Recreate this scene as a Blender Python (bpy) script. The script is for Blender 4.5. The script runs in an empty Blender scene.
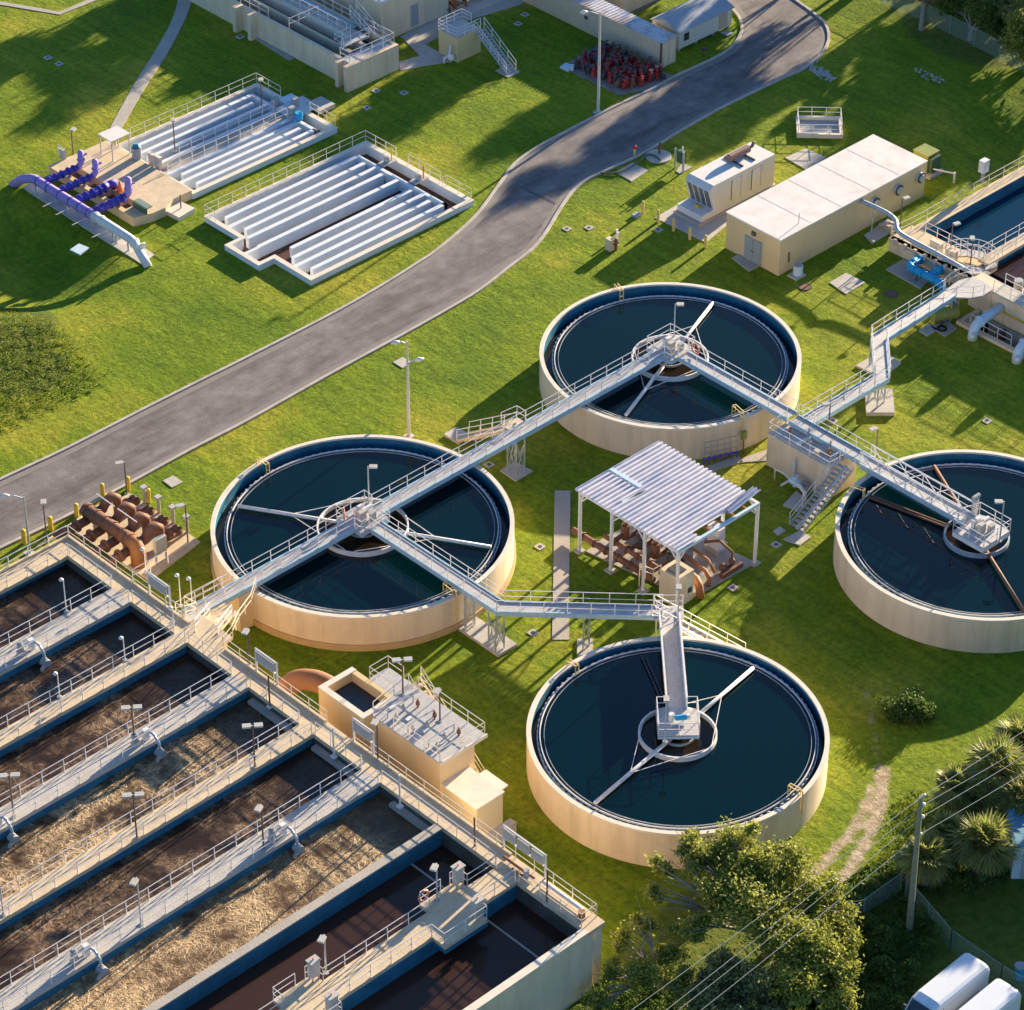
import bpy, math, random
import numpy as np
from math import sin, cos, tan, pi, radians, sqrt, atan2, hypot
from mathutils import Vector, Matrix
from mathutils.geometry import tessellate_polygon
random.seed(7); rng = np.random.default_rng(11)
sc = bpy.context.scene
col = sc.collection
# ------------------------------------------------------------------ camera
FPX, PITCH, ROLL, CAMH, YAW = 3202.526, 0.641027643, 0.00284, 125.9216, radians(43.8)
WPX, HPX = 1024.0, 1010.0
camd = bpy.data.cameras.new('camera'); camo = bpy.data.objects.new('camera', camd); col.objects.link(camo)
sc.camera = camo
camd.sensor_fit = 'HORIZONTAL'; camd.sensor_width = 36.0; camd.lens = 36.0*FPX/WPX
camd.clip_start = 1.0; camd.clip_end = 3000.0
def _basis():
    F = Vector((0, cos(PITCH), -sin(PITCH))); R = Vector((1, 0, 0)); U = R.cross(F)
    R2 = cos(ROLL)*R+sin(ROLL)*U; U2 = -sin(ROLL)*R+cos(ROLL)*U
    M = Matrix.Rotation(-YAW, 3, 'Z')
    return M@F, M@R2, M@U2
CF, CR, CU = _basis()
camo.matrix_world = Matrix(((CR.x, CU.x, -CF.x, 0), (CR.y, CU.y, -CF.y, 0), (CR.z, CU.z, -CF.z, CAMH), (0, 0, 0, 1)))
def at(x, y, z=0.0):
    """world point at height z which the photograph shows at pixel (x, y)"""
    d = CF+CR*((x-WPX/2)/FPX)-CU*((y-HPX/2)/FPX)
    t = (z-CAMH)/d.z
    return Vector((d.x*t, d.y*t, z))
def xy(x, y, z=0.0):
    p = at(x, y, z); return (p.x, p.y)
# ------------------------------------------------------------------ sky, sun, exposure
SUN_AZ, SUN_EL = radians(9.0), radians(13.5)
w = bpy.data.worlds.new('World'); sc.world = w; w.use_nodes = True
nt = w.node_tree; nt.nodes.clear()
sky = nt.nodes.new('ShaderNodeTexSky'); sky.sky_type = 'NISHITA'; sky.sun_disc = False
sky.sun_elevation = SUN_EL; sky.sun_rotation = radians(90)-SUN_AZ; sky.altitude = 20; sky.air_density = 1.0; sky.dust_density = 0.6; sky.ozone_density = 5.0
bg = nt.nodes.new('ShaderNodeBackground'); bg.inputs['Strength'].default_value = 0.075
wo = nt.nodes.new('ShaderNodeOutputWorld')
nt.links.new(sky.outputs[0], bg.inputs[0]); nt.links.new(bg.outputs[0], wo.inputs[0])
sl = bpy.data.lights.new('sun', 'SUN'); sl.energy = 5.0; sl.angle = radians(0.6); sl.color = (1.0, 0.82, 0.56)
so = bpy.data.objects.new('sun', sl); col.objects.link(so)
sdir = Vector((cos(SUN_EL)*cos(SUN_AZ), cos(SUN_EL)*sin(SUN_AZ), sin(SUN_EL)))
so.rotation_euler = sdir.to_track_quat('Z', 'Y').to_euler(); so.location = (200, 120, 80)
sc.view_settings.view_transform = 'Standard'; sc.view_settings.look = 'None'
sc.view_settings.exposure = 1.58; sc.view_settings.gamma = 1.0; sc.view_settings.use_curve_mapping = False
# ------------------------------------------------------------------ materials
def _n(t, ty, **kw):
    n = t.nodes.new(ty)
    for k, v in kw.items(): setattr(n, k, v)
    return n
def mat(name, c, rough=0.7, var=0.12, scale=0.8, metal=0.0, c2=None, c2amt=0.5, c2scale=0.35, bump=0.0, bscale=6.0, spec=0.4, streak=0.0, stretch=None):
    """procedural paint / concrete / metal: base colour with fine variation, stains of a second colour and optional bump"""
    m = bpy.data.materials.new(name); m.use_nodes = True; t = m.node_tree; b = t.nodes['Principled BSDF']
    b.inputs['Roughness'].default_value = rough; b.inputs['Metallic'].default_value = metal
    b.inputs['Specular IOR Level'].default_value = spec
    g = _n(t, 'ShaderNodeNewGeometry')
    mp = _n(t, 'ShaderNodeMapping'); t.links.new(g.outputs['Position'], mp.inputs['Vector'])
    n1 = _n(t, 'ShaderNodeTexNoise'); n1.inputs['Scale'].default_value = scale; n1.inputs['Detail'].default_value = 8; n1.inputs['Roughness'].default_value = 0.65
    t.links.new(mp.outputs[0], n1.inputs['Vector'])
    mr = _n(t, 'ShaderNodeMapRange'); mr.inputs['From Min'].default_value = 0.3; mr.inputs['From Max'].default_value = 0.7
    mr.inputs['To Min'].default_value = 1-var; mr.inputs['To Max'].default_value = 1+var
    t.links.new(n1.outputs['Fac'], mr.inputs['Value'])
    mx = _n(t, 'ShaderNodeMix', data_type='RGBA', blend_type='MULTIPLY'); mx.inputs['Factor'].default_value = 1
    mx.inputs['A'].default_value = (*c, 1)
    cb = _n(t, 'ShaderNodeCombineColor')
    for i in range(3): t.links.new(mr.outputs[0], cb.inputs[i])
    t.links.new(cb.outputs[0], mx.inputs['B'])
    out = mx.outputs['Result']
    if c2 is not None:
        n2 = _n(t, 'ShaderNodeTexNoise'); n2.inputs['Scale'].default_value = c2scale; n2.inputs['Detail'].default_value = 6; n2.inputs['Roughness'].default_value = 0.7
        if streak or stretch:
            m2 = _n(t, 'ShaderNodeMapping'); m2.inputs['Scale'].default_value = stretch or (1, 1, 1-streak); t.links.new(g.outputs['Position'], m2.inputs['Vector']); t.links.new(m2.outputs[0], n2.inputs['Vector'])
        else: t.links.new(g.outputs['Position'], n2.inputs['Vector'])
        r2 = _n(t, 'ShaderNodeMapRange'); r2.inputs['From Min'].default_value = 0.46; r2.inputs['From Max'].default_value = 0.72; r2.inputs['To Max'].default_value = c2amt
        t.links.new(n2.outputs['Fac'], r2.inputs['Value'])
        x2 = _n(t, 'ShaderNodeMix', data_type='RGBA'); t.links.new(r2.outputs[0], x2.inputs['Factor']); t.links.new(out, x2.inputs['A']); x2.inputs['B'].default_value = (*c2, 1)
        out = x2.outputs['Result']
    t.links.new(out, b.inputs['Base Color'])
    if bump:
        n3 = _n(t, 'ShaderNodeTexNoise'); n3.inputs['Scale'].default_value = bscale; n3.inputs['Detail'].default_value = 4
        t.links.new(g.outputs['Position'], n3.inputs['Vector'])
        bp = _n(t, 'ShaderNodeBump'); bp.inputs['Strength'].default_value = bump; bp.inputs['Distance'].default_value = 0.05
        t.links.new(n3.outputs['Fac'], bp.inputs['Height']); t.links.new(bp.outputs[0], b.inputs['Normal'])
    return m
CREAM = mat('cream_paint', (.80, .64, .46), .75, .07, .6, c2=(.42, .31, .20), c2amt=.42, c2scale=1.1, streak=.9)
CREAMT = mat('cream_rim', (.78, .69, .57), .7, .07, 1.5, c2=(.5, .42, .34), c2amt=.35, c2scale=1.2)
BAND = mat('ochre_band', (.55, .38, .19), .8, .1, 1.0)
TANWALL = mat('tan_paint', (.76, .56, .31), .75, .05, .7, c2=(.5, .35, .2), c2amt=.25, c2scale=.6, streak=.7)
SHADEBLUE = mat('shade_blue_wall', (.03, .17, .27), .5, .25, .9, c2=(.015, .07, .13), c2amt=.6, c2scale=.9, streak=.75)  # blue of the shaded inner walls, put into their colour
DARKLINER = mat('dark_wet_liner', (.018, .035, .055), .35, .3, 1.2)
CONC = mat('concrete', (.46, .41, .35), .85, .14, 1.2, c2=(.27, .23, .20), c2amt=.5, c2scale=.6, bump=.3)
CONCL = mat('light_concrete', (.52, .48, .43), .85, .12, 1.4, c2=(.38, .33, .28), c2amt=.5, c2scale=.8, bump=.25)
DECK = mat('tan_walkway_concrete', (.66, .52, .35), .8, .12, 1.6, c2=(.42, .32, .22), c2amt=.45, c2scale=1.1, bump=.2)
PALEC = mat('shade_tinted_white', (.72, .76, .80), .7, .06, .8, c2=(.55, .52, .5), c2amt=.3, c2scale=.9, streak=.6)  # white walls; the bluish sky shade on them is mixed into the colour
WHITE = mat('white_painted_metal', (.80, .76, .74), .45, .06, 2.0, c2=(.5, .40, .33), c2amt=.25, c2scale=2.5)
GALV = mat('galvanised_steel', (.50, .53, .57), .45, .15, 3.0, metal=.35)
GRATE = mat('aluminium_grating', (.52, .50, .49), .55, .2, 4.0, metal=.2, c2=(.35, .30, .27), c2amt=.4, c2scale=2)
GIRD = mat('shade_blue_girder', (.36, .52, .64), .5, .12, 1.5)  # galvanised girders, coloured with the blue of their shaded sides
GREYM = mat('grey_equipment', (.36, .37, .38), .5, .12, 3)
DARKM = mat('dark_steel', (.07, .07, .075), .5, .2, 3)
BRONZE = mat('dark_bronze_pole', (.14, .11, .10), .5, .15, 3)
LAMPH = mat('lamp_head_grey', (.50, .48, .44), .5, .1, 3)
RUST = mat('rusty_pipe', (.22, .10, .06), .7, .3, 1.6, c2=(.13, .06, .045), c2amt=.6, c2scale=1.6, bump=.3)
RUSTO = mat('orange_brown_pipe', (.33, .14, .055), .6, .15, 1.0, c2=(.28, .12, .06), c2amt=.5, c2scale=.9)
PURP = mat('lilac_pipe', (.38, .26, .60), .65, .12, 2)
PURPB = mat('violet_blue_pipe', (.075, .07, .42), .6, .25, 2, c2=(.2, .09, .42), c2amt=.7, c2scale=1.5)
CYAN = mat('cyan_pipe', (.02, .37, .68), .6, .1, 2)
PBLUE = mat('pale_blue_pipe', (.56, .70, .80), .45, .08, 2)
YEL = mat('yellow_paint', (.72, .50, .06), .5, .12, 4, c2=(.45, .3, .08), c2amt=.4, c2scale=3)
YELH = mat('yellow_tube', (.78, .55, .20), .5, .1, 4)
ORANGE = mat('orange_paint', (.75, .16, .05), .5, .1, 3)
REDM = mat('red_enamel', (.42, .03, .025), .45, .3, 5, c2=(.12, .02, .02), c2amt=.6, c2scale=3)
OLIVE = mat('olive_green_metal', (.26, .29, .07), .5, .08, 2)
DKGREEN = mat('dark_green_metal', (.06, .12, .07), .5, .1, 2)
ROOFW = mat('white_membrane_roof', (.76, .71, .68), .8, .05, .5, c2=(.52, .44, .36), c2amt=.5, c2scale=.9)
BROWNF = mat('brown_basin_floor', (.09, .035, .02), .5, .3, 1.5)
ASPH = mat('asphalt', (.20, .175, .17), .85, .35, .7, c2=(.06, .055, .055), c2amt=.9, c2scale=.30, bump=.35, bscale=14, stretch=(.28, 1.5, 1))
GUTTER = mat('gutter_concrete', (.24, .215, .20), .85, .15, .9, c2=(.16, .14, .13), c2amt=.5, c2scale=.5)
KERB = mat('kerb_concrete', (.50, .45, .40), .85, .12, 1.5, c2=(.2, .17, .15), c2amt=.5, c2scale=.8)
WOOD = mat('weathered_pole_wood', (.26, .25, .17), .85, .2, 4)
GLASS = mat('dark_glass', (.02, .03, .04), .1, .1, 1, spec=.8)
VANW = mat('white_van_paint', (.75, .78, .82), .3, .03, 2, spec=.6)
RUBBER = mat('black_rubber', (.02, .02, .02), .8, .1, 4)
def corrugated(name, ca, cb, period, axis, c3=None):
    m = mat(name, ca, .5, .06, 1.5); t = m.node_tree; b = t.nodes['Principled BSDF']
    g = _n(t, 'ShaderNodeNewGeometry'); s = _n(t, 'ShaderNodeSeparateXYZ'); t.links.new(g.outputs['Position'], s.inputs[0])
    return m
# foliage / ground ---------------------------------------------------
def leafmat(name, ca, cb, trans=0.25, cc=None):
    m = bpy.data.materials.new(name); m.use_nodes = True; t = m.node_tree; b = t.nodes['Principled BSDF']
    oi = _n(t, 'ShaderNodeNewGeometry')
    n = _n(t, 'ShaderNodeTexNoise'); n.inputs['Scale'].default_value = 0.9; n.inputs['Detail'].default_value = 5
    t.links.new(oi.outputs['Position'], n.inputs['Vector'])
    ad = _n(t, 'ShaderNodeMath', operation='ADD'); ml = _n(t, 'ShaderNodeMath', operation='MULTIPLY'); ml.inputs[1].default_value = .6
    t.links.new(oi.outputs['Random Per Island'], ml.inputs[0]); t.links.new(ml.outputs[0], ad.inputs[0]); t.links.new(n.outputs['Fac'], ad.inputs[1])
    cr = _n(t, 'ShaderNodeValToRGB'); cr.color_ramp.elements[0].position = .4; cr.color_ramp.elements[1].position = 1.05
    cr.color_ramp.elements[0].color = (*ca, 1); cr.color_ramp.elements[1].color = (*cb, 1)
    if cc: e = cr.color_ramp.elements.new(.98); e.color = (*cc, 1)
    t.links.new(ad.outputs[0], cr.inputs['Fac']); t.links.new(cr.outputs['Color'], b.inputs['Base Color'])
    b.inputs['Roughness'].default_value = .55; b.inputs['Specular IOR Level'].default_value = .3
    tr = _n(t, 'ShaderNodeBsdfTranslucent'); t.links.new(cr.outputs['Color'], tr.inputs['Color'])
    mx = _n(t, 'ShaderNodeMixShader'); mx.inputs[0].default_value = trans
    o = t.nodes['Material Output']; t.links.new(b.outputs[0], mx.inputs[1]); t.links.new(tr.outputs[0], mx.inputs[2]); t.links.new(mx.outputs[0], o.inputs['Surface'])
    return m
LEAF = leafmat('oak_leaves', (.13, .17, .018), (.42, .43, .09), .42)
LEAFD = leafmat('dark_leaves', (.055, .10, .015), (.16, .24, .045), .38)
LEAFG = leafmat('grey_green_leaves', (.10, .12, .035), (.30, .31, .12), .35)
PALM = leafmat('palm_fronds', (.10, .17, .025), (.36, .42, .09), .4, cc=(.38, .34, .13))
PALMDRY = leafmat('dry_palm_fronds', (.12, .07, .03), (.26, .17, .09))
WEED = leafmat('weed_leaves', (.08, .16, .012), (.28, .30, .04), .42)
GRASSB = leafmat('grass_tuft_blades', (.07, .12, .008), (.20, .24, .018), .35)
BARK = mat('pale_bark', (.30, .26, .21), .9, .25, 4)
def grass():
    m = bpy.data.materials.new('lawn_grass'); m.use_nodes = True; t = m.node_tree; b = t.nodes['Principled BSDF']
    g = _n(t, 'ShaderNodeNewGeometry')
    def noise(s, d=6, r=.6, vec=None):
        n = _n(t, 'ShaderNodeTexNoise'); n.inputs['Scale'].default_value = s; n.inputs['Detail'].default_value = d; n.inputs['Roughness'].default_value = r
        t.links.new(vec or g.outputs['Position'], n.inputs['Vector']); return n.outputs['Fac']
    def ramp(f, *st):
        c = _n(t, 'ShaderNodeValToRGB'); e = c.color_ramp.elements
        e[0].position, e[0].color = st[0][0], (*st[0][1], 1); e[1].position, e[1].color = st[-1][0], (*st[-1][1], 1)
        for p, q in st[1:-1]: x = e.new(p); x.color = (*q, 1)
        t.links.new(f, c.inputs['Fac']); return c.outputs['Color']
    def mix(f, a, bb, bt='MIX'):
        x = _n(t, 'ShaderNodeMix', data_type='RGBA', blend_type=bt)
        if isinstance(f, float): x.inputs['Factor'].default_value = f
        else: t.links.new(f, x.inputs['Factor'])
        for k, v in (('A', a), ('B', bb)):
            if isinstance(v, tuple): x.inputs[k].default_value = (*v, 1)
            else: t.links.new(v, x.inputs[k])
        return x.outputs['Result']
    big = ramp(noise(.09, 5, .6), (.30, (.10, .175, .008)), (.50, (.185, .24, .011)), (.66, (.32, .30, .028)))
    fine = ramp(noise(2.6, 8, .75), (.30, (.45, .52, .45)), (.52, (.97, 1.0, .95)), (.74, (1.5, 1.42, 1.25)))
    c = mix(1.0, big, fine, 'MULTIPLY')
    mp = _n(t, 'ShaderNodeMapping'); mp.inputs['Rotation'].default_value = (0, 0, radians(25)); mp.inputs['Scale'].default_value = (1.3, .22, 1); t.links.new(g.outputs['Position'], mp.inputs['Vector'])
    st = ramp(noise(1.1, 5, .6, mp.outputs[0]), (.35, (.80, .84, .8)), (.65, (1.22, 1.18, 1.1)))
    c = mix(1.0, c, st, 'MULTIPLY')
    at_ = _n(t, 'ShaderNodeAttribute', attribute_name='dirt'); 
    ds = _n(t, 'ShaderNodeMath', operation='ADD'); t.links.new(at_.outputs['Fac'], ds.inputs[0]); 
    nn = _n(t, 'ShaderNodeMath', operation='MULTIPLY_ADD'); t.links.new(noise(1.1, 8, .75), nn.inputs[0]); nn.inputs[1].default_value = 1.6; nn.inputs[2].default_value = -1.05
    t.links.new(nn.outputs[0], ds.inputs[1])
    ms = _n(t, 'ShaderNodeMapRange'); ms.inputs['From Min'].default_value = .25; ms.inputs['From Max'].default_value = .6; t.links.new(ds.outputs[0], ms.inputs['Value'])
    dirt = ramp(noise(1.6, 6), (.35, (.34, .25, .16)), (.65, (.56, .46, .34)))
    c = mix(ms.outputs[0], c, dirt)
    a2 = _n(t, 'ShaderNodeAttribute', attribute_name='rough_grass')
    m2 = _n(t, 'ShaderNodeMapRange'); m2.inputs['From Min'].default_value = .3; m2.inputs['From Max'].default_value = .7; t.links.new(a2.outputs['Fac'], m2.inputs['Value'])
    c = mix(m2.outputs[0], c, ramp(noise(1.5, 6), (.35, (.07, .12, .012)), (.7, (.17, .18, .03))))
    t.links.new(c, b.inputs['Base Color']); b.inputs['Roughness'].default_value = .9; b.inputs['Specular IOR Level'].default_value = .15
    h = _n(t, 'ShaderNodeMath', operation='MULTIPLY_ADD'); t.links.new(noise(3.2, 7, .7), h.inputs[0]); h.inputs[1].default_value = 1.0
    h2 = _n(t, 'ShaderNodeMath', operation='MULTIPLY'); t.links.new(noise(.7, 3), h2.inputs[0]); h2.inputs[1].default_value = 1.3; t.links.new(h2.outputs[0], h.inputs[2])
    bp = _n(t, 'ShaderNodeBump'); bp.inputs['Strength'].default_value = .9; bp.inputs['Distance'].default_value = .10
    t.links.new(h.outputs[0], bp.inputs['Height']); t.links.new(bp.outputs[0], b.inputs['Normal'])
    return m
GRASS = grass()
def watermat(name, base, rough=.03, foam=None, lo=.5, hi=.62, fs=.9, bump=.02, bs=1.2, spec=.5, amt=(.8, .1), calm=(87, 82)):
    m = bpy.data.materials.new(name); m.use_nodes = True; t = m.node_tree; b = t.nodes['Principled BSDF']
    b.inputs['Base Color'].default_value = (*base, 1); b.inputs['Roughness'].default_value = rough; b.inputs['IOR'].default_value = 1.33
    b.inputs['Specular IOR Level'].default_value = spec
    g = _n(t, 'ShaderNodeNewGeometry')
    n3 = _n(t, 'ShaderNodeTexNoise'); n3.inputs['Scale'].default_value = bs; n3.inputs['Detail'].default_value = 3; t.links.new(g.outputs['Position'], n3.inputs['Vector'])
    bp = _n(t, 'ShaderNodeBump'); bp.inputs['Strength'].default_value = bump; bp.inputs['Distance'].default_value = .1
    hsrc = n3.outputs['Fac']
    if foam:
        wn = _n(t, 'ShaderNodeTexNoise'); wn.inputs['Scale'].default_value = fs*.8; wn.inputs['Detail'].default_value = 5; t.links.new(g.outputs['Position'], wn.inputs['Vector'])
        vm = _n(t, 'ShaderNodeVectorMath', operation='MULTIPLY_ADD'); t.links.new(wn.outputs['Color'], vm.inputs[0]); vm.inputs[1].default_value = (.8, .8, 0); t.links.new(g.outputs['Position'], vm.inputs[2])
        def mth(op, x, y=None, z=None):
            q = _n(t, 'ShaderNodeMath', operation=op)
            for i_, v_ in enumerate((x, y, z)):
                if v_ is None: continue
                if isinstance(v_, (int, float)): q.inputs[i_].default_value = v_
                else: t.links.new(v_, q.inputs[i_])
            return q.outputs[0]
        def vein(sc_, d_, wd, dist):
            r_ = _n(t, 'ShaderNodeTexNoise'); r_.inputs['Scale'].default_value = sc_; r_.inputs['Detail'].default_value = d_; r_.inputs['Roughness'].default_value = .5; r_.inputs['Distortion'].default_value = dist; t.links.new(vm.outputs[0], r_.inputs['Vector'])
            q = _n(t, 'ShaderNodeMapRange', interpolation_type='SMOOTHSTEP'); q.inputs['From Min'].default_value = 0; q.inputs['From Max'].default_value = wd; q.inputs['To Min'].default_value = 1; q.inputs['To Max'].default_value = 0
            t.links.new(mth('ABSOLUTE', mth('SUBTRACT', r_.outputs['Fac'], .5)), q.inputs['Value']); return q.outputs[0]
        v_ = mth('MAXIMUM', mth('MULTIPLY', vein(fs*.55, 6, .06, 1.1), .95), mth('MAXIMUM', mth('MULTIPLY', vein(fs*1.3, 6, .07, 1.2), .75), mth('MULTIPLY', vein(fs*3.4, 6, .09, .8), .45)))
        pn = _n(t, 'ShaderNodeTexNoise'); pn.inputs['Scale'].default_value = fs*.32; pn.inputs['Detail'].default_value = 7; pn.inputs['Roughness'].default_value = .65; t.links.new(g.outputs['Position'], pn.inputs['Vector'])
        mk = _n(t, 'ShaderNodeMapRange', interpolation_type='SMOOTHSTEP'); mk.inputs['From Min'].default_value = lo; mk.inputs['From Max'].default_value = hi; t.links.new(pn.outputs['Fac'], mk.inputs['Value'])
        sx_ = _n(t, 'ShaderNodeSeparateXYZ'); t.links.new(g.outputs['Position'], sx_.inputs[0]); cz = _n(t, 'ShaderNodeMapRange', interpolation_type='SMOOTHSTEP'); cz.inputs['From Min'].default_value = calm[0]; cz.inputs['From Max'].default_value = calm[1]; cz.inputs['To Min'].default_value = 0.12; t.links.new(sx_.outputs['X'], cz.inputs['Value'])
        mk_ = mth('MULTIPLY', mk.outputs[0], cz.outputs[0]); hf = _n(t, 'ShaderNodeTexNoise'); hf.inputs['Scale'].default_value = 5; hf.inputs['Detail'].default_value = 5; t.links.new(g.outputs['Position'], hf.inputs['Vector'])
        s2 = _n(t, 'ShaderNodeMath', operation='MULTIPLY_ADD'); t.links.new(mth('MULTIPLY', mk_, amt[0]), s2.inputs[0]); t.links.new(mth('MULTIPLY', v_, mth('MULTIPLY_ADD', hf.outputs['Fac'], 1.5, .2)), s2.inputs[1]); t.links.new(mth('MULTIPLY', mk_, mth('MULTIPLY', hf.outputs['Fac'], amt[1]*2)), s2.inputs[2])
        fr = _n(t, 'ShaderNodeMapRange'); t.links.new(s2.outputs[0], fr.inputs['Value'])
        mx = _n(t, 'ShaderNodeMix', data_type='RGBA'); t.links.new(fr.outputs[0], mx.inputs['Factor']); mx.inputs['A'].default_value = (*base, 1); mx.inputs['B'].default_value = (*foam, 1)
        t.links.new(mx.outputs['Result'], b.inputs['Base Color'])
        rr = _n(t, 'ShaderNodeMapRange'); rr.inputs['To Min'].default_value = rough; rr.inputs['To Max'].default_value = .7; t.links.new(fr.outputs[0], rr.inputs['Value']); t.links.new(rr.outputs[0], b.inputs['Roughness'])
        hsrc = s2.outputs[0]
    t.links.new(hsrc, bp.inputs['Height']); t.links.new(bp.outputs[0], b.inputs['Normal'])
    return m
# ------------------------------------------------------------------ mesh building
class MB:
    def __init__(s): s.v = []; s.f = []
    def add(s, vs, fs):
        o = len(s.v); s.v.extend([tuple(p) for p in vs]); s.f.extend([tuple(i+o for i in f) for f in fs]); return s
    def box(s, x0, y0, z0, x1, y1, z1):
        x0, x1 = min(x0, x1), max(x0, x1); y0, y1 = min(y0, y1), max(y0, y1); z0, z1 = min(z0, z1), max(z0, z1)
        return s.add([(x0, y0, z0), (x1, y0, z0), (x1, y1, z0), (x0, y1, z0), (x0, y0, z1), (x1, y0, z1), (x1, y1, z1), (x0, y1, z1)],
                     [(3, 2, 1, 0), (4, 5, 6, 7), (0, 1, 5, 4), (1, 2, 6, 5), (2, 3, 7, 6), (3, 0, 4, 7)])
    def obox(s, c, ax, ay, az):
        """oriented box: centre and three half-axis vectors"""
        c, ax, ay, az = map(Vector, (c, ax, ay, az)); vs = []
        for k in (-1, 1):
            for i, j in ((-1, -1), (1, -1), (1, 1), (-1, 1)): vs.append(c+i*ax+j*ay+k*az)
        return s.add(vs, [(3, 2, 1, 0), (4, 5, 6, 7), (0, 1, 5, 4), (1, 2, 6, 5), (2, 3, 7, 6), (3, 0, 4, 7)])
    def prism(s, pts, z0, z1):
        """vertical prism over a plan polygon"""
        n = len(pts); a = sum(pts[i][0]*pts[(i+1) % n][1]-pts[(i+1) % n][0]*pts[i][1] for i in range(n))
        if a < 0: pts = pts[::-1]
        vs = [(p[0], p[1], z0) for p in pts]+[(p[0], p[1], z1) for p in pts]
        tri = tessellate_polygon([[Vector((p[0], p[1], 0)) for p in pts]])
        fs = []
        for t_ in tri:
            a_, b_, c_ = t_; cr = (pts[b_][0]-pts[a_][0])*(pts[c_][1]-pts[a_][1])-(pts[b_][1]-pts[a_][1])*(pts[c_][0]-pts[a_][0])
            if cr < 0: a_, b_ = b_, a_
            fs.append((a_+n, b_+n, c_+n)); fs.append((c_, b_, a_))
        fs += [(i, (i+1) % n, (i+1) % n+n, i+n) for i in range(n)]
        return s.add(vs, fs)
    def tube(s, pts, r, k=6, caps=True):
        pts = [Vector(p) for p in pts]; n = len(pts)
        rs = r if isinstance(r, (list, tuple)) else [r]*n
        vs = []; up = None
        for i, p in enumerate(pts):
            if i == 0: d = pts[1]-pts[0]
            elif i == n-1: d = pts[-1]-pts[-2]
            else: d = (pts[i+1]-pts[i]).normalized()+(pts[i]-pts[i-1]).normalized()
            if d.length < 1e-9: d = Vector((0, 0, 1))
            d.normalize()
            if up is None:
                up = Vector((0, 0, 1)) if abs(d.z) < .9 else Vector((1, 0, 0))
            a = up-d*up.dot(d)
            if a.length < 1e-6: a = Vector((1, 0, 0)).cross(d)
            a.normalize(); b = d.cross(a); up = a
            for j in range(k):
                th = 2*pi*(j+.5)/k; vs.append(p+a*(rs[i]*cos(th))+b*(rs[i]*sin(th)))
        fs = []
        for i in range(n-1):
            for j in range(k):
                q = (j+1) % k; fs.append((i*k+j, i*k+q, (i+1)*k+q, (i+1)*k+j))
        if caps: fs.append(tuple(range(k))[::-1]); fs.append(tuple((n-1)*k+j for j in range(k)))
        return s.add(vs, fs)
    def cyl(s, p0, p1, r, r1=None, k=12): return s.tube([p0, p1], [r, r if r1 is None else r1], k)
    def ring(s, cx, cy, ro, ri, z0, z1, k=128, a0=0, a1=2*pi):
        full = abs(a1-a0-2*pi) < 1e-6; n = k if full else k+1; vs = []
        for i in range(n):
            th = a0+(a1-a0)*i/k; c, sn = cos(th), sin(th)
            vs += [(cx+ro*c, cy+ro*sn, z0), (cx+ro*c, cy+ro*sn, z1), (cx+ri*c, cy+ri*sn, z1), (cx+ri*c, cy+ri*sn, z0)]
        fs = []
        for i in range(k):
            q = (i+1) % n; a, b = i*4, q*4
            fs += [(a, b, b+1, a+1), (a+1, b+1, b+2, a+2), (a+2, b+2, b+3, a+3), (a+3, b+3, b, a)]
        if not full: fs += [(0, 1, 2, 3), ((n-1)*4+3, (n-1)*4+2, (n-1)*4+1, (n-1)*4)]
        return s.add(vs, fs)
    def disc(s, cx, cy, r, z, k=96): return s.add([(cx+r*cos(2*pi*i/k), cy+r*sin(2*pi*i/k), z) for i in range(k)], [tuple(range(k))])
    def ball(s, c, r, k=8, sz=1.0):
        vs = [(c[0], c[1], c[2]+r*sz)]; m = k//2
        for i in range(1, m):
            ph = pi*i/m
            for j in range(k): th = 2*pi*j/k; vs.append((c[0]+r*sin(ph)*cos(th), c[1]+r*sin(ph)*sin(th), c[2]+r*sz*cos(ph)))
        vs.append((c[0], c[1], c[2]-r*sz)); fs = [(0, 1+j, 1+(j+1) % k) for j in range(k)]
        for i in range(m-2):
            for j in range(k): fs.append((1+i*k+j, 1+(i+1)*k+j, 1+(i+1)*k+(j+1) % k, 1+i*k+(j+1) % k))
        b = len(vs)-1; o = 1+(m-2)*k; fs += [(b, o+(j+1) % k, o+j) for j in range(k)]
        return s.add(vs, fs)
    def build(s, name, m, parent=None, smooth=False, origin=None):
        ox, oy, oz = (0, 0, 0)
        if parent is not None:
            q = parent
            while q is not None: ox += q.location.x; oy += q.location.y; oz += q.location.z; q = q.parent
        loc = (0, 0, 0)
        if origin is not None: loc = (origin[0]-ox, origin[1]-oy, origin[2]-oz); ox, oy, oz = origin
        elif parent is None and s.v:
            a = np.array(s.v); c = a.mean(0); loc = (float(c[0]), float(c[1]), float(a[:, 2].min())); ox, oy, oz = loc
        me = bpy.data.meshes.new(name); me.from_pydata([(x-ox, y-oy, z-oz) for x, y, z in s.v], [], s.f)
        if smooth:
            me.polygons.foreach_set('use_smooth', [True]*len(me.polygons))
        me.materials.append(m); me.update()
        o = bpy.data.objects.new(name, me); o.location = loc; col.objects.link(o)
        if parent is not None: o.parent = parent
        return o
def tag(o, label=None, cat=None, group=None, kind=None):
    if label: o['label'] = label
    if cat: o['category'] = cat
    if group: o['group'] = group
    if kind: o['kind'] = kind
    return o
def thing(name, label, cat, loc, group=None):
    o = bpy.data.objects.new(name, None); o.empty_display_size = .5; col.objects.link(o); o.location = (loc[0], loc[1], loc[2] if len(loc) > 2 else 0)
    return tag(o, label, cat, group)
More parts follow.
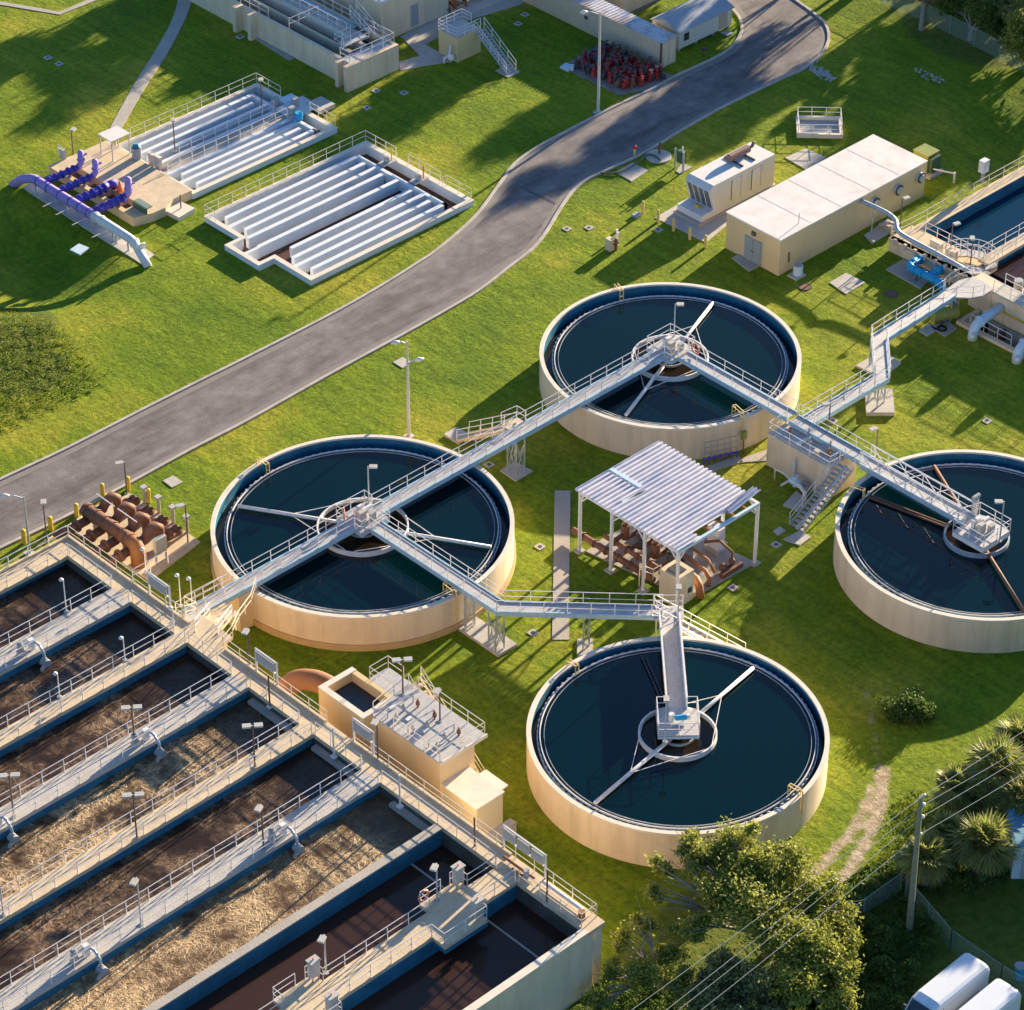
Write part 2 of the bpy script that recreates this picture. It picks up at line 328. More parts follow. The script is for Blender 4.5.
def copy_thing(src, loc, label, rz=None):
    c = src.copy(); col.objects.link(c); c.location = loc; c['label'] = label
    if rz is not None: c.rotation_euler = (0, 0, rz)
    for ch in list(src.children):
        d = ch.copy(); col.objects.link(d); d.parent = c
        for g in list(ch.children):
            e = g.copy(); col.objects.link(e); e.parent = d
    return c
def struct(o): o['kind'] = 'structure'; return o
def catmull(pts, n=6):
    out = []; P = [pts[0]]+list(pts)+[pts[-1]]
    for i in range(1, len(P)-2):
        p0, p1, p2, p3 = [Vector(q) for q in P[i-1:i+3]]
        for k in range(n):
            u = k/n; out.append(.5*((2*p1)+(p2-p0)*u+(2*p0-5*p1+4*p2-p3)*u*u+(3*p1-p0-3*p2+p3)*u**3))
    out.append(Vector(pts[-1])); return out
def rail(m, pts, h=.92, sp=1.55, r=.027, kick=False, posts=True, mids=1):
    pts = [Vector(p) for p in pts]
    for a, b in zip(pts[:-1], pts[1:]):
        L = (b-a).length
        if L < .05: continue
        m.tube([a+Vector((0, 0, h)), b+Vector((0, 0, h))], r, 5)
        for q in range(1, mids+1): m.tube([a+Vector((0, 0, h*q/(mids+1))), b+Vector((0, 0, h*q/(mids+1)))], r*.8, 4)
        if kick:
            d = (b-a).normalized(); nrm = Vector((-d.y, d.x, 0))
            m.obox((a+b)/2+Vector((0, 0, .07)), (b-a)/2, nrm*.012, Vector((0, 0, .05)))
        n = max(1, round(L/sp))
        for i in range(n+1):
            p = a+(b-a)*(i/n); m.tube([p, p+Vector((0, 0, h))], r*1.1, 5)
    return m
def strip(m, pts, half, z0, z1):
    """extruded band following a centre line"""
    pts = [Vector((p[0], p[1])) for p in pts]; L = []; R = []
    for i, p in enumerate(pts):
        d = (pts[min(i+1, len(pts)-1)]-pts[max(i-1, 0)]).normalized(); n = Vector((-d.y, d.x)); L.append(p+n*half); R.append(p-n*half)
    vs = []; fs = []
    for l, r in zip(L, R): vs += [(l.x, l.y, z0), (l.x, l.y, z1), (r.x, r.y, z1), (r.x, r.y, z0)]
    for i in range(len(pts)-1):
        a, b = i*4, i*4+4; fs += [(a, a+1, b+1, b), (a+1, a+2, b+2, b+1), (a+2, a+3, b+3, b+2), (a+3, a, b, b+3)]
    n = len(vs); fs += [(3, 2, 1, 0), (n-4, n-3, n-2, n-1)]
    return m.add(vs, fs)
# ------------------------------------------------------------------ ground
def seg_dist(X, Y, pts):
    D = np.full(X.shape, 1e9)
    for (ax, ay), (bx, by) in zip(pts[:-1], pts[1:]):
        dx, dy = bx-ax, by-ay; L = dx*dx+dy*dy+1e-9
        t = np.clip(((X-ax)*dx+(Y-ay)*dy)/L, 0, 1); D = np.minimum(D, np.hypot(X-ax-t*dx, Y-ay-t*dy))
    return D
def sstep(a, b, v): t = np.clip((v-a)/(b-a), 0, 1); return t*t*(3-2*t)
HOLES = [(124.75, 140.5, 151.2, 163.0), (123.3, 124.75, 155.2, 158.9), (126.15, 140.25, 166.35, 175.7), (154.95, 156.85, 96.0, 115.3)]
DIPC = xy(-5, 255); 
def hgt(X, Y):
    X = np.asarray(X, float); Y = np.asarray(Y, float)
    d = np.hypot((X-DIPC[0])/9.0, (Y-DIPC[1])/11.0)
    h = -1.9*(1-sstep(.25, 1.0, d))  # hollow shaped so that its slope away from the sun turns dark
    q = xy(1024, 150); d2 = np.hypot((X-q[0]-4)/12, (Y-q[1])/9); h = h-1.0*(1-sstep(.3, 1., d2))
    return h
tracks = [[xy(868, 690), xy(876, 745), xy(874, 785)],
          [xy(884, 770), xy(880, 812), xy(862, 850), xy(836, 888), xy(800, 925), xy(740, 975), xy(660, 1012), xy(600, 1040)], [xy(874, 785), xy(864, 812), xy(846, 838), xy(815, 872), xy(770, 910)],
          [xy(940, 800), xy(900, 835), xy(870, 865), xy(838, 900)]]
bare = [(xy(965, 125), 2.6, .42), (xy(885, 95), 2.2, .45), (xy(930, 150), 2.4, .35), (xy(960, 190), 3.0, .36), (xy(985, 205), 2., .40), (xy(905, 60), 2.0, .3), (xy(850, 110), 2.4, .3),
        (xy(620, 225), 2.0, .42), (xy(650, 200), 1.2, .3), (xy(600, 90), 1.6, .35), (xy(535, 500), .9, .4), (xy(553, 456), .9, .4), (xy(820, 72), 1.5, .5), (xy(900, 700), 4, .3), (xy(870, 640), 4, .22), (xy(930, 935), 4, .45), (xy(990, 900), 5, .50),
        (xy(700, 820), 1, .2), (xy(130, 300), 1.5, .2), (xy(705, 225), 1.5, .35), (xy(820, 300), 1.5, .2), (xy(730, 200), 1.2, .3)]
mown = xy(60, 360)
def ground():
    def axis(lo, hi, step, extra):
        a = list(np.arange(lo, hi+1e-6, step)); a = [v for v in a if all(abs(v-e) > step*.35 for e in extra)]
        far = [-700, -350, -150, -60, 0, 30]; near = [v for v in far if v < lo-5]; fr = [v for v in (hi+15, hi+40, hi+100, hi+250, hi+600)]
        return np.array(sorted(near+a+extra+fr))
    xs = axis(72, 196, .5, [h[0] for h in HOLES]+[h[1] for h in HOLES]); ys = axis(62, 200, .5, [h[2] for h in HOLES]+[h[3] for h in HOLES])
    nx, ny = len(xs), len(ys); X, Y = np.meshgrid(xs, ys); Z = hgt(X, Y)
    V = np.stack([X.ravel(), Y.ravel(), Z.ravel()], 1)
    I, J = np.meshgrid(np.arange(nx-1), np.arange(ny-1)); a = (J*nx+I).ravel()
    cx = ((xs[:-1]+xs[1:])/2)[I.ravel()]; cy = ((ys[:-1]+ys[1:])/2)[J.ravel()]
    keep = np.ones(len(a), bool)
    for h in HOLES: keep &= ~((cx > h[0]) & (cx < h[1]) & (cy > h[2]) & (cy < h[3]))
    a = a[keep]; F = np.stack([a, a+1, a+1+nx, a+nx], 1)
    me = bpy.data.meshes.new('ground'); me.vertices.add(len(V)); me.vertices.foreach_set('co', V.ravel())
    me.loops.add(F.size); me.loops.foreach_set('vertex_index', F.ravel()); me.polygons.add(len(F)); me.polygons.foreach_set('loop_start', np.arange(0, F.size, 4))
    me.update(); me.validate(); me.polygons.foreach_set('use_smooth', [True]*len(me.polygons))
    D = np.zeros(len(V)); x, y = V[:, 0], V[:, 1]
    for k, tr in enumerate(tracks): D = np.maximum(D, (.55, .98, .92, .4)[k]*(1-sstep(.1, .85, seg_dist(x, y, tr))))
    for (c, r, s_) in bare: D = np.maximum(D, s_*(1-sstep(.2, 1, np.hypot(x-c[0], y-c[1])/r)))
    at_ = me.attributes.new('dirt', 'FLOAT', 'POINT'); at_.data.foreach_set('value', D)
    R = np.zeros(len(V))
    for c, r in ((xy(25, 370), 3.5), (xy(-20, 330), 6), (xy(930, 960), 7.5), (xy(870, 960), 5.0), (xy(1010, 940), 9.), (xy(780, 990), 7), (xy(640, 985), 3.0), (xy(720, 930), 4), (xy(1000, 20), 9), (xy(960, -10), 8)):
        R = np.maximum(R, 1-sstep(.75, 1.05, np.hypot(x-c[0], y-c[1])/r))
    at2 = me.attributes.new('rough_grass', 'FLOAT', 'POINT'); at2.data.foreach_set('value', R)
    me.materials.append(GRASS); o = bpy.data.objects.new('ground', me); col.objects.link(o); return struct(o)
ground()
# ------------------------------------------------------------------ road, kerbs, paths, slabs
left_px = [(-60, 513), (0, 481), (70, 448), (160, 402), (250, 357), (330, 316), (378, 289), (415, 266), (440, 249), (475, 218), (500, 185), (515, 165), (538, 148), (564, 134), (598, 116), (624, 103), (654, 89), (680, 75), (713, 60), (732, 48), (742, 33), (741, 20), (733, 9), (722, -4), (690, -30)]
right_px = [(-60, 577), (0, 548), (63, 518), (101, 498), (137, 479), (188, 451), (248, 420), (330, 374), (400, 336), (450, 308), (481, 289), (508, 268), (530, 251), (545, 233), (557, 213), (571, 193), (588, 179), (612, 168), (644, 153), (680, 131), (721, 108), (760, 89), (783, 78), (801, 70), (816, 59), (825, 48), (828, 36), (824, 24), (812, 13), (794, 0), (768, -20), (730, -40)]
LP = catmull([xy(*p) for p in left_px], 5); RP = catmull([xy(*p) for p in right_px], 5)
LP = [Vector((p[0], p[1])) for p in LP]; RP = [Vector((p[0], p[1])) for p in RP]
m = MB(); m.prism([tuple(p) for p in LP]+[tuple(p) for p in RP[::-1]], -.05, .03); struct(m.build('road', ASPH))
for q_ in (((524.5, 190.5), (526.5, 188.8), (562, 206.2), (560.5, 208)),):
    m = MB(); m.prism([xy(*p) for p in q_], .0, .034); struct(m.build('asphalt_seam', DARKM))
def off(pts, d):
    o = []
    for i, p in enumerate(pts):
        t = (pts[min(i+1, len(pts)-1)]-pts[max(i-1, 0)]).normalized(); o.append(p+Vector((-t.y, t.x))*d)
    return o
m = MB(); strip(m, off(LP, .06), .11, -.05, .13); struct(m.build('kerb', KERB))
m = MB(); strip(m, off(RP, -.06), .11, -.05, .13); struct(m.build('kerb', KERB))
m = MB(); strip(m, off(LP, -.33), .28, 0, .036); struct(m.build('gutter', GUTTER))
m = MB(); strip(m, off(RP, .30), .22, 0, .036); struct(m.build('gutter', GUTTER))
m = MB(); m.prism([xy(*p) for p in ((110, 128), (128, 95), (138, 78), (149, 61), (160, 43), (169, 27), (175, 12), (178, 0), (184, -20), (200, -20), (192, 0), (189, 10), (184, 22), (176, 38), (166, 56), (155, 73), (142.5, 92), (122, 128))], -.05, .04); struct(m.build('path', CONC))
m = MB(); m.prism([xy(*p) for p in ((-20, 0), (0, 1.5), (59, 12), (88, 0), (100, -6), (125, -6), (98, 0), (60, 15), (0, 5), (-20, 4))], -.05, .04); struct(m.build('path', CONC))
m = MB(); x0, y0 = 112.0, 112.4
m.prism([xy(554.7, 491), xy(570.6, 491), xy(569, 592), xy(569, 640), xy(552, 640), xy(553, 592)], -.05, .04); struct(m.build('path', CONC))
m = MB(); m.prism([xy(*p) for p in ((400, 37), (438, 21), (474, 6), (498, -6), (514, -6), (476, 13), (438, 30.5), (409, 43))], -.05, .045); struct(m.build('path', CONCL))
m = MB(); m.prism([xy(*p) for p in ((405, 41), (415, 39), (440, 53), (452, 62), (424, 66), (400, 71), (399, 62), (420, 56))], -.05, .038); struct(m.build('path', CONCL))
m = MB(); m.prism([xy(*p) for p in ((400, 22), (440, 0), (470, -20), (560, -20), (520, 5), (470, 20), (425, 45), (410, 42))], -.05, .035); struct(m.build('paved_yard', CONC))
m = MB(); m.prism([xy(*p) for p in ((636, 14), (680, -12), (740, -30), (700, -30), (655, -3), (625, 5))], -.05, .035); struct(m.build('driveway', ASPH))
def slab(pts, label, h=.09, mtl=CONCL, nm='concrete_slab', cat='concrete slab', group=None):
    m = MB(); m.prism([xy(*p) for p in pts], -.05, h); return tag(m.build(nm, mtl), label, cat, group)
slab(((458.5, 630.5), (475.3, 618.5), (517.3, 646.5), (498.3, 657.5)), 'long concrete footing slab under two steel frames beside the left round tank', .22)
slab(((500.2, 471.5), (514.5, 462.5), (532.5, 472), (515.6, 482)), 'small square footing slab below the footbridge between the two upper tanks', .12)
slab(((577, 640), (592.8, 640), (592.8, 654.5), (577, 657)), 'small rectangular footing slab above the lower middle round tank', .12)
slab(((855.5, 367), (872, 357.5), (882, 365), (875, 376)), 'concrete footing left of the upper zigzag walkway leg', .15)
slab(((880, 367), (891, 358), (901, 364), (891, 372)), 'small concrete footing right of the upper zigzag walkway leg', .15)
slab(((864.5, 392), (892, 392), (894.5, 416), (866, 416)), 'square concrete footing under the lower bend of the zigzag walkway', .3)
slab(((444, 436), (456, 429), (470, 436), (459, 445)), 'small concrete landing at the foot of the tan steps by the footbridge', .18)
slab(((783, 506), (796, 492), (809, 502), (798, 512)), 'grey concrete slab under the white valve below the cream block', .12)
slab(((773, 531.5), (780, 527), (786, 531), (778, 536)), 'tiny concrete pad near the foot of the grey stairs', .06)
slab(((783, 540), (800, 531), (811, 538), (800, 546)), 'grey landing slab at the foot of the long stairs beside the right tank', .08)
slab(((829.4, 283), (846, 273.5), (865, 283), (846, 294.5)), 'square pale slab on the grass below the long flat roofed building', .06)
slab(((731.9, 258.7), (744, 253), (762, 265), (749, 272)), 'grey doorstep slab in front of the long building door', .12, CONC)
slab(((886, 270), (903, 260), (933, 277), (920.5, 289.5)), 'blue grey slab beneath the bright cyan pipes', .1, CONC)
slab(((918.7, 331.2), (928, 325), (938, 330), (927, 336.5)), 'small square pale slab left of the olive tank by the sunken chamber', .08)
slab(((931, 328), (944, 319), (957, 329), (945, 337)), 'grey slab holding a ring drain left of the sunken chamber', .08, CONC)
slab(((676, 172), (682, 163.5), (692.3, 167.5), (680, 174)), 'small square slab at the foot of the green service cabinet', .06)
slab(((615.8, 172.7), (632.5, 163), (648.3, 171), (631.6, 182)), 'square pale slab beside the kerb crossed by a hose', .06)
slab(((785, 158), (806, 149), (826, 158), (806, 170)), 'partly hidden square slab behind the long building', .06)
slab(((655, 218), (690, 198), (735, 219), (706, 243)), 'concrete apron around the white generator', .05)
slab(((393, 362.5), (402.5, 357.5), (412, 362.5), (402.5, 368.5)), 'small diamond slab beside the tall thin lamp post', .05)
slab(((163, 481), (173, 476), (183, 482.5), (172, 488)), 'small diamond slab on grass between road and left round tank', .05)
slab(((70, 250), (79, 244), (89, 248), (80, 255)), 'small blue grey slab below the violet pipes', .05, PBLUE)
slab(((739, 463), (744, 458), (770, 449), (780, 460)), 'thin slab edge beside the wall of the upper tank', .05, CONC)
slab(((704, 468), (738, 456), (743, 462), (712, 472)), 'narrow grey slab along the foot of the upper tank wall', .05, CONC)
slab(((22.5, 188), (36, 181), (155, 255), (141.5, 264.5)), 'long concrete strip under the lilac and white header pipe', .06)
slab(((250, 36), (262, 33), (300, 56), (289, 61)), 'damp dark concrete splash pad beside the tall cream basin', .05, CONC)
slab(((206, -2), (235, -6), (236, 12), (226, 10)), 'pale concrete corner slab at the top edge', .05)
slab(((495.5, 71), (507, 65), (519.8, 72.5), (508, 78)), 'blue grey landing slab at the foot of the steep stairs', .06)
# drain covers / utility boxes
for k, (x, y, lb) in enumerate(((495, 470-0, None),)): pass
covers = [(489, 465, 'concrete valve box cover beside the left tank and footbridge'), (540, 547, 'concrete box cover with dark centre left of the narrow path'), (776, 545, 'square valve cover below the stairs slab'), (733, 588, 'square valve cover right of the open shelter'),
          (833, 421, 'round valve cover on lit grass left of the upper right shadow'), (987, 421, 'small valve cover on sunlit grass above the right tank'), (748, 240, 'box cover on grass below the yellow bollards'), (658, 230, 'small cover on grass beside the leftmost bollards'),
          (567, 229, 'beige box cover on grass near the road bend'), (589, 228, 'grey round cover on grass near the road bend'), (376, 91, 'box cover on lit grass below the tall basin'), (367, 108, 'box cover on shaded grass below the tall basin'),
          (404, 93, 'small dark centred cover on shaded grass'), (240, 37, 'small square cover left of the tall basin wall'), (48, 58, 'small cover on the upper left lawn, left of a pair'), (59, 64, 'small cover on the upper left lawn, right of a pair'),
          (525, 15, 'upper one of two covers on lawn right of the steep stairs'), (518, 24, 'lower one of two covers on lawn right of the steep stairs'), (533, 633, 'pale cover on striped grass above the lower middle tank'), (794, 432, 'valve cover tucked beside the upper tank edge')]
for x, y, lb in covers[:13]+covers[13:]:
    p = at(x, y); t = thing('valve_cover', lb, 'valve cover', (p.x, p.y, 0))
    m = MB(); m.prism([(p.x-.28, p.y-.28), (p.x+.28, p.y-.28), (p.x+.28, p.y+.28), (p.x-.28, p.y+.28)], -.02, .05); m.build('frame', CONCL, t)
    m = MB(); m.cyl((p.x, p.y, .05), (p.x, p.y, .065), .14, k=12); m.build('lid', DARKM, t)
for x, y, lb in ((805, 287, 'dark round manhole lid below the long building'), (891.5, 294, 'dark round manhole lid left of the cyan pipes')):
    p = at(x, y); t = thing('manhole', lb, 'manhole', (p.x, p.y, 0))
    m = MB(); m.ring(p.x, p.y, .48, .38, -.02, .05, 24); m.build('rim', DARKM, t); m = MB(); m.cyl((p.x, p.y, 0), (p.x, p.y, .04), .38, k=24); m.build('lid', RUST, t)
# ------------------------------------------------------------------ clarifier tanks
WATERC = watermat('clarifier_water', (.0, .011, .015), .02, bump=.015, bs=.6, spec=.6); WATERC.node_tree.nodes['Principled BSDF'].inputs['IOR'].default_value = 1.33
WATERW = watermat('well_water', (.022, .014, .008), .05, bump=.01)
CH = watermat('channel_water', (.008, .016, .024), .15)
def lamp_post(px_base, z, h, label, head='box', hd=(-1, 0), col_=None, two=False, r=.055, group=None, par=None):
    p = at(px_base[0], px_base[1], z); t = thing('lamp_post', label, 'lamp post', p, group); mt = col_ or BRONZE
    m = MB(); m.cyl(p, p+Vector((0, 0, h)), r, r*.8, 8); m.build('pole', mt, t)
    m = MB(); m.cyl(p, p+Vector((0, 0, .05)), .16, k=10); m.build('base_plate', GREYM, t)
    dirs = [hd] if not two else [hd, (-hd[0], -hd[1])]
    for d in dirs:
        dv = Vector((d[0], d[1], 0)).normalized()
        if head == 'box':
            c = p+Vector((0, 0, h))+dv*.34; m = MB(); sd = Vector((-dv.y, dv.x, 0)); m.obox(c, dv*.25, sd*.17, Vector((0, 0, .06))); m.obox(c-dv*.27, dv*.08, sd*.04, Vector((0, 0, .035))); m.build('lamp_head', LAMPH, t)
        else:
            c = p+Vector((0, 0, h-.02))+dv*.12; m = MB(); m.ball(c, .15, 10, .7); m.tube([p+Vector((0, 0, h)), c], .03, 5); m.build('lamp_head', WHITE, t, smooth=True)
    return t
def tank(cx, cy, R, H, drop, Rw, label, arms, wellr, armmat=WHITE, davits=(), band=False, rings=1):
    t = thing('clarifier_tank', label, 'clarifier tank', (cx, cy, 0))
    m = MB(); m.ring(cx, cy, R, R-.22, -.1, H-.14, 160); m.build('wall', CREAM, t, smooth=False)
    m = MB(); m.ring(cx, cy, R+.02, R-.27, H-.14, H, 160); m.build('rim', CREAMT, t)
    if band: m = MB(); m.ring(cx, cy, R+.13, R+.005, -.1, .45, 160); m.build('footing_band', BAND, t)
    m = MB(); m.ring(cx, cy, R-.222, R-.25, .2, H-.142, 160); m.build('liner', SHADEBLUE, t)
    zw = H-drop
    m = MB(); m.ring(cx, cy, R-.252, Rw+.12, .2, zw-.50, 160); m.build('effluent_channel', CH, t)
    m = MB(); m.ring(cx, cy, Rw+.12, Rw+.04, .3, zw-.06, 160); m.build('channel_wall', DARKLINER, t)
    m = MB(); m.ring(cx, cy, Rw+.03, Rw-.02, .3, zw+.05, 160); m.build('weir_plate', WHITE, t)
    m = MB(); m.ring(cx, cy, Rw-.23, Rw-.25, zw-.3, zw+.012, 160); m.build('scum_baffle', GALV, t)
    m = MB(); n = int(2*pi*Rw/.13); vs = []; fs = []
    for i in range(n):
        th = 2*pi*i/n; hh = (-.10, .0, .0, -.10)[i % 4]; c, sn = cos(th), sin(th)
        for rr in (Rw+.125, Rw+.19): vs += [(cx+rr*c, cy+rr*sn, zw-.3), (cx+rr*c, cy+rr*sn, zw-.02+hh)]
    for i in range(n): o_ = i*4; q_ = ((i+1) % n)*4; fs += [(o_, q_, q_+1, o_+1), (o_+1, q_+1, q_+3, o_+3), (o_+3, q_+3, q_+2, o_+2)]
    m.add(vs, fs); m.build('notched_plate', GALV, t)
    m = MB(); m.disc(cx, cy, Rw-.02, zw-.06, 160); struct(m.build('water', WATERC))
    m = MB(); m.ring(cx, cy, wellr+.05, wellr-.05, zw-.6, zw+.28, 64); m.build('centre_well', armmat if armmat is not RUST else GALV, t)
    m = MB(); m.disc(cx, cy, wellr-.06, zw-.03, 48); struct(m.build('water', WATERW))
    m = MB(); m.cyl((cx, cy, zw-.1), (cx, cy, H+.35), .38, k=16); m.ring(cx, cy, 1.0, .92, zw-.1, zw+.12, 40); m.build('drive_column', GREYM, t)
    for (pa, pb, stay) in arms:
        a = at(*pa, zw+.12); b = Vector((cx, cy, zw+.18)) if pb is None else at(*pb, zw+.12)
        m = MB(); m.tube([a, b], .125, 8); m.build('skimmer_arm', armmat, t, smooth=True)
        if stay:
            q = a+(b-a)*.42; d = (b-a).normalized(); s_ = Vector((-d.y, d.x, 0)); m = MB()
            for sg in (1, -1): m.tube([q, Vector((cx, cy, zw+.35))-d*.3+s_*sg*(wellr-.02)], .028, 4)
            m.build('stay_rod', armmat, t)
    for k, (px_, py_, down) in enumerate(davits):
        p = at(px_, py_, H); th = atan2(p.y-cy, p.x-cx); d = Vector((cos(th), sin(th), 0)); o_ = Vector((cx, cy, 0))+d*(R-.12); s_ = Vector((-d.y, d.x, 0))*.13
        m = MB(); top = o_+Vector((0, 0, H+.42)); inn = Vector((cx, cy, 0))+d*(Rw-.05)+Vector((0, 0, H+.42))
        for sg in (1, -1):
            m.tube([o_+s_*sg+Vector((0, 0, H)), top+s_*sg, inn+s_*sg, inn+s_*sg-Vector((0, 0, .42+drop*.8))], .04, 5)
        m.tube([inn+s_, inn-s_], .04, 5); m.tube([inn+s_-Vector((0, 0, .5)), inn-s_-Vector((0, 0, .5))], .04, 5)
        if down:
            ot = Vector((cx, cy, 0))+d*(R+.10)
            m.tube([top, ot+Vector((0, 0, H+.42)), ot+Vector((0, 0, H-down))], .05, 6)
        m.build('yellow_bracket', YELH, t)
    return t
T1 = tank(106.18, 124.51, 9.69, 2.6, .46, 8.67, 'round cream clarifier tank left of the open shelter with two footbridges crossing its dark water', [((238, 506), None, True), ((491, 547), None, True)], 2.9, davits=((262, 466, 0), (460, 600, 1.9)), band=True)
T4 = tank(106.0, 96.4, 8.89, 2.7, .30, 8.10, 'lower middle round cream clarifier tank with one diagonal bridge to its centre', [((595, 803), None, True), ((753, 668), None, True)], 2.28, davits=((569, 666, 0), (802, 797, 1.2)))
T2 = tank(134.36, 124.42, 8.99, 2.6, .50, 7.95, 'upper middle round cream clarifier tank behind the open shelter', [((713, 303), None, True), ((626, 415), None, True)], 2.62, davits=((617, 290, 0), (738, 414, 2.3)))
T5 = tank(133.89, 96.81, 8.99, 2.6, .46, 7.98, 'right hand round cream clarifier tank cut off by the photo edge, with rusty skimmer arms', [((934, 466), None, False), ((1024, 612), None, False)], 2.05, armmat=RUST, davits=((861, 494, 0),))
# scum trough of the right tank and scum beach of the lower tank
z = 2.2; a, b = at(868, 497, z), at(946, 527, z); m = MB(); m.tube([a, b], .07, 6); d = (b-a); s_ = Vector((-d.y, d.x, 0)).normalized()*.25; m.tube([a+s_, b+s_], .07, 6)
m.obox((a+b)/2+s_*.5-Vector((0, 0, .06)), d*.5, s_*.6, Vector((0, 0, .03))); m.build('scum_trough', RUST, T5)
z = 2.5; a, b = at(643, 655, z), at(664, 702, z); m = MB(); d = (b-a).normalized(); s_ = Vector((-d.y, d.x, 0))*.12
for sg in (1, -1): m.tube([a+s_*sg, b+s_*sg], .04, 5)
for i in range(15):
    p = a+(b-a)*(i/15); q = a+(b-a)*((i+1)/15); m.tube([p+s_, q-s_], .025, 4)
m.build('scum_truss', DARKM, T4)
# manifold of small valves on the upper tank wall
a, b = at(704, 459, .5), at(737, 452, .5)
t = thing('valve_manifold', 'row of small blue sample valves with frame on the upper tank wall', 'valve manifold', at(720, 458, 0))
m = MB(); d = b-a; n = Vector((d.y, -d.x, 0)).normalized()
for i in range(7): p = a+d*(i/6); m.ball(p, .12, 8); m.cyl(p, p-Vector((0, 0, .5)), .05, k=6)
m.tube([a, b], .06, 6); m.build('valve', PURPB, t)
m = MB()
for zz in (.45, .9, 1.35): m.tube([a+Vector((0, 0, zz)), b+Vector((0, 0, zz))], .03, 4)
for i in range(6): p = a+d*(i/5); m.tube([p, p+Vector((0, 0, 1.35))], .025, 4)
m.build('frame', GREYM, t)
t = thing('control_box', 'small olive control box on a post beside the yellow tube of the upper tank', 'control box', at(742.5, 452, 0)); p = at(743, 452, 0)
m = MB(); m.box(p.x-.18, p.y-.12, 1.1, p.x+.18, p.y+.12, 1.7); m.build('box', OLIVE, t); m = MB(); m.cyl(p, p+Vector((0, 0, 1.1)), .05, k=6); m.build('post', BRONZE, t)
m = MB(); p = at(584, 437, 0); d = Vector((134.36-p.x, 124.42-p.y, 0)).normalized()
# ------------------------------------------------------------------ aeration basin
RIM = 4.7; ZWAT = 3.9; XO, XI = 90.15, 88.87; XL = 58.0
AER_LO = watermat('aeration_water_dark', (.036, .021, .013), .22, (.42, .27, .16), .38, .66, 1.0, .4, 3, amt=(.85, .12))
AER_MD = watermat('aeration_water', (.05, .03, .017), .25, (.58, .40, .22), .34, .60, 1.2, .5, 3, amt=(.95, .20))
AER_HI = watermat('aeration_water_foamy', (.10, .055, .028), .3, (.64, .44, .235), .32, .60, 1.25, .6, 3, amt=(.85, .22), calm=(88, 84.5))
AER_NO = watermat('settling_water', (.052, .028, .020), .12, None, bump=.02)
basin = thing('aeration_basin', 'long concrete aeration basin with parallel channels of brown water in the lower left', 'aeration basin', (74, 110, 0))
# (y_top, y_bottom) of every cross walkway
CW = [(134.0, 132.4), (127.96, 126.12), (121.88, 120.71), (116.52, 114.99), (110.4, 109.17), (104.96, 103.41), None, (93.87, 92.13), None]
def bwall(x0, y0, x1, y1, z0, z1, nm='wall', mt=SHADEBLUE): m = MB(); m.box(x0, y0, z0, x1, y1, z1); return m.build(nm, mt, basin)
bwall(XI-.02, 86.9, XO, 134.0, 0, RIM-.26, 'outer_wall', CREAM)
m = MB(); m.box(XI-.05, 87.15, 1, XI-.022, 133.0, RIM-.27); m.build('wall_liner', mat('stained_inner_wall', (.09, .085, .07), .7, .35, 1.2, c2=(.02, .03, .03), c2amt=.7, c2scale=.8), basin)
bwall(XL, 133.4, XI-.05, 133.95, 0, RIM-.26, 'outer_wall', CREAM)
bwall(XL, 132.7, XI-.05, 133.38, 1, RIM-.26)
for c in CW[1:6]: bwall(XL, (c[0]+c[1])/2-.2, XI-.05, (c[0]+c[1])/2+.2, 1, RIM-.26)
c = CW[7]; bwall(XL, 92.2, XI-.05, 92.75, 1, RIM-.26)
# walls flush under the lower edge of every walkway, where the blue shade tint shows
for c in CW[1:6]: bwall(XL, c[1]+.06, XI-.06, c[1]+.3, 1, RIM-.262)
m = MB(); m.box(XL, 98.2, 1, XI-.06, 98.7, RIM-.12); m.build('dividing_wall', SHADEBLUE, basin); m = MB(); m.box(XL, 98.17, RIM-.12, XI+.0, 98.73, RIM-.02); m.build('wall_cap', CONC, basin)
m = MB(); m.box(XL, 86.68, -.1, XO-.9, 87.1, RIM-.02); m.build('end_wall', CREAM, basin); m = MB(); m.box(XL, 86.65, RIM-.02, XO-1.3, 87.13, RIM+.04); m.build('wall_cap', CREAMT, basin)
m = MB(); m.box(XL, 87.1, 1, XI-.06, 87.16, RIM-.3); m.build('wall_liner', SHADEBLUE, basin)
# spine walkway
m = MB(); m.box(XI, 87.13, RIM-.26, XO, 134.0, RIM); m.box(XI, 86.66, RIM-.26, XO, 87.13, RIM-.001); m.build('spine_walkway', DECK, basin)
m = MB(); m.box(XO-.16, 93.9, RIM, XO, 107.2, RIM+.14); m.box(XO-.16, 109.5, RIM, XO, 118.6, RIM+.14); m.box(XO-.16, 122.0, RIM, XO, 134.0, RIM+.14); m.box(XL, 133.84, RIM, XO-.16, 134.0, RIM+.14); m.build('kerb', DECK, basin)
for i, c in enumerate(CW[:6]):
    if i == 0: m = MB(); m.box(XL, c[1], RIM-.26, XI-.002, c[0]-.0, RIM-.003); m.build('walkway', DECK, basin)
    else: m = MB(); m.box(XL, c[1], RIM-.26, XI-.002, c[0], RIM-.003); m.build('walkway', (None, CONCL, DECK, CONCL, DECK, CONCL)[i], basin)
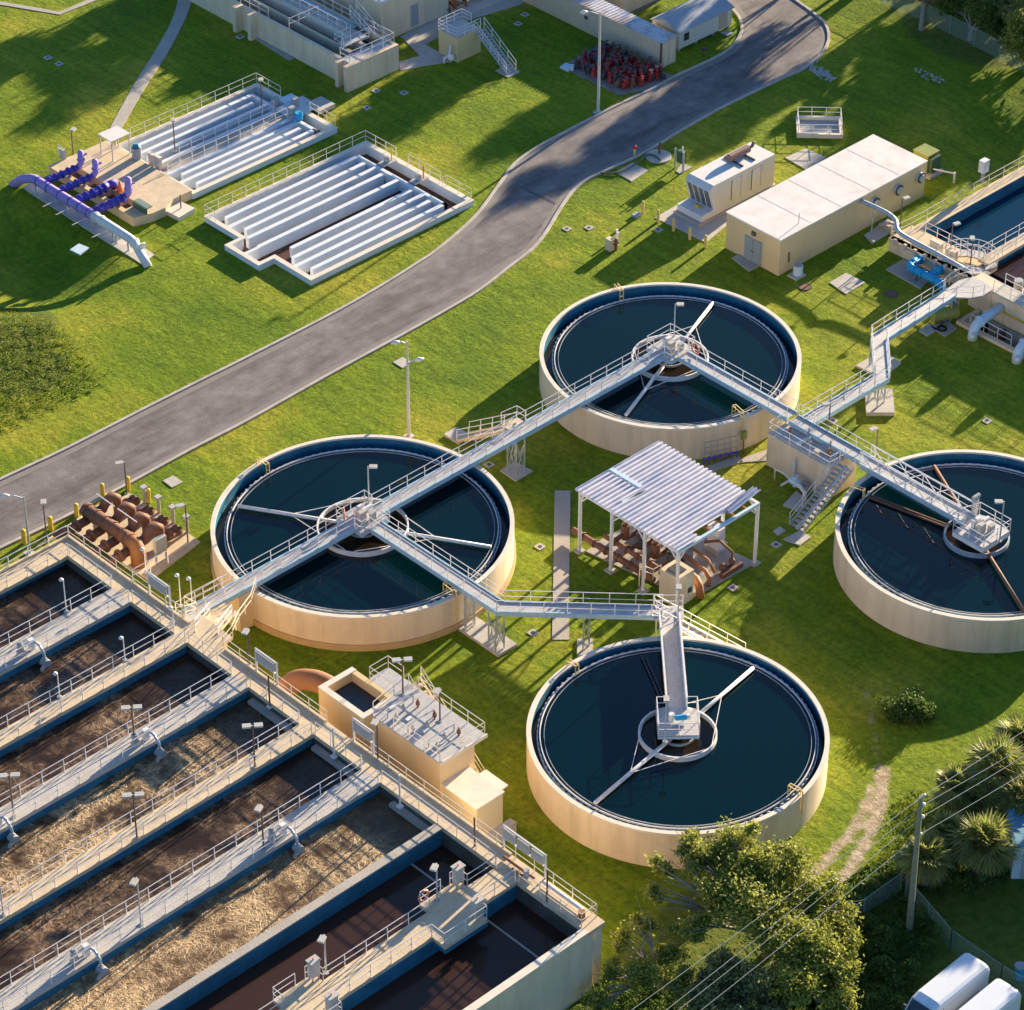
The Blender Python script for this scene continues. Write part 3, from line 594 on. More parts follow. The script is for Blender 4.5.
# lower walkway with two widened platforms
m = MB(); m.box(XL, 92.2, RIM-.26, XI-.002, 93.8, RIM-.003); m.build('walkway', DECK, basin)
for k, (xa, xb) in enumerate(((82.6, 86.9), (72.2, 76.5))):
    m = MB(); m.box(xa+1.2, 93.8, RIM-.25, xb-.3, 94.55, RIM-.006); m.build('platform', DECK, basin); m = MB(); m.box(xa, 91.2, RIM-.25, xb-1.2, 92.2, RIM-.006); m.build('platform', DECK, basin)
    m = MB(); m.box(xa, 91.18, RIM-.55, xb-1.2, 91.3, RIM-.26); m.box(xa, 91.3, RIM-.55, xa+.1, 92.2, RIM-.26); m.build('platform_beam', SHADEBLUE, basin)
# joint lines: thin seams of the slabs
def bw(x0, x1, y0, y1, mtl, z=ZWAT): m = MB(); m.add([(x0, y0, z), (x1, y0, z), (x1, y1, z), (x0, y1, z)], [(0, 1, 2, 3)]); struct(m.build('water', mtl))
mids = [133.0, 127.0, 121.3, 115.7, 109.8, 104.2, 98.45, 92.5, 87.12]; mt_ = [AER_LO, AER_LO, AER_LO, AER_MD, AER_LO, AER_HI, AER_NO, AER_NO]
for i in range(8): bw(XL, XI-.05, mids[i+1], mids[i], mt_[i], ZWAT if i < 6 else 3.4)
# submerged-wall baffle lips near the spine (calm inlet zone)
m = MB(); m.box(XI-2.4, 93.0, 1, XI-2.3, 98.2, 3.46); m.box(XI-2.4, 87.2, 1, XI-2.3, 92.2, 3.46); m.build('scum_baffle', CONC, basin)
m = MB()
for ya in (126.3, 115.2, 109.4, 98.9, 99.9):
    pass
bx_ = 0
for (ya, yb) in ((105.4, 108.9), (110.9, 114.6), (98.9, 102.2)):
    m = MB(); m.box(XI-.45, ya, 3.8, XI-.052, yb, 4.15); m.build('launder_trough', CONC, basin)
# guardrails: every run is a part of the basin
def brail(pts, h=.92, sp=1.55, mt=WHITE, nm='guardrail', kick=False): m = MB(); rail(m, [(p[0], p[1], RIM if len(p) < 3 else p[2]) for p in pts], h, sp, kick=kick); return m.build(nm, mt, basin)
CRW = mat('cream_painted_rail', (.80, .70, .56), .5, .08, 3)
brail([(XL, 133.92), (XO-.08, 133.92)], mt=WHITE); brail([(XL, 132.45), (XI+.05, 132.45)], mt=CRW)
for i in range(1, 6):
    a_, b_ = CW[i]; brail([(XL, a_-.05), (XI-.1, a_-.05)]); brail([(XL, b_+.05), (XI-.1, b_+.05)])
yy = [132.4, 127.96, 126.12, 121.88, 120.71, 116.52, 114.99, 110.4, 109.17, 104.96, 103.41, 93.87]
for a_, b_ in zip(yy[0::2], yy[1::2]): brail([(XI+.06, a_-.1), (XI+.06, b_+.1)], mt=CRW)
brail([(XO-.08, 133.9), (XO-.08, 122.6)], mt=CRW); brail([(XO-.08, 118.8), (XO-.08, 109.4)], mt=CRW); brail([(XO-.08, 107.0), (XO-.08, 87.6)], mt=CRW); brail([(XI+.06, 92.1), (XI+.06, 87.25), (XO-.08, 87.25), (XO-.08, 87.6)], mt=CRW)
P = [(XL, 93.75)]
for xa, xb in ((72.2, 76.5), (82.6, 86.9)): P += [(xa+1.2, 93.75), (xa+1.2, 94.5), (xb-1.6, 94.5)]; brail(P); P = [(xb-.9, 94.5), (xb-.3, 94.5), (xb-.3, 93.75)]
P += [(XI-.1, 93.75)]; brail(P)
P = [(XL, 92.25)]
for xa, xb in ((72.2, 76.5), (82.6, 86.9)): P += [(xa, 92.25), (xa, 91.25), (xb-1.2, 91.25), (xb-1.2, 92.25)]
P += [(XI-.1, 92.25)]; brail(P)
# cable tray and electrical panels along the outer rail
def panelboard(y0, y1, label, n=3, solid=False):
    t = thing('panel_rack', label, 'panel rack', (XO+.02, (y0+y1)/2, RIM)); m = MB(); x = XO+.02; h = 1.75
    for y in (y0, y1): m.box(x-.05, y-.05, RIM-.1, x+.05, y+.05, RIM+h)
    m.box(x-.04, y0, RIM+h-.08, x+.04, y1, RIM+h); m.box(x-.035, y0, RIM+.85, x+.035, y1, RIM+.92); m.build('frame', WHITE, t)
    m = MB(); L = (y1-y0)
    for i in range(n):
        a_ = y0+L*(i+.08)/n; b_ = y0+L*(i+.92)/n
        m = MB(); m.box(x-.16, a_, RIM+1.0, x-.051, b_, RIM+h-.12); m.build('panel', CONCL if not solid else GREYM, t)
    return t
panelboard(125.9, 123.9, 'white framed panel rack on the walkway rail below the rusty pipes', 1, True)
panelboard(115.8, 113.9, 'white framed panel rack on the walkway rail left of the big brown elbow', 1, True)
panelboard(107.1, 105.4, 'white framed panel rack on the walkway rail below the ochre pump platform', 1, True)
panelboard(94.6, 91.3, 'white framed rack of three cabinets on the rail near the basin end corner', 3)
# equipment cabinets on the platforms
for (x, y, lb) in ((86.4, 94.25, 'tall grey cabinet on the upper platform edge of the lower walkway'), (85.4, 91.65, 'grey actuator cabinet on the outer edge of the upper platform'), (76.0, 94.25, 'tall grey cabinet on the edge of the lowest platform'), (75.0, 91.65, 'grey actuator cabinet with red light on the outer edge of the lowest platform')):
    t = thing('control_cabinet', lb, 'control cabinet', (x, y, RIM)); m = MB(); m.box(x-.28, y-.2, RIM+.25, x+.28, y+.2, RIM+1.3); m.build('housing', LAMPH, t)
    m = MB(); m.box(x-.34, y-.26, RIM+1.302, x+.34, y+.26, RIM+1.36); m.build('rain_hood', LAMPH, t); m = MB()
    for a_ in (-.22, .22):
        for b_ in (-.15, .15): m = MB(); m.box(x+a_-.03, y+b_-.03, RIM-.003, x+a_+.03, y+b_+.03, RIM+.25); m.build('leg', GREYM, t)
    m = MB(); m.ball((x, y, RIM+1.42), .06, 8); m.build('indicator', ORANGE, t)
def lifering(p, nrm, label, r=.34):
    t = thing('life_ring', label, 'life ring', p); n = Vector(nrm).normalized(); a = Vector((0, 0, 1)); b = n.cross(a).normalized(); P = Vector(p)
    pts = [P+a*(r*cos(2*pi*i/18))+b*(r*sin(2*pi*i/18)) for i in range(19)]; m = MB(); m.tube(pts, .07, 6, caps=False); m.build('ring', mat('faded_orange', (.68, .25, .13), .6, .1, 4), t, smooth=True)
    m = MB()
    for k in range(4): q = P+a*(r*cos(pi/4+k*pi/2))+b*(r*sin(pi/4+k*pi/2)); m = MB(); m.ball(q, .085, 6); m.build('white_band', WHITE, t)
    return t
lifering((83.95, 94.38, RIM+.62), (0, 1, 0), 'orange life ring on the rail of the lower walkway platform')
# air drop assemblies hanging off the grey walkways
def airdrop(x, y, label, px=None):
    t = thing('mixer_assembly', label, 'mixer', (x, y, RIM)); m = MB()
    m.tube([(x-.9, y+.35, RIM+.55), (x, y+.35, RIM+.55), (x+.1, y-.1, RIM+.5), (x+.1, y-.55, RIM+.1), (x+.1, y-.6, RIM-.5)], .09, 8); m.build('air_pipe', GALV, t, smooth=True)
    m = MB(); m.cyl((x-.9, y+.35, RIM+.3), (x-.9, y+.35, RIM+.85), .2, k=12); m.cyl((x-.9, y+.35, RIM+.85), (x-.9, y+.35, RIM+1.0), .13, k=12); m.build('motor', GREYM, t, smooth=False)
    m = MB(); m.box(x-1.1, y+.15, RIM+.0, x-.7, y+.55, RIM+.3); m.build('pedestal', CONCL, t)
    m = MB(); m.box(x-.3, y+.2, RIM+.0, x+.05, y+.5, RIM+.75); m.build('valve_box', WHITE, t)
    m = MB(); e = (x+.1, y-.62, RIM-.75); m.cyl((x+.1, y-.9, RIM-.6), (x+.1, y-.4, RIM-.6), .28, k=14); m.build('flange', GREYM, t)
    m = MB(); m.tube([(x+.1, y-.7, RIM-.6), (x-.3, y-.85, RIM-.7), (x-.45, y-.95, RIM-1.1), (x-.45, y-.95, RIM-1.7)], .13, 8); m.build('elbow', mat('tan_pipe', (.5, .42, .32), .6, .1, 3), t, smooth=True)
    return t
for (px_, py_, lb) in ((36, 650, 'grey mixer head with hanging elbow on the second walkway from the top'), (152, 741, 'grey mixer head with hanging elbow on the middle grey walkway'), (8, 829, 'grey mixer head at the left edge of the middle grey walkway'), (90, 955, 'grey mixer head with hanging elbow on the lower grey walkway, left one'), (285, 833, 'grey mixer head with hanging elbow on the lower grey walkway, right one')):
    p = at(px_, py_, RIM); yb = min((c[1] for c in CW[1:6]), key=lambda v: abs(v-p.y)); airdrop(p.x, yb+.15, lb)
# lamps of the basin
for (x, y, h, lb) in ((66.5, 612, 2.5, 'thin white pole lamp on the top left channel walkway'), (125, 660, 1.7, 'thin white pole lamp on the second channel walkway'), (59.7, 697, 1.8, 'thin white pole lamp at the left of the second channel walkway')):
    lamp_post((x, y), RIM, h, lb, 'globe', (-.7, .7), WHITE, r=.04)
for (x, y, h, two, lb) in ((135, 746, 2.9, True, 'twin headed dark lamp post on the middle grey walkway'), (13.9, 817, 3.1, True, 'twin headed dark lamp post at the left of the middle grey walkway'), (137, 838, 3.2, True, 'twin headed dark lamp post on the tan walkway below the middle'), (255, 767, 3.1, True, 'twin headed dark lamp post on the tan walkway near the spine'),
                           (141, 924, 3.4, False, 'single headed lamp post on the lower grey walkway'), (263.7, 849, 3.3, False, 'single headed lamp post on the lower grey walkway near the foamy channel'), (3.5, 915, 3.4, False, 'single headed lamp post at the left edge of the tan walkway'), (250, 665, 2.8, False, 'single headed lamp post on the spine left of a panel rack'),
                           (378, 760, 3.1, False, 'single headed dark lamp post at the spine junction below the pump platform'), (437, 900, 2.7, False, 'lamp post on the upper platform of the lower walkway'), (326, 973, 2.8, False, 'lamp post on the lowest platform of the lower walkway')):
    lamp_post((x, y), RIM, h, lb, 'box', (-.8, -.4) if not two else (.8, -.6), BRONZE if y < 890 else GALV, two, group=None)
for (x, y, h, mt, lb) in ((270, 707, 2.4, RUST, 'short rusty post with white foot beside the spine walkway'), (334, 757, 2.2, WHITE, 'short pale post with foot on the spine inner edge, upper one'), (400, 807, 2.4, WHITE, 'short pale post with foot on the spine inner edge, lower one'), (474.6, 850, 2.4, RUST, 'short rusty post beyond the thin dividing wall'), (547, 905, 2.6, RUST, 'short rusty post at the basin end corner')):
    p = at(x, y, RIM-.3); t = thing('post', lb, 'post', p); m = MB(); m.cyl(p, p+Vector((0, 0, h)), .055, k=8); m.build('shaft', mt, t); m = MB(); m.box(p.x-.16, p.y-.16, p.z-.02, p.x+.16, p.y+.16, p.z+.1); m.build('foot', WHITE, t)
# pipework on the end of the spine
t = thing('pump_pipes', 'white and rusty pipes lying on the spine walkway at the basin corner', 'pipes', (89.5, 89.5, RIM))
m = MB(); m.tube([(89.75, 91.0, RIM+.2), (89.75, 88.1, RIM+.2), (89.5, 87.7, RIM+.2)], .12, 8); m.build('white_pipe', WHITE, t, smooth=True)
m = MB(); m.tube([(89.6, 94.0, RIM+.15), (89.6, 91.6, RIM+.15)], .09, 8); m.tube([(89.3, 93, RIM+.15), (89.3, 92.2, RIM+.15)], .08, 8); m.build('rusty_pipe', RUST, t)
m = MB(); m.cyl((89.5, 92.1, RIM+.0), (89.5, 92.1, RIM+.5), .17); m.build('valve_body', GREYM, t)
m = MB(); m.cyl((89.4, 87.7, RIM), (89.4, 87.7, RIM+.55), .2); m.build('motor', RUSTO, t)
# ------------------------------------------------------------------ footbridges
def offp(pts, d):
    P = [Vector((p[0], p[1])) for p in pts]; out = []
    for i, p in enumerate(P):
        if i == 0: n = (P[1]-P[0]).normalized(); n = Vector((-n.y, n.x)); out.append(p+n*d)
        elif i == len(P)-1: n = (P[-1]-P[-2]).normalized(); n = Vector((-n.y, n.x)); out.append(p+n*d)
        else:
            a = (P[i]-P[i-1]).normalized(); b = (P[i+1]-P[i]).normalized(); na = Vector((-a.y, a.x)); nb = Vector((-b.y, b.x)); q = (na+nb); q = q/q.length_squared*2; out.append(p+q*d)
    return [(o.x, o.y, p[2]) for o, p in zip(out, pts)]
def bridge(label, pts, w_=.98, left=True, right=True, gird=.34, deckm=GRATE, loc=None, gm=GIRD, lpts=None, rpts=None):
    t = thing('footbridge', label, 'footbridge', loc or pts[0])
    L = offp(pts, w_/2); R = offp(pts, -w_/2); m = MB()
    vs = []; fs = []
    for a, b in zip(L, R): vs += [(a[0], a[1], a[2]-.05), (a[0], a[1], a[2]), (b[0], b[1], b[2]), (b[0], b[1], b[2]-.05)]
    for i in range(len(pts)-1): a, b = i*4, i*4+4; fs += [(a, a+1, b+1, b), (a+1, a+2, b+2, b+1), (a+2, a+3, b+3, b+2), (a+3, a, b, b+3)]
    n = len(vs); fs += [(3, 2, 1, 0), (n-4, n-3, n-2, n-1)]; m.add(vs, fs); m.build('deck', deckm, t)
    # cross bars on the grating
    for sd, side in ((1, L), (-1, R)):
        m = MB()
        for a, b in zip(side[:-1], side[1:]):
            a = Vector(a); b = Vector(b); d = b-a; n_ = Vector((-d.y, d.x, 0)).normalized()*sd
            m.obox((a+b)/2+n_*.03+Vector((0, 0, .06-gird/2-.0)), d/2, n_*.02, Vector((0, 0, gird/2)))
            m.obox((a+b)/2+n_*.0+Vector((0, 0, .07)), d/2, n_*.06, Vector((0, 0, .012)))
        m.build('girder', gm, t)
    if left: m = MB(); rail(m, lpts or offp(pts, w_/2+.03)); m.build('guardrail', WHITE, t)
    if right: m = MB(); rail(m, rpts or offp(pts, -w_/2-.03)); m.build('guardrail', WHITE, t)
    return t
BZ = 3.05
B1 = bridge('straight footbridge from the basin spine across the left round tank to its centre', [(91.3, 124.42, BZ), (105.0, 124.42, BZ)])
B2 = bridge('straight footbridge from the left tank centre to the upper middle tank centre', [(107.4, 124.42, BZ), (133.2, 124.42, BZ)])
B3 = bridge('bent footbridge from the left tank centre down past the shelter to the lower tank', [(106.2, 123.3, BZ), (106.2, 111.75, BZ), (113.1, 104.6, BZ)])
B4 = bridge('footbridge from the upper middle tank centre down to the cream block', [(134.4, 123.2, BZ), (134.4, 113.2, BZ)])
def hub(br, cx, cy, a, open_sides, label=None):
    m = MB(); m.box(cx-a, cy-a, BZ-.07, cx+a, cy+a, BZ-.004); m.build('centre_platform', GRATE, br)
    m = MB(); m.box(cx-a, cy-a-.02, BZ-.32, cx+a, cy-a+.04, BZ-.071); m.box(cx-a-.02, cy-a+.04, BZ-.32, cx-a+.04, cy+a, BZ-.071); m.build('platform_frame', GIRD, br)
    m = MB(); e = a
    for (p, q) in open_sides: rail(m, [(cx+p[0]*e, cy+p[1]*e, BZ), (cx+q[0]*e, cy+q[1]*e, BZ)])
    m.build('guardrail', WHITE, br)
hub(B1, 106.18, 124.45, 1.2, [((-1, .45), (-1, 1)), ((-1, 1), (1, 1)), ((1, 1), (1, .45)), ((1, -.45), (1, -1)), ((-1, -.45), (-1, -1)), ((-1, -1), (-.45, -1)), ((.45, -1), (1, -1))])
hub(B2, 134.36, 124.42, 1.15, [((-1, .45), (-1, 1)), ((-1, 1), (1, 1)), ((1, 1), (1, -1)), ((-1, -.45), (-1, -1)), ((-1, -1), (-.45, -1)), ((.45, -1), (1, -1))])
def drive(cx, cy, label, z=BZ):
    t = thing('drive_unit', label, 'drive unit', (cx, cy, z)); m = MB(); m.cyl((cx, cy, z), (cx, cy, z+.35), .36, k=16); m.build('gearbox', LAMPH, t)
    m = MB(); m.cyl((cx+.0, cy, z+.5), (cx+.75, cy, z+.5), .16, k=12); m.build('motor', WHITE, t); m = MB(); m.box(cx-.55, cy-.45, z, cx-.1, cy-.1, z+.75); m.build('starter_box', CONCL, t)
    m = MB(); m.box(cx-.3, cy+.3, z, cx+.35, cy+.55, z+.6); m.build('panel', WHITE, t); m = MB(); m.box(cx+.1, cy-.75, z+.0, cx+.5, cy-.45, z+.5); m.build('housing', GREYM, t)
    return t
drive(106.2, 124.5, 'drive motor and boxes on the centre platform of the left tank'); drive(134.4, 124.4, 'drive motor and boxes on the centre platform of the upper tank')
lifering((105.0, 124.95, BZ+.62), (-.8, .6, 0), 'life ring on the centre platform rail of the left tank'); lifering((134.9, 122.6, BZ+.55), (1, 0, 0), 'life ring on the rail beside the upper tank centre')
# pilaster and gate pier under the bridge at the left tank
m = MB(); m.box(95.35, 123.85, -.1, 96.75, 125.0, BZ-.3); m.build('pier', TANWALL, B1)
def tower(br, px4, ztop=BZ-.3, z0=.1, n=4):
    P = [at(x, y, z0) for x, y in px4]; 
    for p in P: m = MB(); m.cyl(p, (p.x, p.y, ztop), .06, k=8); m.build('leg', GALV, br)
    m = MB()
    for a, b in zip(P, P[1:]+P[:1]):
        if (a-b).length < .2: continue
        A = Vector((a.x, a.y, z0+.2)); B = Vector((b.x, b.y, ztop-.3)); m.tube([A, B], .028, 4); A2 = Vector((b.x, b.y, z0+.2)); B2_ = Vector((a.x, a.y, ztop-.3)); m.tube([A2, B2_], .028, 4)
    m.build('bracing', GALV, br)
tower(B2, ((507.5, 471), (515, 467.5), (524.5, 471.5), (516.5, 476.5)))
tower(B3, ((465, 627), (473.5, 622), (474.5, 624.5), (466, 629)), z0=.25); tower(B3, ((488.7, 644), (497, 638.5), (504, 647.5), (495.5, 652.5)), z0=.25)
tower(B3, ((583, 650), (589, 646)))
# junction landing + lower tank diagonal bridge (45 degrees)
J = Vector((113.35, 104.3, BZ)); C4 = Vector((105.55, 96.05, BZ))
u = (Vector((106.0, 96.4, 0))-Vector((J.x, J.y, 0))).normalized(); n_ = Vector((-u.y, u.x, 0))
B5 = bridge('diagonal footbridge with solid white sides ending in a square platform on the lower tank', [J-u*.1, J+u*9.2], 1.1, False, False)
for s_ in (1, -1):
    m = MB(); a = J+u*1.0+n_*s_*.6; b = J+u*9.1+n_*s_*.6; m.obox((a+b)/2+Vector((0, 0, .36)), (b-a)/2, n_*.03, Vector((0, 0, .36))); m.obox((a+b)/2+Vector((0, 0, .75)), (b-a)/2, n_*.055, Vector((0, 0, .03))); m.build('side_panel', WHITE, B5)
pc = J+u*10.35; hw = 1.2
m = MB(); m.obox(pc-Vector((0, 0, .035)), u*hw, n_*hw, Vector((0, 0, .03))); m.build('end_platform', GRATE, B5)
m = MB(); c_ = [pc-u*hw+n_*.62, pc-u*hw+n_*hw, pc+u*hw+n_*hw, pc+u*hw-n_*hw, pc-u*hw-n_*hw, pc-u*hw-n_*.62]; rail(m, c_, mids=1, sp=1.2); m.build('guardrail', WHITE, B5)
m = MB(); m.obox(pc-Vector((0, 0, .2)), u*hw, n_*(hw+.02), Vector((0, 0, .1))); m.build('platform_frame', GIRD, B5)
m = MB(); rail(m, [J-u*.5+n_*.9-Vector((0, 0, 0)), J-u*.5-n_*.9, J+u*.9-n_*.62]); m.build('guardrail', WHITE, B5)
m = MB(); m.obox(J-Vector((0, 0, .04)), u*.62, n_*.95, Vector((0, 0, .03))); m.build('landing', GRATE, B5)
for q in (J-n_*.7-u*.3, J+n_*.7-u*.3, J+u*.6+n_*.8): m = MB(); m.cyl((q.x, q.y, 0), (q.x, q.y, BZ-.05), .06, k=8); m.build('leg', GALV, B5)
# two people standing on the platform are built later
def stairs(label, top, bot, w_, mt=GRATE, rmt=WHITE, n=14, name='stairs', stringer=GALV, rails=True, rsp=1.3):
    top = Vector(top); bot = Vector(bot); d = (bot-top); dh = Vector((d.x, d.y, 0)); uu = dh.normalized(); nn = Vector((-uu.y, uu.x, 0))
    t = thing(name, label, 'stairs', bot); m = MB()
    for i in range(n):
        p = top+d*((i+.5)/n); p.z = top.z+d.z*((i+1)/n); m = m; m.obox(p, uu*(dh.length/n*.42), nn*(w_/2), Vector((0, 0, .025)))
        if i == n-1: pass
    # continuous carriage joins the treads
    m.obox((top+bot)/2-Vector((0, 0, .1)), d/2, nn*(w_*.12), Vector((0, 0, .05))); m.build('treads', mt, t)
    for s_ in (1, -1):
        m = MB(); m.obox((top+bot)/2+nn*s_*(w_/2+.02), d/2, nn*.02, Vector((0, 0, .12))); m.build('stringer', stringer, t)
        if rails: m = MB(); rail(m, [top+nn*s_*(w_/2+.05), bot+nn*s_*(w_/2+.05)], sp=rsp); m.build('handrail', rmt, t)
    return t
stairs('white railed stairs going down behind the lower tank from the footbridge junction', J-u*.1-n_*.95, at(744, 660, .05), .95, n=13, mt=GRATE)
# T2 lamp posts etc. on bridges
for (x, y, z, h, lb, hd) in ((369, 503, BZ, 2.9, 'lamp post at the centre platform of the left tank', (.7, -.7)), (674, 337, BZ, 2.7, 'lamp post at the centre platform of the upper tank', (.7, -.7)), (665, 742, BZ, 3.0, 'lamp post on the square platform of the lower tank', (.7, .7)), (677.5, 624, BZ, 2.6, 'lamp post at the footbridge junction below the shelter', (.3, .3))):
    lamp_post((x, y), z, h, lb, 'box', hd, GALV)
lamp_post((999.5, 541), BZ, 3.1, 'lamp post on the end platform of the right tank', 'box', (-.7, .7), GALV)
# ------------------------------------------------------------------ cream block, its stairs, right bridge
BT = 2.55; bx0, by0 = xy(829.8, 468.8, BT); bx1, by1 = bx0+2.75, by0+5.5
t = thing('valve_block', 'cream concrete block with valves on top between the upper and right tanks', 'valve block', ((bx0+bx1)/2, (by0+by1)/2, 0))
m = MB(); m.box(bx0, by0, -.1, bx1, by1, BT); m.build('wall', CREAM, t); m = MB(); m.box(bx0+.25, by0+.3, BT, bx1-.9, by1-.3, BT+.04); m.build('grating', GRATE, t)
m = MB(); rail(m, [(bx1-1, by1, BT), (bx0+.05, by1-.05, BT), (bx0+.05, by0+.05, BT), (bx1-1.2, by0+.05, BT)]); m.build('guardrail', WHITE, t)
for k, (dx, dy, mt) in enumerate(((.9, .9, RUSTO), (.9, 2.6, GREYM), (.8, 4.3, RUSTO), (1.6, 1.4, GREYM), (1.6, 3.3, GREYM))):
    m = MB(); m.cyl((bx0+dx, by0+dy, BT), (bx0+dx, by0+dy, BT+.75), .07, k=8); m.cyl((bx0+dx, by0+dy, BT+.3), (bx0+dx, by0+dy, BT+.42), .13, k=10); m.build('valve_stem', mt, t)
m = MB(); m.box(bx0+.5, by0+1.4, BT+.04, bx0+1.6, by0+1.9, BT+.3); m.build('hatch', CONCL, t); m = MB(); m.box(bx0+.4, by0+3.1, BT+.04, bx0+1.5, by0+3.3, BT+.2); m.build('pipe', WHITE, t)
m = MB(); q = at(380+372/7.77*0+418, 460, 1.9); m.build('downpipe', WHITE, t) if False else None
vx = bx0-.18; m = MB(); m.tube([(bx0+.05, by0+2.9, 1.9), (vx, by0+2.9, 1.9), (vx, by0+2.9, .5), (vx-.3, by0+2.9, .35), (vx-1.2, by0+2.9, .35), ], .09, 8); m.build('downpipe', WHITE, t, smooth=True)
t = thing('backflow_valve', 'white valve assembly with bent pipes on a slab below the cream block', 'valve', (bx0-.9, by0+2, 0))
m = MB(); X, Y = bx0-.9, by0+2.0; m.tube([(X, Y+1.9, 0), (X, Y+1.9, .9), (X, Y+1.2, 1.0), (X, Y+.6, .8)], .07, 8); m.tube([(X-.3, Y-1.0, 0), (X-.3, Y-1.0, .7), (X-.2, Y-.5, .9), (X, Y, .8)], .13, 8); m.build('pipe', WHITE, t, smooth=True)
m = MB(); m.cyl((X, Y-.35, .8), (X, Y+.5, .8), .24, k=12); m.cyl((X, Y+.1, .5), (X, Y+.1, 1.25), .18, k=12); m.build('valve_body', PBLUE, t); m = MB(); m.ring(X, Y+.1, .22, .17, 1.27, 1.31, 16); m.build('handwheel', WHITE, t)
m = MB(); m.box(X+.3, Y-.7, 0, X+.5, Y-.1, .8); m.build('support', GREYM, t)
stairs('long grey metal stairs descending from the cream block beside the right tank', (133.05, by0-.75, BT+.3), (128.4, by0-.75, .1), 1.15, n=15, mt=GRATE)
B6 = bridge('footbridge landing along the cream block with a white guardrail', [(134.35, 113.0, BZ-.1), (134.35, by0-1.6, BZ-.1)], .95, True, False)
# truss footbridge to right tank
B7 = bridge('white truss footbridge ending in a square platform above the right tank', [(134.1, by0-1.4, BZ), (134.1, 97.6, BZ)], 1.0, True, True, .42)
m = MB(); hT = .95
for sx in (.56, -.56):
    x = 134.1+sx; ya, yb = by0-1.4, 97.6; n = 8
    m.tube([(x, ya, BZ+hT), (x, yb, BZ+hT)], .055, 6); m.tube([(x, ya, BZ+.05), (x, yb, BZ+.05)], .055, 6)
    for i in range(n):
        a = ya+(yb-ya)*i/n; b = ya+(yb-ya)*(i+1)/n; m.tube([(x, a, BZ+(.05 if i % 2 else hT)), (x, b, BZ+(hT if i % 2 else .05))], .04, 5)
m.build('truss', WHITE, B7)
hp = 1.25; cx, cy = 133.75, 96.35
m = MB(); m.box(cx-hp-.1, cy-hp, BZ-.07, cx+hp, cy+hp, BZ-.004); m.build('end_platform', GRATE, B7); m = MB(); m.box(cx-hp-.12, cy-hp-.02, BZ-.4, cx+hp, cy-hp+.06, BZ-.071); m.box(cx-hp-.14, cy-hp+.06, BZ-.4, cx-hp-.04, cy+hp, BZ-.071); m.build('platform_frame', WHITE, B7)
m = MB(); rail(m, [(133.4, cy+hp, BZ), (cx-hp-.1, cy+hp, BZ), (cx-hp-.1, cy-hp, BZ), (cx+hp, cy-hp, BZ), (cx+hp, cy+hp, BZ), (134.7, cy+hp, BZ)], sp=1.2); m.build('guardrail', WHITE, B7)
drive(133.8, 96.5, 'drive motor and boxes on the end platform of the right tank'); 
t = thing('electric_hoist', 'beige cylindrical drive standing beside the end platform of the right tank', 'hoist', (134.8, 97.9, BZ)); m = MB(); m.cyl((134.9, 97.9, BZ), (134.9, 97.9, BZ+1.1), .2, k=12); m.build('cylinder', CONCL, t); m = MB(); m.cyl((134.6, 97.9, BZ+1.25), (135.2, 97.9, BZ+1.25), .15, k=10); m.build('motor', GREYM, t)
# zigzag bridge to the right complex
RZ = 2.3
B8 = bridge('zigzag footbridge climbing from the cream block to the right hand complex', [(134.9, 112.2, BZ-.1), (142.35, 112.2, BZ-.1), (145.95, 115.6, BZ-.25), (154.6, 116.35, RZ)], 1.0)
B8['label'] = 'zigzag footbridge with white rails between the cream block and the right hand pipe complex'
tower(B8, ((868, 401), (875, 397), (884, 402), (877, 407)), z0=.3, ztop=2.6); tower(B8, ((869, 366), (871, 364)), z0=.15, ztop=2.4); tower(B8, ((950, 322), (957, 318)), z0=0, ztop=1.9)
for (x, y, z, h, hd, lb) in ((828, 435, BT, 2.6, (-.7, .3), 'dark lamp post standing on the cream block'), (873, 452, 0, 0, 0, None), (900, 228, 1.1, 2.5, (.7, -.2), 'dark lamp post at the upper end of the silver pipe'), (950, 254, 1.1, 2.5, (.7, -.2), 'dark lamp post beside the cream cabinets of the right complex'), (970, 268, RZ, 2.3, (.5, .5), 'dark lamp post with square head beside the curved rails')):
    if lb: lamp_post((x, y), z, h, lb, 'box', hd, BRONZE)
lamp_post((874, 474), 0, 3.8, 'dark lamp post on the grass behind the left edge of the right tank', 'box', (-.7, .2), BRONZE)
# steps left of the bridge between tanks
tp_, bt_ = at(510, 428, BZ-.1), at(463, 437, .2)
L_ = stairs('tan steps with white railings beside the footbridge between the two upper tanks', tp_, bt_, 1.15, n=11, mt=DECK, stringer=DECK)
m = MB(); m.prism([(tp_.x-.2, 125.0), (tp_.x+1.2, 125.0), (tp_.x+1.2, tp_.y+.6), (tp_.x-.1, tp_.y+.7)], BZ-.25, BZ-.1); m.build('landing', DECK, L_); m = MB(); rail(m, [(tp_.x+1.2, 125.0, BZ-.1), (tp_.x+1.2, tp_.y+.6, BZ-.1), (tp_.x-.1, tp_.y+.75, BZ-.1)]); m.build('guardrail', WHITE, L_)
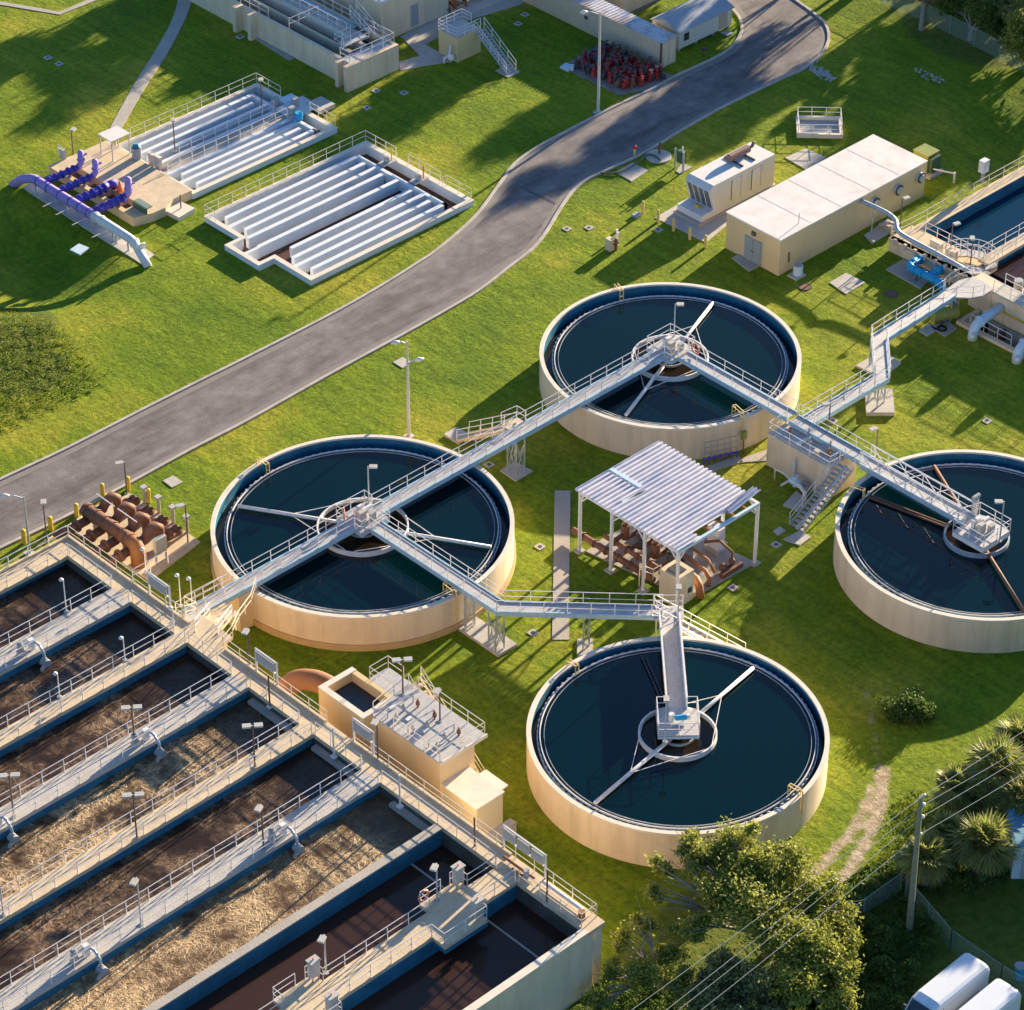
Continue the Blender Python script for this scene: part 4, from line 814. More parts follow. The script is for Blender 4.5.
# curved steps where the first bridge meets the spine
S_ = stairs('tan steps with white rails joining the basin spine to the first footbridge', (XO+.1, 120.6, RIM), (93.2, 122.9, BZ+.05), 1.3, n=8, mt=DECK, stringer=DECK)
m = MB(); m.box(XO+.01, 119.2, RIM-.2, XO+1.0, 122.3, RIM-.01); m.build('landing', DECK, S_)
m = MB(); m.box(92.0, 122.3, BZ-.15, 94.2, 123.9, BZ-.02); m.build('landing', DECK, S_)
m = MB(); rail(m, [(XO+.1, 118.8, RIM), (XO+1, 119.2, RIM), (93.0, 120.9, RIM-.9), (95.2, 122.4, BZ), (96.5, 123.5, BZ)]); rail(m, [(XO+.1, 122.6, RIM), (91.6, 123.2, RIM-.8), (92.0, 124.95, BZ+.1), (95.0, 125.0, BZ)]); m.build('guardrail', CRW, S_)
m = MB(); m.box(90.6, 119.6, 0, 91.0, 122.0, RIM-.21); m.box(92.3, 122.5, 0, 92.6, 123.7, BZ-.16); m.build('support', TANWALL, S_)
for (x, y, h, lb) in ((181, 606, 2.4, 'short white lamp on the curved steps, left of the pair'), (192.5, 608, 2.3, 'short white lamp on the curved steps, right of the pair'), (173.5, 622, 1.1, 'small white lamp on the spine beside the curved steps'), (146, 572, 1.8, 'small white lamp in front of the rusty pipes behind the spine rail')):
    lamp_post((x, y), 3.9 if x > 180 else RIM, h, lb, 'globe', (-.5, .5), WHITE, r=.035)
t = thing('drive_motor', 'blue and white drive motor on the square platform of the lower tank', 'motor', pc)
m = MB(); m.cyl(pc+Vector((-.1, .1, .3)), pc+Vector((.45, -.3, .3)), .17, k=12); m.build('motor_body', CYAN, t); m = MB(); m.cyl(pc+Vector((.45, -.3, .3)), pc+Vector((.6, -.42, .3)), .16, k=12); m.build('fan_cover', WHITE, t)
m = MB(); m.cyl(pc+Vector((-.15, .35, 0)), pc+Vector((-.15, .35, .5)), .18, k=12); m.build('gearbox', WHITE, t)
# ------------------------------------------------------------------ pump platform beside the basin
PZ = 4.9
a1 = at(318.4, 687.2, PZ); X0, Y1 = a1.x, a1.y; Y0 = Y1-3.95; X1 = X0+2.65
t = thing('inlet_box', 'open topped ochre concrete box beside the basin walkway with a big brown pipe entering it', 'inlet box', (X0+1.3, Y0+2, 0))
m = MB(); m.box(X0, Y0, -.1, X0+.35, Y1, PZ); m.box(X1-.35, Y0, -.1, X1, Y1, PZ); m.box(X0+.35, Y1-.35, -.1, X1-.35, Y1, PZ); m.box(X0+.35, Y0, -.1, X1-.35, Y0+.35, PZ)
m.build('wall', mat('warm_ochre_paint', (.74, .54, .28), .75, .05, .7, c2=(.5, .35, .2), c2amt=.2), t)
m = MB(); m.box(X0+.36, Y0+.36, PZ-.75, X1-.36, Y1-.36, PZ-.65); m.build('water_surface', DARKLINER, t)
m = MB(); m.box(X0-.02, Y0-.02, PZ, X0+.37, Y1+.02, PZ+.05); m.box(X0+.37, Y1-.37, PZ, X1, Y1+.02, PZ+.05); m.box(X0+.37, Y0-.02, PZ, X1, Y0+.35, PZ+.05); m.build('coping', CREAMT, t)
q0, q1 = Y0-5.9, Y0; W0_ = X0+.62; W1_ = W0_+2.7
t2 = thing('pump_platform', 'ochre concrete pump platform with a railed grey deck of valves beside the basin', 'pump platform', (W0_+1.4, q0+3, 0))
m = MB(); m.box(W0_, q0, -.1, W1_, q1-.01, PZ-.1); m.box(X1+.01, q1, -.1, W1_+.9, Y1-1.5, PZ-.1); m.build('wall', TANWALL, t2)
m = MB(); m.box(W0_, q0, PZ-.1, W1_+.9, q1-.01, PZ); m.box(X1+.01, q1, PZ-.1, W1_+.9, Y1-1.45, PZ-.001); m.build('deck', GRATE, t2)
m = MB(); m.box(W0_+.0, q0-.1, PZ-.18, W1_+.95, q0, PZ+.06); m.build('deck_edge', CREAMT, t2)
m = MB(); rail(m, [(W0_+.05, q1-1.9, PZ), (W0_+.05, q0+.05, PZ), (W1_+.85, q0+.05, PZ), (W1_+.85, q1-.2, PZ)]); rail(m, [(W1_+.85, q1+1.1, PZ), (W1_+.85, Y1-1.5, PZ), (X1+.05, Y1-1.5, PZ), (X1+.05, Y0+.3, PZ), (X0+.7, Y0-.1, PZ)]); m.build('guardrail', CRW, t2)
for k in range(9):
    xx = W0_+.7+(k % 3)*.85; yy_ = q0+1.0+(k//3)*1.75+(k % 2)*.3; mt = (LAMPH, GREYM, RUST)[k % 3]
    m = MB(); m.cyl((xx, yy_, PZ), (xx, yy_, PZ+.6), .06, k=8); m.cyl((xx, yy_, PZ+.2), (xx, yy_, PZ+.4), .13, k=8); m.build('valve_stem', mt, t2)
for k in range(3): m = MB(); yy_ = q0+1.5+k*1.75; m.tube([(W0_+.5, yy_, PZ), (W0_+.5, yy_, PZ+.5), (W0_+2.5, yy_, PZ+.5), (W0_+2.5, yy_, PZ)], .045, 5); m.build('pipe_frame', GREYM, t2)
for k in range(4): m = MB(); m.box(W0_+1.1, q0+1.1+k*1.4, PZ+.01, W0_+1.5, q0+1.4+k*1.4, PZ+.06); m.build('hatch', WHITE, t2)
stairs('pale metal stairs behind the ochre pump platform', (W1_+1.2, q1+.5, PZ-.1), (W1_+1.3, q1-4.8, .1), .9, n=14, mt=DECK, rmt=CRW, stringer=CREAMT)
lamp_post((403, 694), PZ, 2.6, 'twin headed lamp post on the ochre pump platform', 'box', (.8, -.6), RUST, True); lamp_post((440, 721), PZ, 2.5, 'single headed lamp post on the ochre pump platform', 'box', (-.8, -.3), BRONZE)
p0 = at(268, 684, 2.6); t = thing('large_pipe', 'large orange brown pipe elbow between the basin and the ochre box', 'pipe', (X0+.9, Y1+1.4, 0))
m = MB(); m.tube(catmull([(XO+.75, Y1+2.9, 1.0), (XO+.8, Y1+2.9, 2.6), (X0+.35, Y1+2.6, 3.55), (X0+.95, Y1+1.7, 3.85), (X0+1.25, Y1+.8, 3.85), (X0+1.25, Y1-.0, 3.85)], 5), .66, 20); m.build('pipe', RUSTO, t, smooth=True)
m = MB(); m.tube([(X0+1.25, Y1+.12, 3.85), (X0+1.25, Y1+.02, 3.85)], .76, 20); m.build('flange', RUSTO, t)
# low flat roofed house by the platform
hz = 3.3; a = at(504.8, 791.5, hz); hx1 = a.x; hx0 = hx1-0; 
cx0, cy1 = xy(438.6, 782.5, hz); cx1, cy0 = xy(504.8, 791.5, hz)
t = thing('equipment_house', 'small flat roofed cream house with a side canopy at the foot of the pump platform', 'equipment house', ((cx0+cx1)/2, (cy0+cy1)/2, 0))
m = MB(); m.box(cx0+.08, cy0+.08, -.1, cx1-.08, cy1-.08, hz-.1); m.build('wall', mat('cream_yellow_paint', (.74, .62, .40), .75, .05, .8), t); m = MB(); m.box(cx0, cy0, hz-.1, cx1, cy1, hz); m.build('roof', CREAMT, t)
m = MB(); m.box(cx1+.0, cy0+.6, hz-.5, cx1+.85, cy1-.7, hz-.42); m.build('canopy', CREAMT, t); m = MB(); m.box(cx1-.07, cy0+1.0, .9, cx1-.05, cy0+1.9, 2.6); m.build('door', GREYM, t)
m = MB(); m.box(cx0+.5, cy0-.45, 0, cx1+.5, cy0+.07, .9); m.build('step', CONCL, t)
# ------------------------------------------------------------------ rusty valve yard at the upper end of the basin
m = MB(); m.prism([xy(131, 495), xy(200.5, 543), xy(150, 582), xy(70, 530), xy(20, 540), xy(20, 529), xy(40, 515)][:4]+[xy(36, 548), xy(98, 506)], -.05, .12); tag(m.build('concrete_slab', DECK), 'large tan concrete slab under the rusty pipes by the road', 'concrete slab')
t = thing('pipe_manifold', 'rust brown pipe manifold with upright elbows beside the basin corner', 'pipe manifold', at(110, 550, 0))
hA, hB = at(88, 511, 1.5), at(131, 540.5, 1.5); hA.x = hB.x = (hA.x+hB.x)/2
m = MB(); m.tube([hA+Vector((0, .3, 0)), hB], .47, 16); m.build('header_pipe', RUST, t, smooth=True)
m = MB(); m.tube([hB+Vector((0, .3, 0)), hB+Vector((0, -.55, -.05)), hB+Vector((-.1, -.85, -.6)), hB+Vector((-.1, -.85, -1.5))], .52, 16); m.build('end_elbow', RUSTO, t, smooth=True)
m = MB(); d = hB-hA
for i in range(6): p = hA+d*(i/5); m = MB(); m.cyl(p+Vector((0, .06, 0)), p-Vector((0, .06, 0)), .53, k=16); m.build('pipe_band', RUST, t)
ys_ = [hA.y-.3, hA.y-.3+(d.y)*.34, hA.y-.3+d.y*.68, hA.y-.4+d.y*.98]
for i, y in enumerate(ys_):
    x = hA.x
    m = MB(); m.tube([(x+.3, y, 1.3), (x+.9, y, 1.35), (x+1.2, y, 1.75), (x+1.7, y, 2.0), (x+2.1, y, 1.6), (x+2.15, y, .4)], .33, 10); m.build('branch_elbow', RUST, t, smooth=True)
    m = MB(); m.tube([(x+2.15, y, .5), (x+3.6, y-.05, .55)], .26, 10); m.ball((x+2.9, y, .75), .42, 8); m.cyl((x+3.3, y, .5), (x+3.3, y, 1.15), .2, k=8); m.ball((x+3.6, y, .6), .33, 8); m.build('check_valve', RUST, t, smooth=False)
    m = MB(); m.tube([(x-.3, y, 1.1), (x-2.7, y, 1.0)], .30, 10); m.build('branch_pipe', RUST, t, smooth=True)
    m = MB(); m.cyl((x-1.3, y, 1.1), (x-1.15, y, 1.1), .45, k=12); m.build('flange', RUST, t); m = MB(); m.cyl((x-2.3, y, 1.05), (x-2.15, y, 1.05), .42, k=12); m.build('flange', RUST, t)
    m = MB(); m.cyl((x+4.3, y, .12), (x+4.3, y, 1.3), .12, k=8); m.box(x+4.1, y-.2, 1.3, x+4.5, y+.2, 1.45); m.build('stanchion', LAMPH, t)
m = MB()
for i in range(3): y = hA.y+d.y*(.15+.35*i); m = MB(); m.box(hA.x-.12, y-.12, .1, hA.x+.12, y+.12, 1.1); m.build('pipe_support', CONCL, t)
m = MB(); m.tube([(hA.x-2.7, hA.y+.1, 1.0), (hA.x-2.7, hB.y-.9, 1.0)], .2, 8); m.build('lower_header', RUST, t)
for (xa, ya, xb, yb) in ((.2, .2, 1.9, -.7), (.4, -2.0, 2.2, -3.0)): m = MB(); m.tube([(hA.x+.9, hA.y+ya, 2.3), (hA.x+.9, hA.y+yb-1.0, 2.3)], .04, 5); m.build('conduit', WHITE, t)
t = thing('pipe_gate', 'white tubular frame standing over the rusty pipes at the basin rail', 'frame', (XO+.4, 128.5, RIM)); m = MB(); rail(m, [(XO+.05, 127.6, RIM), (XO+2.8, 127.6, RIM)], h=.9, sp=1.5); m.build('tube_frame', WHITE, t)
for (x, y, s_, lb) in ((47, 541, 2.9, 'dark lamp post between road and basin, left of the rusty pipes'), (127, 494, 2.6, 'dark lamp post at the far corner of the rusty pipe slab'), (188, 543, 3.1, 'dark lamp post at the right corner of the rusty pipe slab')):
    lamp_post((x, y), 0.05, s_, lb, 'box', (.4, .5) if x < 100 else (-.6, .3), BRONZE)
t = thing('equipment_stand', 'grey cabinet on two posts at the edge of the rusty pipe slab', 'control cabinet', at(162, 560, 0)); p = at(160, 563, 0)
m = MB(); m.box(p.x-.4, p.y-.25, 1.1, p.x+.5, p.y+.05, 2.1); m.build('cabinet', LAMPH, t)
for q in (-.35, .45): m = MB(); m.cyl((p.x+q, p.y-.1, 0), (p.x+q, p.y-.1, 1.1), .07, k=8); m.build('post', GREYM, t)
# yellow bollards
boll = []
def bollard(px_, label, r=.10, h=1.05, mt=YEL, grp=None, two=False):
    p = at(*px_, 0); t = thing('bollard', label, 'bollard', (p.x, p.y, 0), grp); m = MB(); m.cyl(p, p+Vector((0, 0, h)), r, k=10); m.ball(p+Vector((0, 0, h)), r, 8, .6); m.build('post', mt, t)
    return t
for i, (x, y) in enumerate(((24.5, 543), (51, 530), (77, 517), (103, 497), (128.5, 490), (149, 502))):
    lb = ('leftmost yellow guard post between road and basin', 'second yellow guard post from the left along the road by the basin', 'third yellow guard post from the left beside the rusty pipes', 'yellow guard post behind the upright rusty elbows', 'yellow guard post beside the dark lamp at the slab far corner', 'yellow guard post at the grass side of the rusty pipe slab')[i]
    bollard((x, y), lb, .17, 1.0, YEL, 'yellow posts guarding the rusty pipes')
for i, (x, y) in enumerate(((642.7, 213.1), (658, 221.9), (673.5, 230.7), (689.6, 239.2), (705.4, 247.4))):
    bollard((x, y), ('first yellow bollard, farthest left of the row of five by the generator', 'second yellow bollard from the left in the row by the generator', 'middle yellow bollard in the row of five by the generator', 'fourth yellow bollard from the left in the row by the generator', 'last yellow bollard, nearest the long building')[i], .12, 1.0, YELH, 'yellow bollards before the generator')
t = bollard((634.5, 155.5), 'short yellow post with a red cap at the road edge', .09, .6, YELH); p = at(634.5, 155.5); m = MB(); m.ball((p.x, p.y, .72), .17, 10); m.build('red_cap', mat('bright_red', (.7, .03, .04), .4, .1, 3), t, smooth=True)
# ------------------------------------------------------------------ shelter
SX0, SX1, SY0, SY1 = 116.5, 123.75, 106.55, 115.2; SZ = 4.9
m = MB(); m.prism([xy(*p) for p in ((586, 552), (604, 538), (650, 515), (756, 563), (690, 600))], -.05, .07); tag(m.build('concrete_slab', CONC), 'wide concrete slab under the open shelter with pumps', 'concrete slab')
t = thing('open_shelter', 'open steel shelter with a corrugated white roof over rusty pumps', 'shelter', ((SX0+SX1)/2, (SY0+SY1)/2, 0))
for (x, y) in ((SX0, SY1), (SX0, SY1-2.85), (SX0, SY0+2.9), (SX0, SY0), (SX1, SY0), (SX1, SY1), (SX1, SY0+2.9), (SX1, SY1-2.85)):
    m = MB(); m.cyl((x, y, 0), (x, y, SZ-.15), .12, k=10); m.build('post', WHITE, t); m = MB(); m.box(x-.3, y-.3, 0, x+.3, y+.3, .12); m.build('footing', CONCL, t)
    for (dx, dy) in (((1 if x < 120 else -1), 0), (0, (1 if y < 111 else -1))): m = MB(); m.tube([(x, y, SZ-.95), (x+dx*.7, y+dy*.7, SZ-.2)], .06, 6); m.build('brace', WHITE, t)
m = MB(); m.box(SX0-.1, SY0-.1, SZ-.22, SX1+.1, SY0+.1, SZ-.02); m.box(SX0-.1, SY1-.1, SZ-.22, SX1+.1, SY1+.1, SZ-.02); m.build('eaves_beam', PBLUE, t); m = MB(); m.box(SX0-.1, SY0+.1, SZ-.22, SX0+.1, SY1-.1, SZ-.02); m.build('side_beam', WHITE, t); m = MB(); m.box(SX1-.1, SY0+.1, SZ-.22, SX1+.1, SY1-.1, SZ-.02); m.build('side_beam', WHITE, t)
m = MB()
for i in range(6): x = SX0+.8+i*1.1; m.box(x-.06, SY0+.1, SZ-.16, x+.06, SY1-.1, SZ-.02)
m.build('rafters', RUSTO, t)
CORR = mat('white_corrugated_sheet', (.78, .74, .76), .4, .08, 2, c2=(.30, .38, .55), c2amt=.75, c2scale=.8, stretch=(.35, 1.6, 1))
def corr(x0, x1, y0, y1, z, pitch=.36, amp=.15, axis='x', mtl=CORR, slope=0.0):
    vs = []; fs = []; n = max(2, int(round((y1-y0 if axis == 'x' else x1-x0)/pitch))*4); tt_ = (0, .40, .46, .94); m = MB()
    for i in range(n+1):
        s_ = min(1, ((i//4)+tt_[i % 4])*4/n); hh = (amp, amp, 0, 0)[i % 4]
        if axis == 'x': yy_ = y0+(y1-y0)*s_; vs += [(x0, yy_, z+hh), (x1, yy_, z+hh+slope)]
        else: xx = x0+(x1-x0)*s_; vs += [(xx, y0, z+hh), (xx, y1, z+hh+slope)]
    fs = [(2*i, 2*i+1, 2*i+3, 2*i+2) for i in range(n)]
    return m.add(vs, fs)
corr(SX0-.25, SX1+.2, SY0+.55, SY1+.25, SZ).build('roof_sheet', CORR, t)
corr(SX0-.2, SX0+1.9, SY0-.1, SY0+.55, SZ-.01).build('roof_sheet', CORR, t)
m = MB(); a = (SX0+3.0, SY1-.1, SZ+.12); m.obox((SX0+2.9, SY1-1.2, SZ+.16), (.16, 0, 0), (0, 1.35, 0), (0, 0, .025)); m.obox((SX0+1.9, SY1-2.9, SZ+.13), (.95, -.12, 0), (.02, .07, 0), (0, 0, .02)); m.build('loose_sheet', PBLUE, t)
corr(SX1-2.3, SX1+.35, SY0+.1, SY0+.75, SZ+.14, mtl=CORR, slope=.45).build('bent_sheet', CORR, t)
# pumps and pipes beneath
t = thing('pump_piping', 'rusty pump pipework under the open shelter', 'pump piping', (119.5, 111, 0))
for k, (x, z) in enumerate(((117.3, .55), (118.0, .95))):
    ya = 116.6 if k == 0 else 114.4; m = MB(); m.tube([(x, ya, z), (x, 108.6 if k else 109.3, z)], .22 if k == 0 else .19, 12); m.build('long_pipe', RUST, t, smooth=True)
    for i in range(6): y = ya-.9-i*1.05; m = MB(); m.cyl((x, y, z), (x, y-.1, z), .3, k=12); m.build('flange', RUST, t)
for i in range(4):
    y = 113.6-i*1.35; m = MB(); m.tube([(118.0, y, .95), (119.2, y, .95), (119.6, y, .5), (120.4, y, .5)], .16, 8); m.build('branch_pipe', RUST, t, smooth=True)
    m = MB(); m.cyl((119.1, y, .6), (119.1, y, 1.7), .3, k=12); m.cyl((119.1, y, 1.7), (119.1, y, 1.95), .18, k=10); m.build('pump_motor', DARKM if i % 2 else RUST, t)
    m = MB(); m.cyl((120.6, y, .1), (120.6, y, 1.1), .4, k=12); m.build('pump_body', GREYM if i % 2 else DARKM, t)
m = MB(); m.tube([(119.3, 109.0, .9), (119.0, 107.2, .9), (118.75, 106.7, .75), (118.7, 106.5, .0)], .26, 12); m.build('outlet_elbow', RUSTO, t, smooth=True)
m = MB(); m.tube([(120.2, 109.5, 1.0), (119.95, 107.3, 1.0), (119.85, 106.9, .7), (119.85, 106.9, .1)], .14, 8); m.tube([(121, 110.5, 1.2), (120.7, 107.8, 1.2), (120.7, 107.2, .5)], .10, 8); m.build('yellow_pipe', RUSTO, t, smooth=True)
m = MB(); m.tube([(121.6, 107.2, .3), (122.3, 107.2, .3), (122.3, 107.2, 1.3), (122.5, 108.5, 1.4), (121.8, 109.2, 1.3)], .1, 8); m.ball((121.6, 107.3, .4), .3, 8); m.ball((122.3, 107.2, .6), .25, 8); m.build('small_pump', RUST, t, smooth=True)
m = MB(); m.box(121.0, 106.75, .07, 122.9, 107.05, .42); m.build('skid', RUST, t)
t = thing('white_cabinet', 'white electrical box on a stand at the back corner of the shelter', 'electrical box', (123.0, 109.2, 0)); m = MB(); m.box(122.6, 108.7, .35, 123.2, 109.7, 2.0); m.build('box', WHITE, t); m = MB(); m.box(122.5, 108.6, .07, 123.3, 109.8, .35); m.build('plinth', CONCL, t)
m = MB(); m.box(122.55, 108.9, 2.0, 123.1, 109.5, 2.15); m.build('lid', WHITE, t)
# cabinet in front
t = thing('cream_cabinet', 'tall cream cabinet with dark louvres at the front corner of the shelter', 'cabinet', (117.6, 107.8, 0)); X_, Y_ = 116.75, 106.75
m = MB(); m.box(X_, Y_, 0, X_+1.5, Y_+1.55, 2.35); m.build('body', CREAM, t); m = MB(); m.box(X_+.3, Y_+.3, 2.35, X_+1.1, Y_+1.2, 2.42); m.build('top_fan', DARKM, t); m = MB(); m.box(X_+.85, Y_-.03, .5, X_+1.35, Y_-.001, 1.9); m.build('door', CREAMT, t); m = MB(); m.box(X_+.95, Y_-.06, .75, X_+1.3, Y_-.031, 1.15); m.build('louvre', DARKM, t)
m = MB(); rail(m, [(116.7, 110.0, 1.0), (116.9, 109.0, 1.0), (117.6, 109.0, 1.0)], h=.8, sp=.8); m.cyl((116.7, 110, 0), (116.7, 110, 1), .04, k=6); m.build('service_rail', CRW, t)
# ------------------------------------------------------------------ long building, generator
BX0, BX1, BY0, BY1, BH = 150.1, 166.3, 128.6, 133.9, 3.1
t = thing('long_building', 'long tan building with a flat white roof and round wall fans', 'building', ((BX0+BX1)/2, (BY0+BY1)/2, 0))
m = MB(); m.box(BX0, BY0, -.1, BX1, BY1, BH-.12); m.build('wall', TANWALL, t); m = MB(); m.box(BX0-.07, BY0-.07, BH-.12, BX1+.07, BY1+.07, BH); m.build('roof', ROOFW, t)
for xs_ in (BX0+3.3, BX0+6.6, BX0+9.9, BX0+13.1): m = MB(); m.box(xs_, BY0+.05, BH, xs_+.05, BY1-.05, BH+.008); m.build('roof_seam', CONCL, t)
for (xv, yv) in ((BX0+2.6, BY0+.6),): m = MB(); m.cyl((xv, yv, BH), (xv, yv, BH+.9), .03, k=8); m.build('roof_vent', LAMPH, t)
p = at(750, 247, 1.0); DY = p.y
m = MB(); m.box(BX0-.05, 130.3, .1, BX0-.001, 132.0, 2.05); m.build('door_frame', GREYM, t)
for k in (0, 1): m = MB(); m.box(BX0-.09, 130.38+k*.8, .12, BX0-.052, 131.12+k*.8, 1.98); d_ = m.build('door', mat('grey_door', (.33, .37, .36), .5, .05, 2), t); m = MB(); m.ball((BX0-.12, 131.05+k*.18, 1.0), .05, 6); m.build('handle', DARKM, d_)
m = MB(); m.box(BX0-.16, 130.95, 2.35, BX0-.001, 131.3, 2.65); m.build('wall_lamp', BRONZE, t)
for i, px_ in enumerate(((623, 0), (0, 0), (0, 0))):
    x = (160.3, 162.95, 165.5)[i]; z = 2.05; m = MB(); m.tube([(x, BY0+.02, z), (x, BY0-.3, z)], .42, 20); m.build('wall_fan', GALV, t, smooth=False); m = MB(); m.tube([(x, BY0-.301, z), (x, BY0-.45, z)], .30, 20); m.build('fan_hood', LAMPH, t); m = MB(); m.tube([(x, BY0-.29, z), (x, BY0-.33, z)], .44, 20); m.build('fan_ring', DARKM, t)
t = thing('air_conditioner', 'round pale blue cooling unit at the near corner of the long building', 'cooling unit', at(797, 272, 0)); p = Vector((151.1, 127.7, 0))
m = MB(); m.box(p.x-.55, p.y-.45, 0, p.x+.5, p.y+.45, .12); m.build('base', CONCL, t); m = MB(); m.cyl(p+Vector((.1, 0, .12)), p+Vector((.1, 0, .85)), .36, k=20); m.build('body', PBLUE, t); m = MB(); m.cyl(p+Vector((.1, 0, .85)), p+Vector((.1, 0, .9)), .3, k=20); m.build('fan_grille', GREYM, t); m = MB(); m.tube([(p.x, BY0-.05, .8), (p.x, BY0-.05, 1.6)], .06, 6); m.build('pipe', RUST, t)
GX0, GX1, GY0, GY1 = 152.25, 158.95, 137.25, 139.75; g0 = .75; gt = 2.95
t = thing('generator', 'white container generator with louvred end and brown roof silencer', 'generator', ((GX0+GX1)/2, (GY0+GY1)/2, 0))
m = MB(); m.box(GX0-1.5, GY0-.1, .05, GX1+.2, GY1+.1, .28); m.build('plinth', CONC, t); m = MB(); m.box(GX0-1.2, GY0, .28, GX1, GY1, .8); m.build('fuel_tank', WHITE, t)
m = MB(); m.add([(GX0+.15, GY0, .8), (GX1, GY0, .8), (GX1, GY1, .8), (GX0+.15, GY1, .8), (GX0-.45, GY0, gt-.35), (GX0+.0, GY0, gt), (GX1, GY0, gt), (GX1, GY1, gt), (GX0+.0, GY1, gt), (GX0-.45, GY1, gt-.35)],
      [(3, 2, 1, 0), (5, 6, 7, 8), (0, 1, 6, 5, 4), (1, 2, 7, 6), (2, 3, 9, 8, 7), (0, 4, 9, 3), (4, 5, 8, 9)]); m.build('housing', mat('generator_white', (.78, .74, .70), .5, .04, 1.2, c2=(.5, .4, .3), c2amt=.25, c2scale=1.2, streak=.7), t)
A_ = Vector((GX0+.12, 0, .85)); B_ = Vector((GX0-.42, 0, gt-.42)); m = MB()
for r_ in range(9):
    for c_i in range(4):
        f0 = (r_+.15)/9; f1 = (r_+.85)/9; y0_ = GY0+.12+c_i*(GY1-GY0-.24)/4+.05; y1_ = y0_+(GY1-GY0-.24)/4-.12
        P0 = A_+(B_-A_)*f0; P1 = A_+(B_-A_)*f1; m.add([(P0.x-.02, y0_, P0.z), (P0.x-.02, y1_, P0.z), (P1.x-.02, y1_, P1.z), (P1.x-.02, y0_, P1.z)], [(0, 3, 2, 1)])
m.build('louvre', DARKM, t)
for i, x in enumerate((GX0+2.0, GX0+4.2)): m = MB(); m.box(x, GY0-.04, .9, x+.95, GY0-.001, 2.6); dd = m.build('door', WHITE, t); m = MB(); m.box(x-.03, GY0-.045, .87, x, GY0-.001, 2.63); m.box(x+.95, GY0-.045, .87, x+.98, GY0-.001, 2.63); m.build('door_seal', DARKM, dd)
m = MB(); m.cyl((GX0+3.2, GY1-1.0, gt+.42), (GX0+5.3, GY1-1.0, gt+.42), .32, k=16); m.tube([(GX0+5.3, GY1-1.0, gt+.42), (GX0+5.75, GY1-1.0, gt+.42), (GX0+5.95, GY1-1.0, gt+.75)], .13, 8); m.build('silencer', mat('dusty_red_brown', (.27, .15, .13), .6, .15, 3), t, smooth=False)
for x in (GX0+3.6, GX0+4.9): m = MB(); m.box(x-.06, GY0+.4, gt, x+.06, GY1-.2, gt+.1); m.build('silencer_bracket', DARKM, t)
m = MB(); m.box(GX0-.6, GY0+.9, .8, GX0-.35, GY0+1.3, 1.05); m.build('warning_box', YEL, t)
# green service cabinet, hose, round cover, hydrant, generator yard bits
t = thing('service_cabinet', 'green utility cabinet on two posts near the road bend', 'utility cabinet', at(675, 166, 0)); p = Vector((155.6, 144.4, 0))
m = MB(); m.box(p.x+.1, p.y-.75, .6, p.x+.5, p.y-.1, 1.6); m.build('cabinet', DKGREEN, t)
for q in (0, -.85): m = MB(); m.box(p.x, p.y+q-.06, 0, p.x+.12, p.y+q+.06, 1.75); m.build('post', GALV, t)
m = MB(); m.cyl((p.x+.3, p.y-.5, 1.6), (p.x+.3, p.y-.5, 2.0), .06, k=6); m.build('antenna_stub', WHITE, t)
c = at(658.5, 157, 0); t = thing('well_cover', 'round pale concrete well cover with a rusty pump beside the road', 'well cover', (c.x, c.y, 0)); m = MB(); m.cyl((c.x, c.y, -.05), (c.x, c.y, .12), 1.0, k=32); m.build('cover', CONCL, t)
m = MB(); m.tube([(c.x+.3, c.y+.2, .12), (c.x+.3, c.y+.2, .6), (c.x+.7, c.y+.5, .75)], .09, 6); m.ball((c.x+.35, c.y+.25, .6), .2, 8); m.build('pump', RUST, t)
t = thing('hose', 'dark hose curving from the road kerb over a pale slab', 'hose', at(630, 170, 0)); m = MB(); m.tube(catmull([at(601, 173, .1), at(618, 172.5, .15), at(632, 166, .2), at(641, 160, .25), at(648, 154.5, .2), at(655, 156, .18), at(661, 160, .18)], 5), .07, 6); m.build('tube', mat('grey_hose', (.12, .13, .10), .6, .2, 3), t, smooth=True)
c = at(616, 250, 0); t = thing('hydrant_assembly', 'rust red and white hydrant assembly with small box on the lawn left of the bollards', 'hydrant', (c.x, c.y, 0))
m = MB(); m.box(c.x-.5, c.y+.1, 0, c.x-.05, c.y+.65, .95); m.build('box', CREAM, t); m = MB(); m.cyl((c.x, c.y, 0), (c.x, c.y, .8), .11, k=8); m.ball((c.x, c.y, .85), .16, 8); m.cyl((c.x-.2, c.y, .55), (c.x+.2, c.y, .55), .08, k=8); m.build('hydrant', RUST, t)
m = MB(); m.cyl((c.x+.55, c.y+.35, 0), (c.x+.55, c.y+.35, 1.15), .1, k=8); m.cyl((c.x+1.2, c.y+1.1, 0), (c.x+1.2, c.y+1.1, .75), .1, k=8); m.build('white_post', WHITE, t)
c = at(637, 216, 0); t = thing('ground_box', 'small grey box lid at the foot of the leftmost generator bollard', 'box lid', (c.x, c.y, 0)); m = MB(); m.box(c.x-.35, c.y-.25, -.02, c.x+.25, c.y+.25, .2); m.build('box_top', GREYM, t)
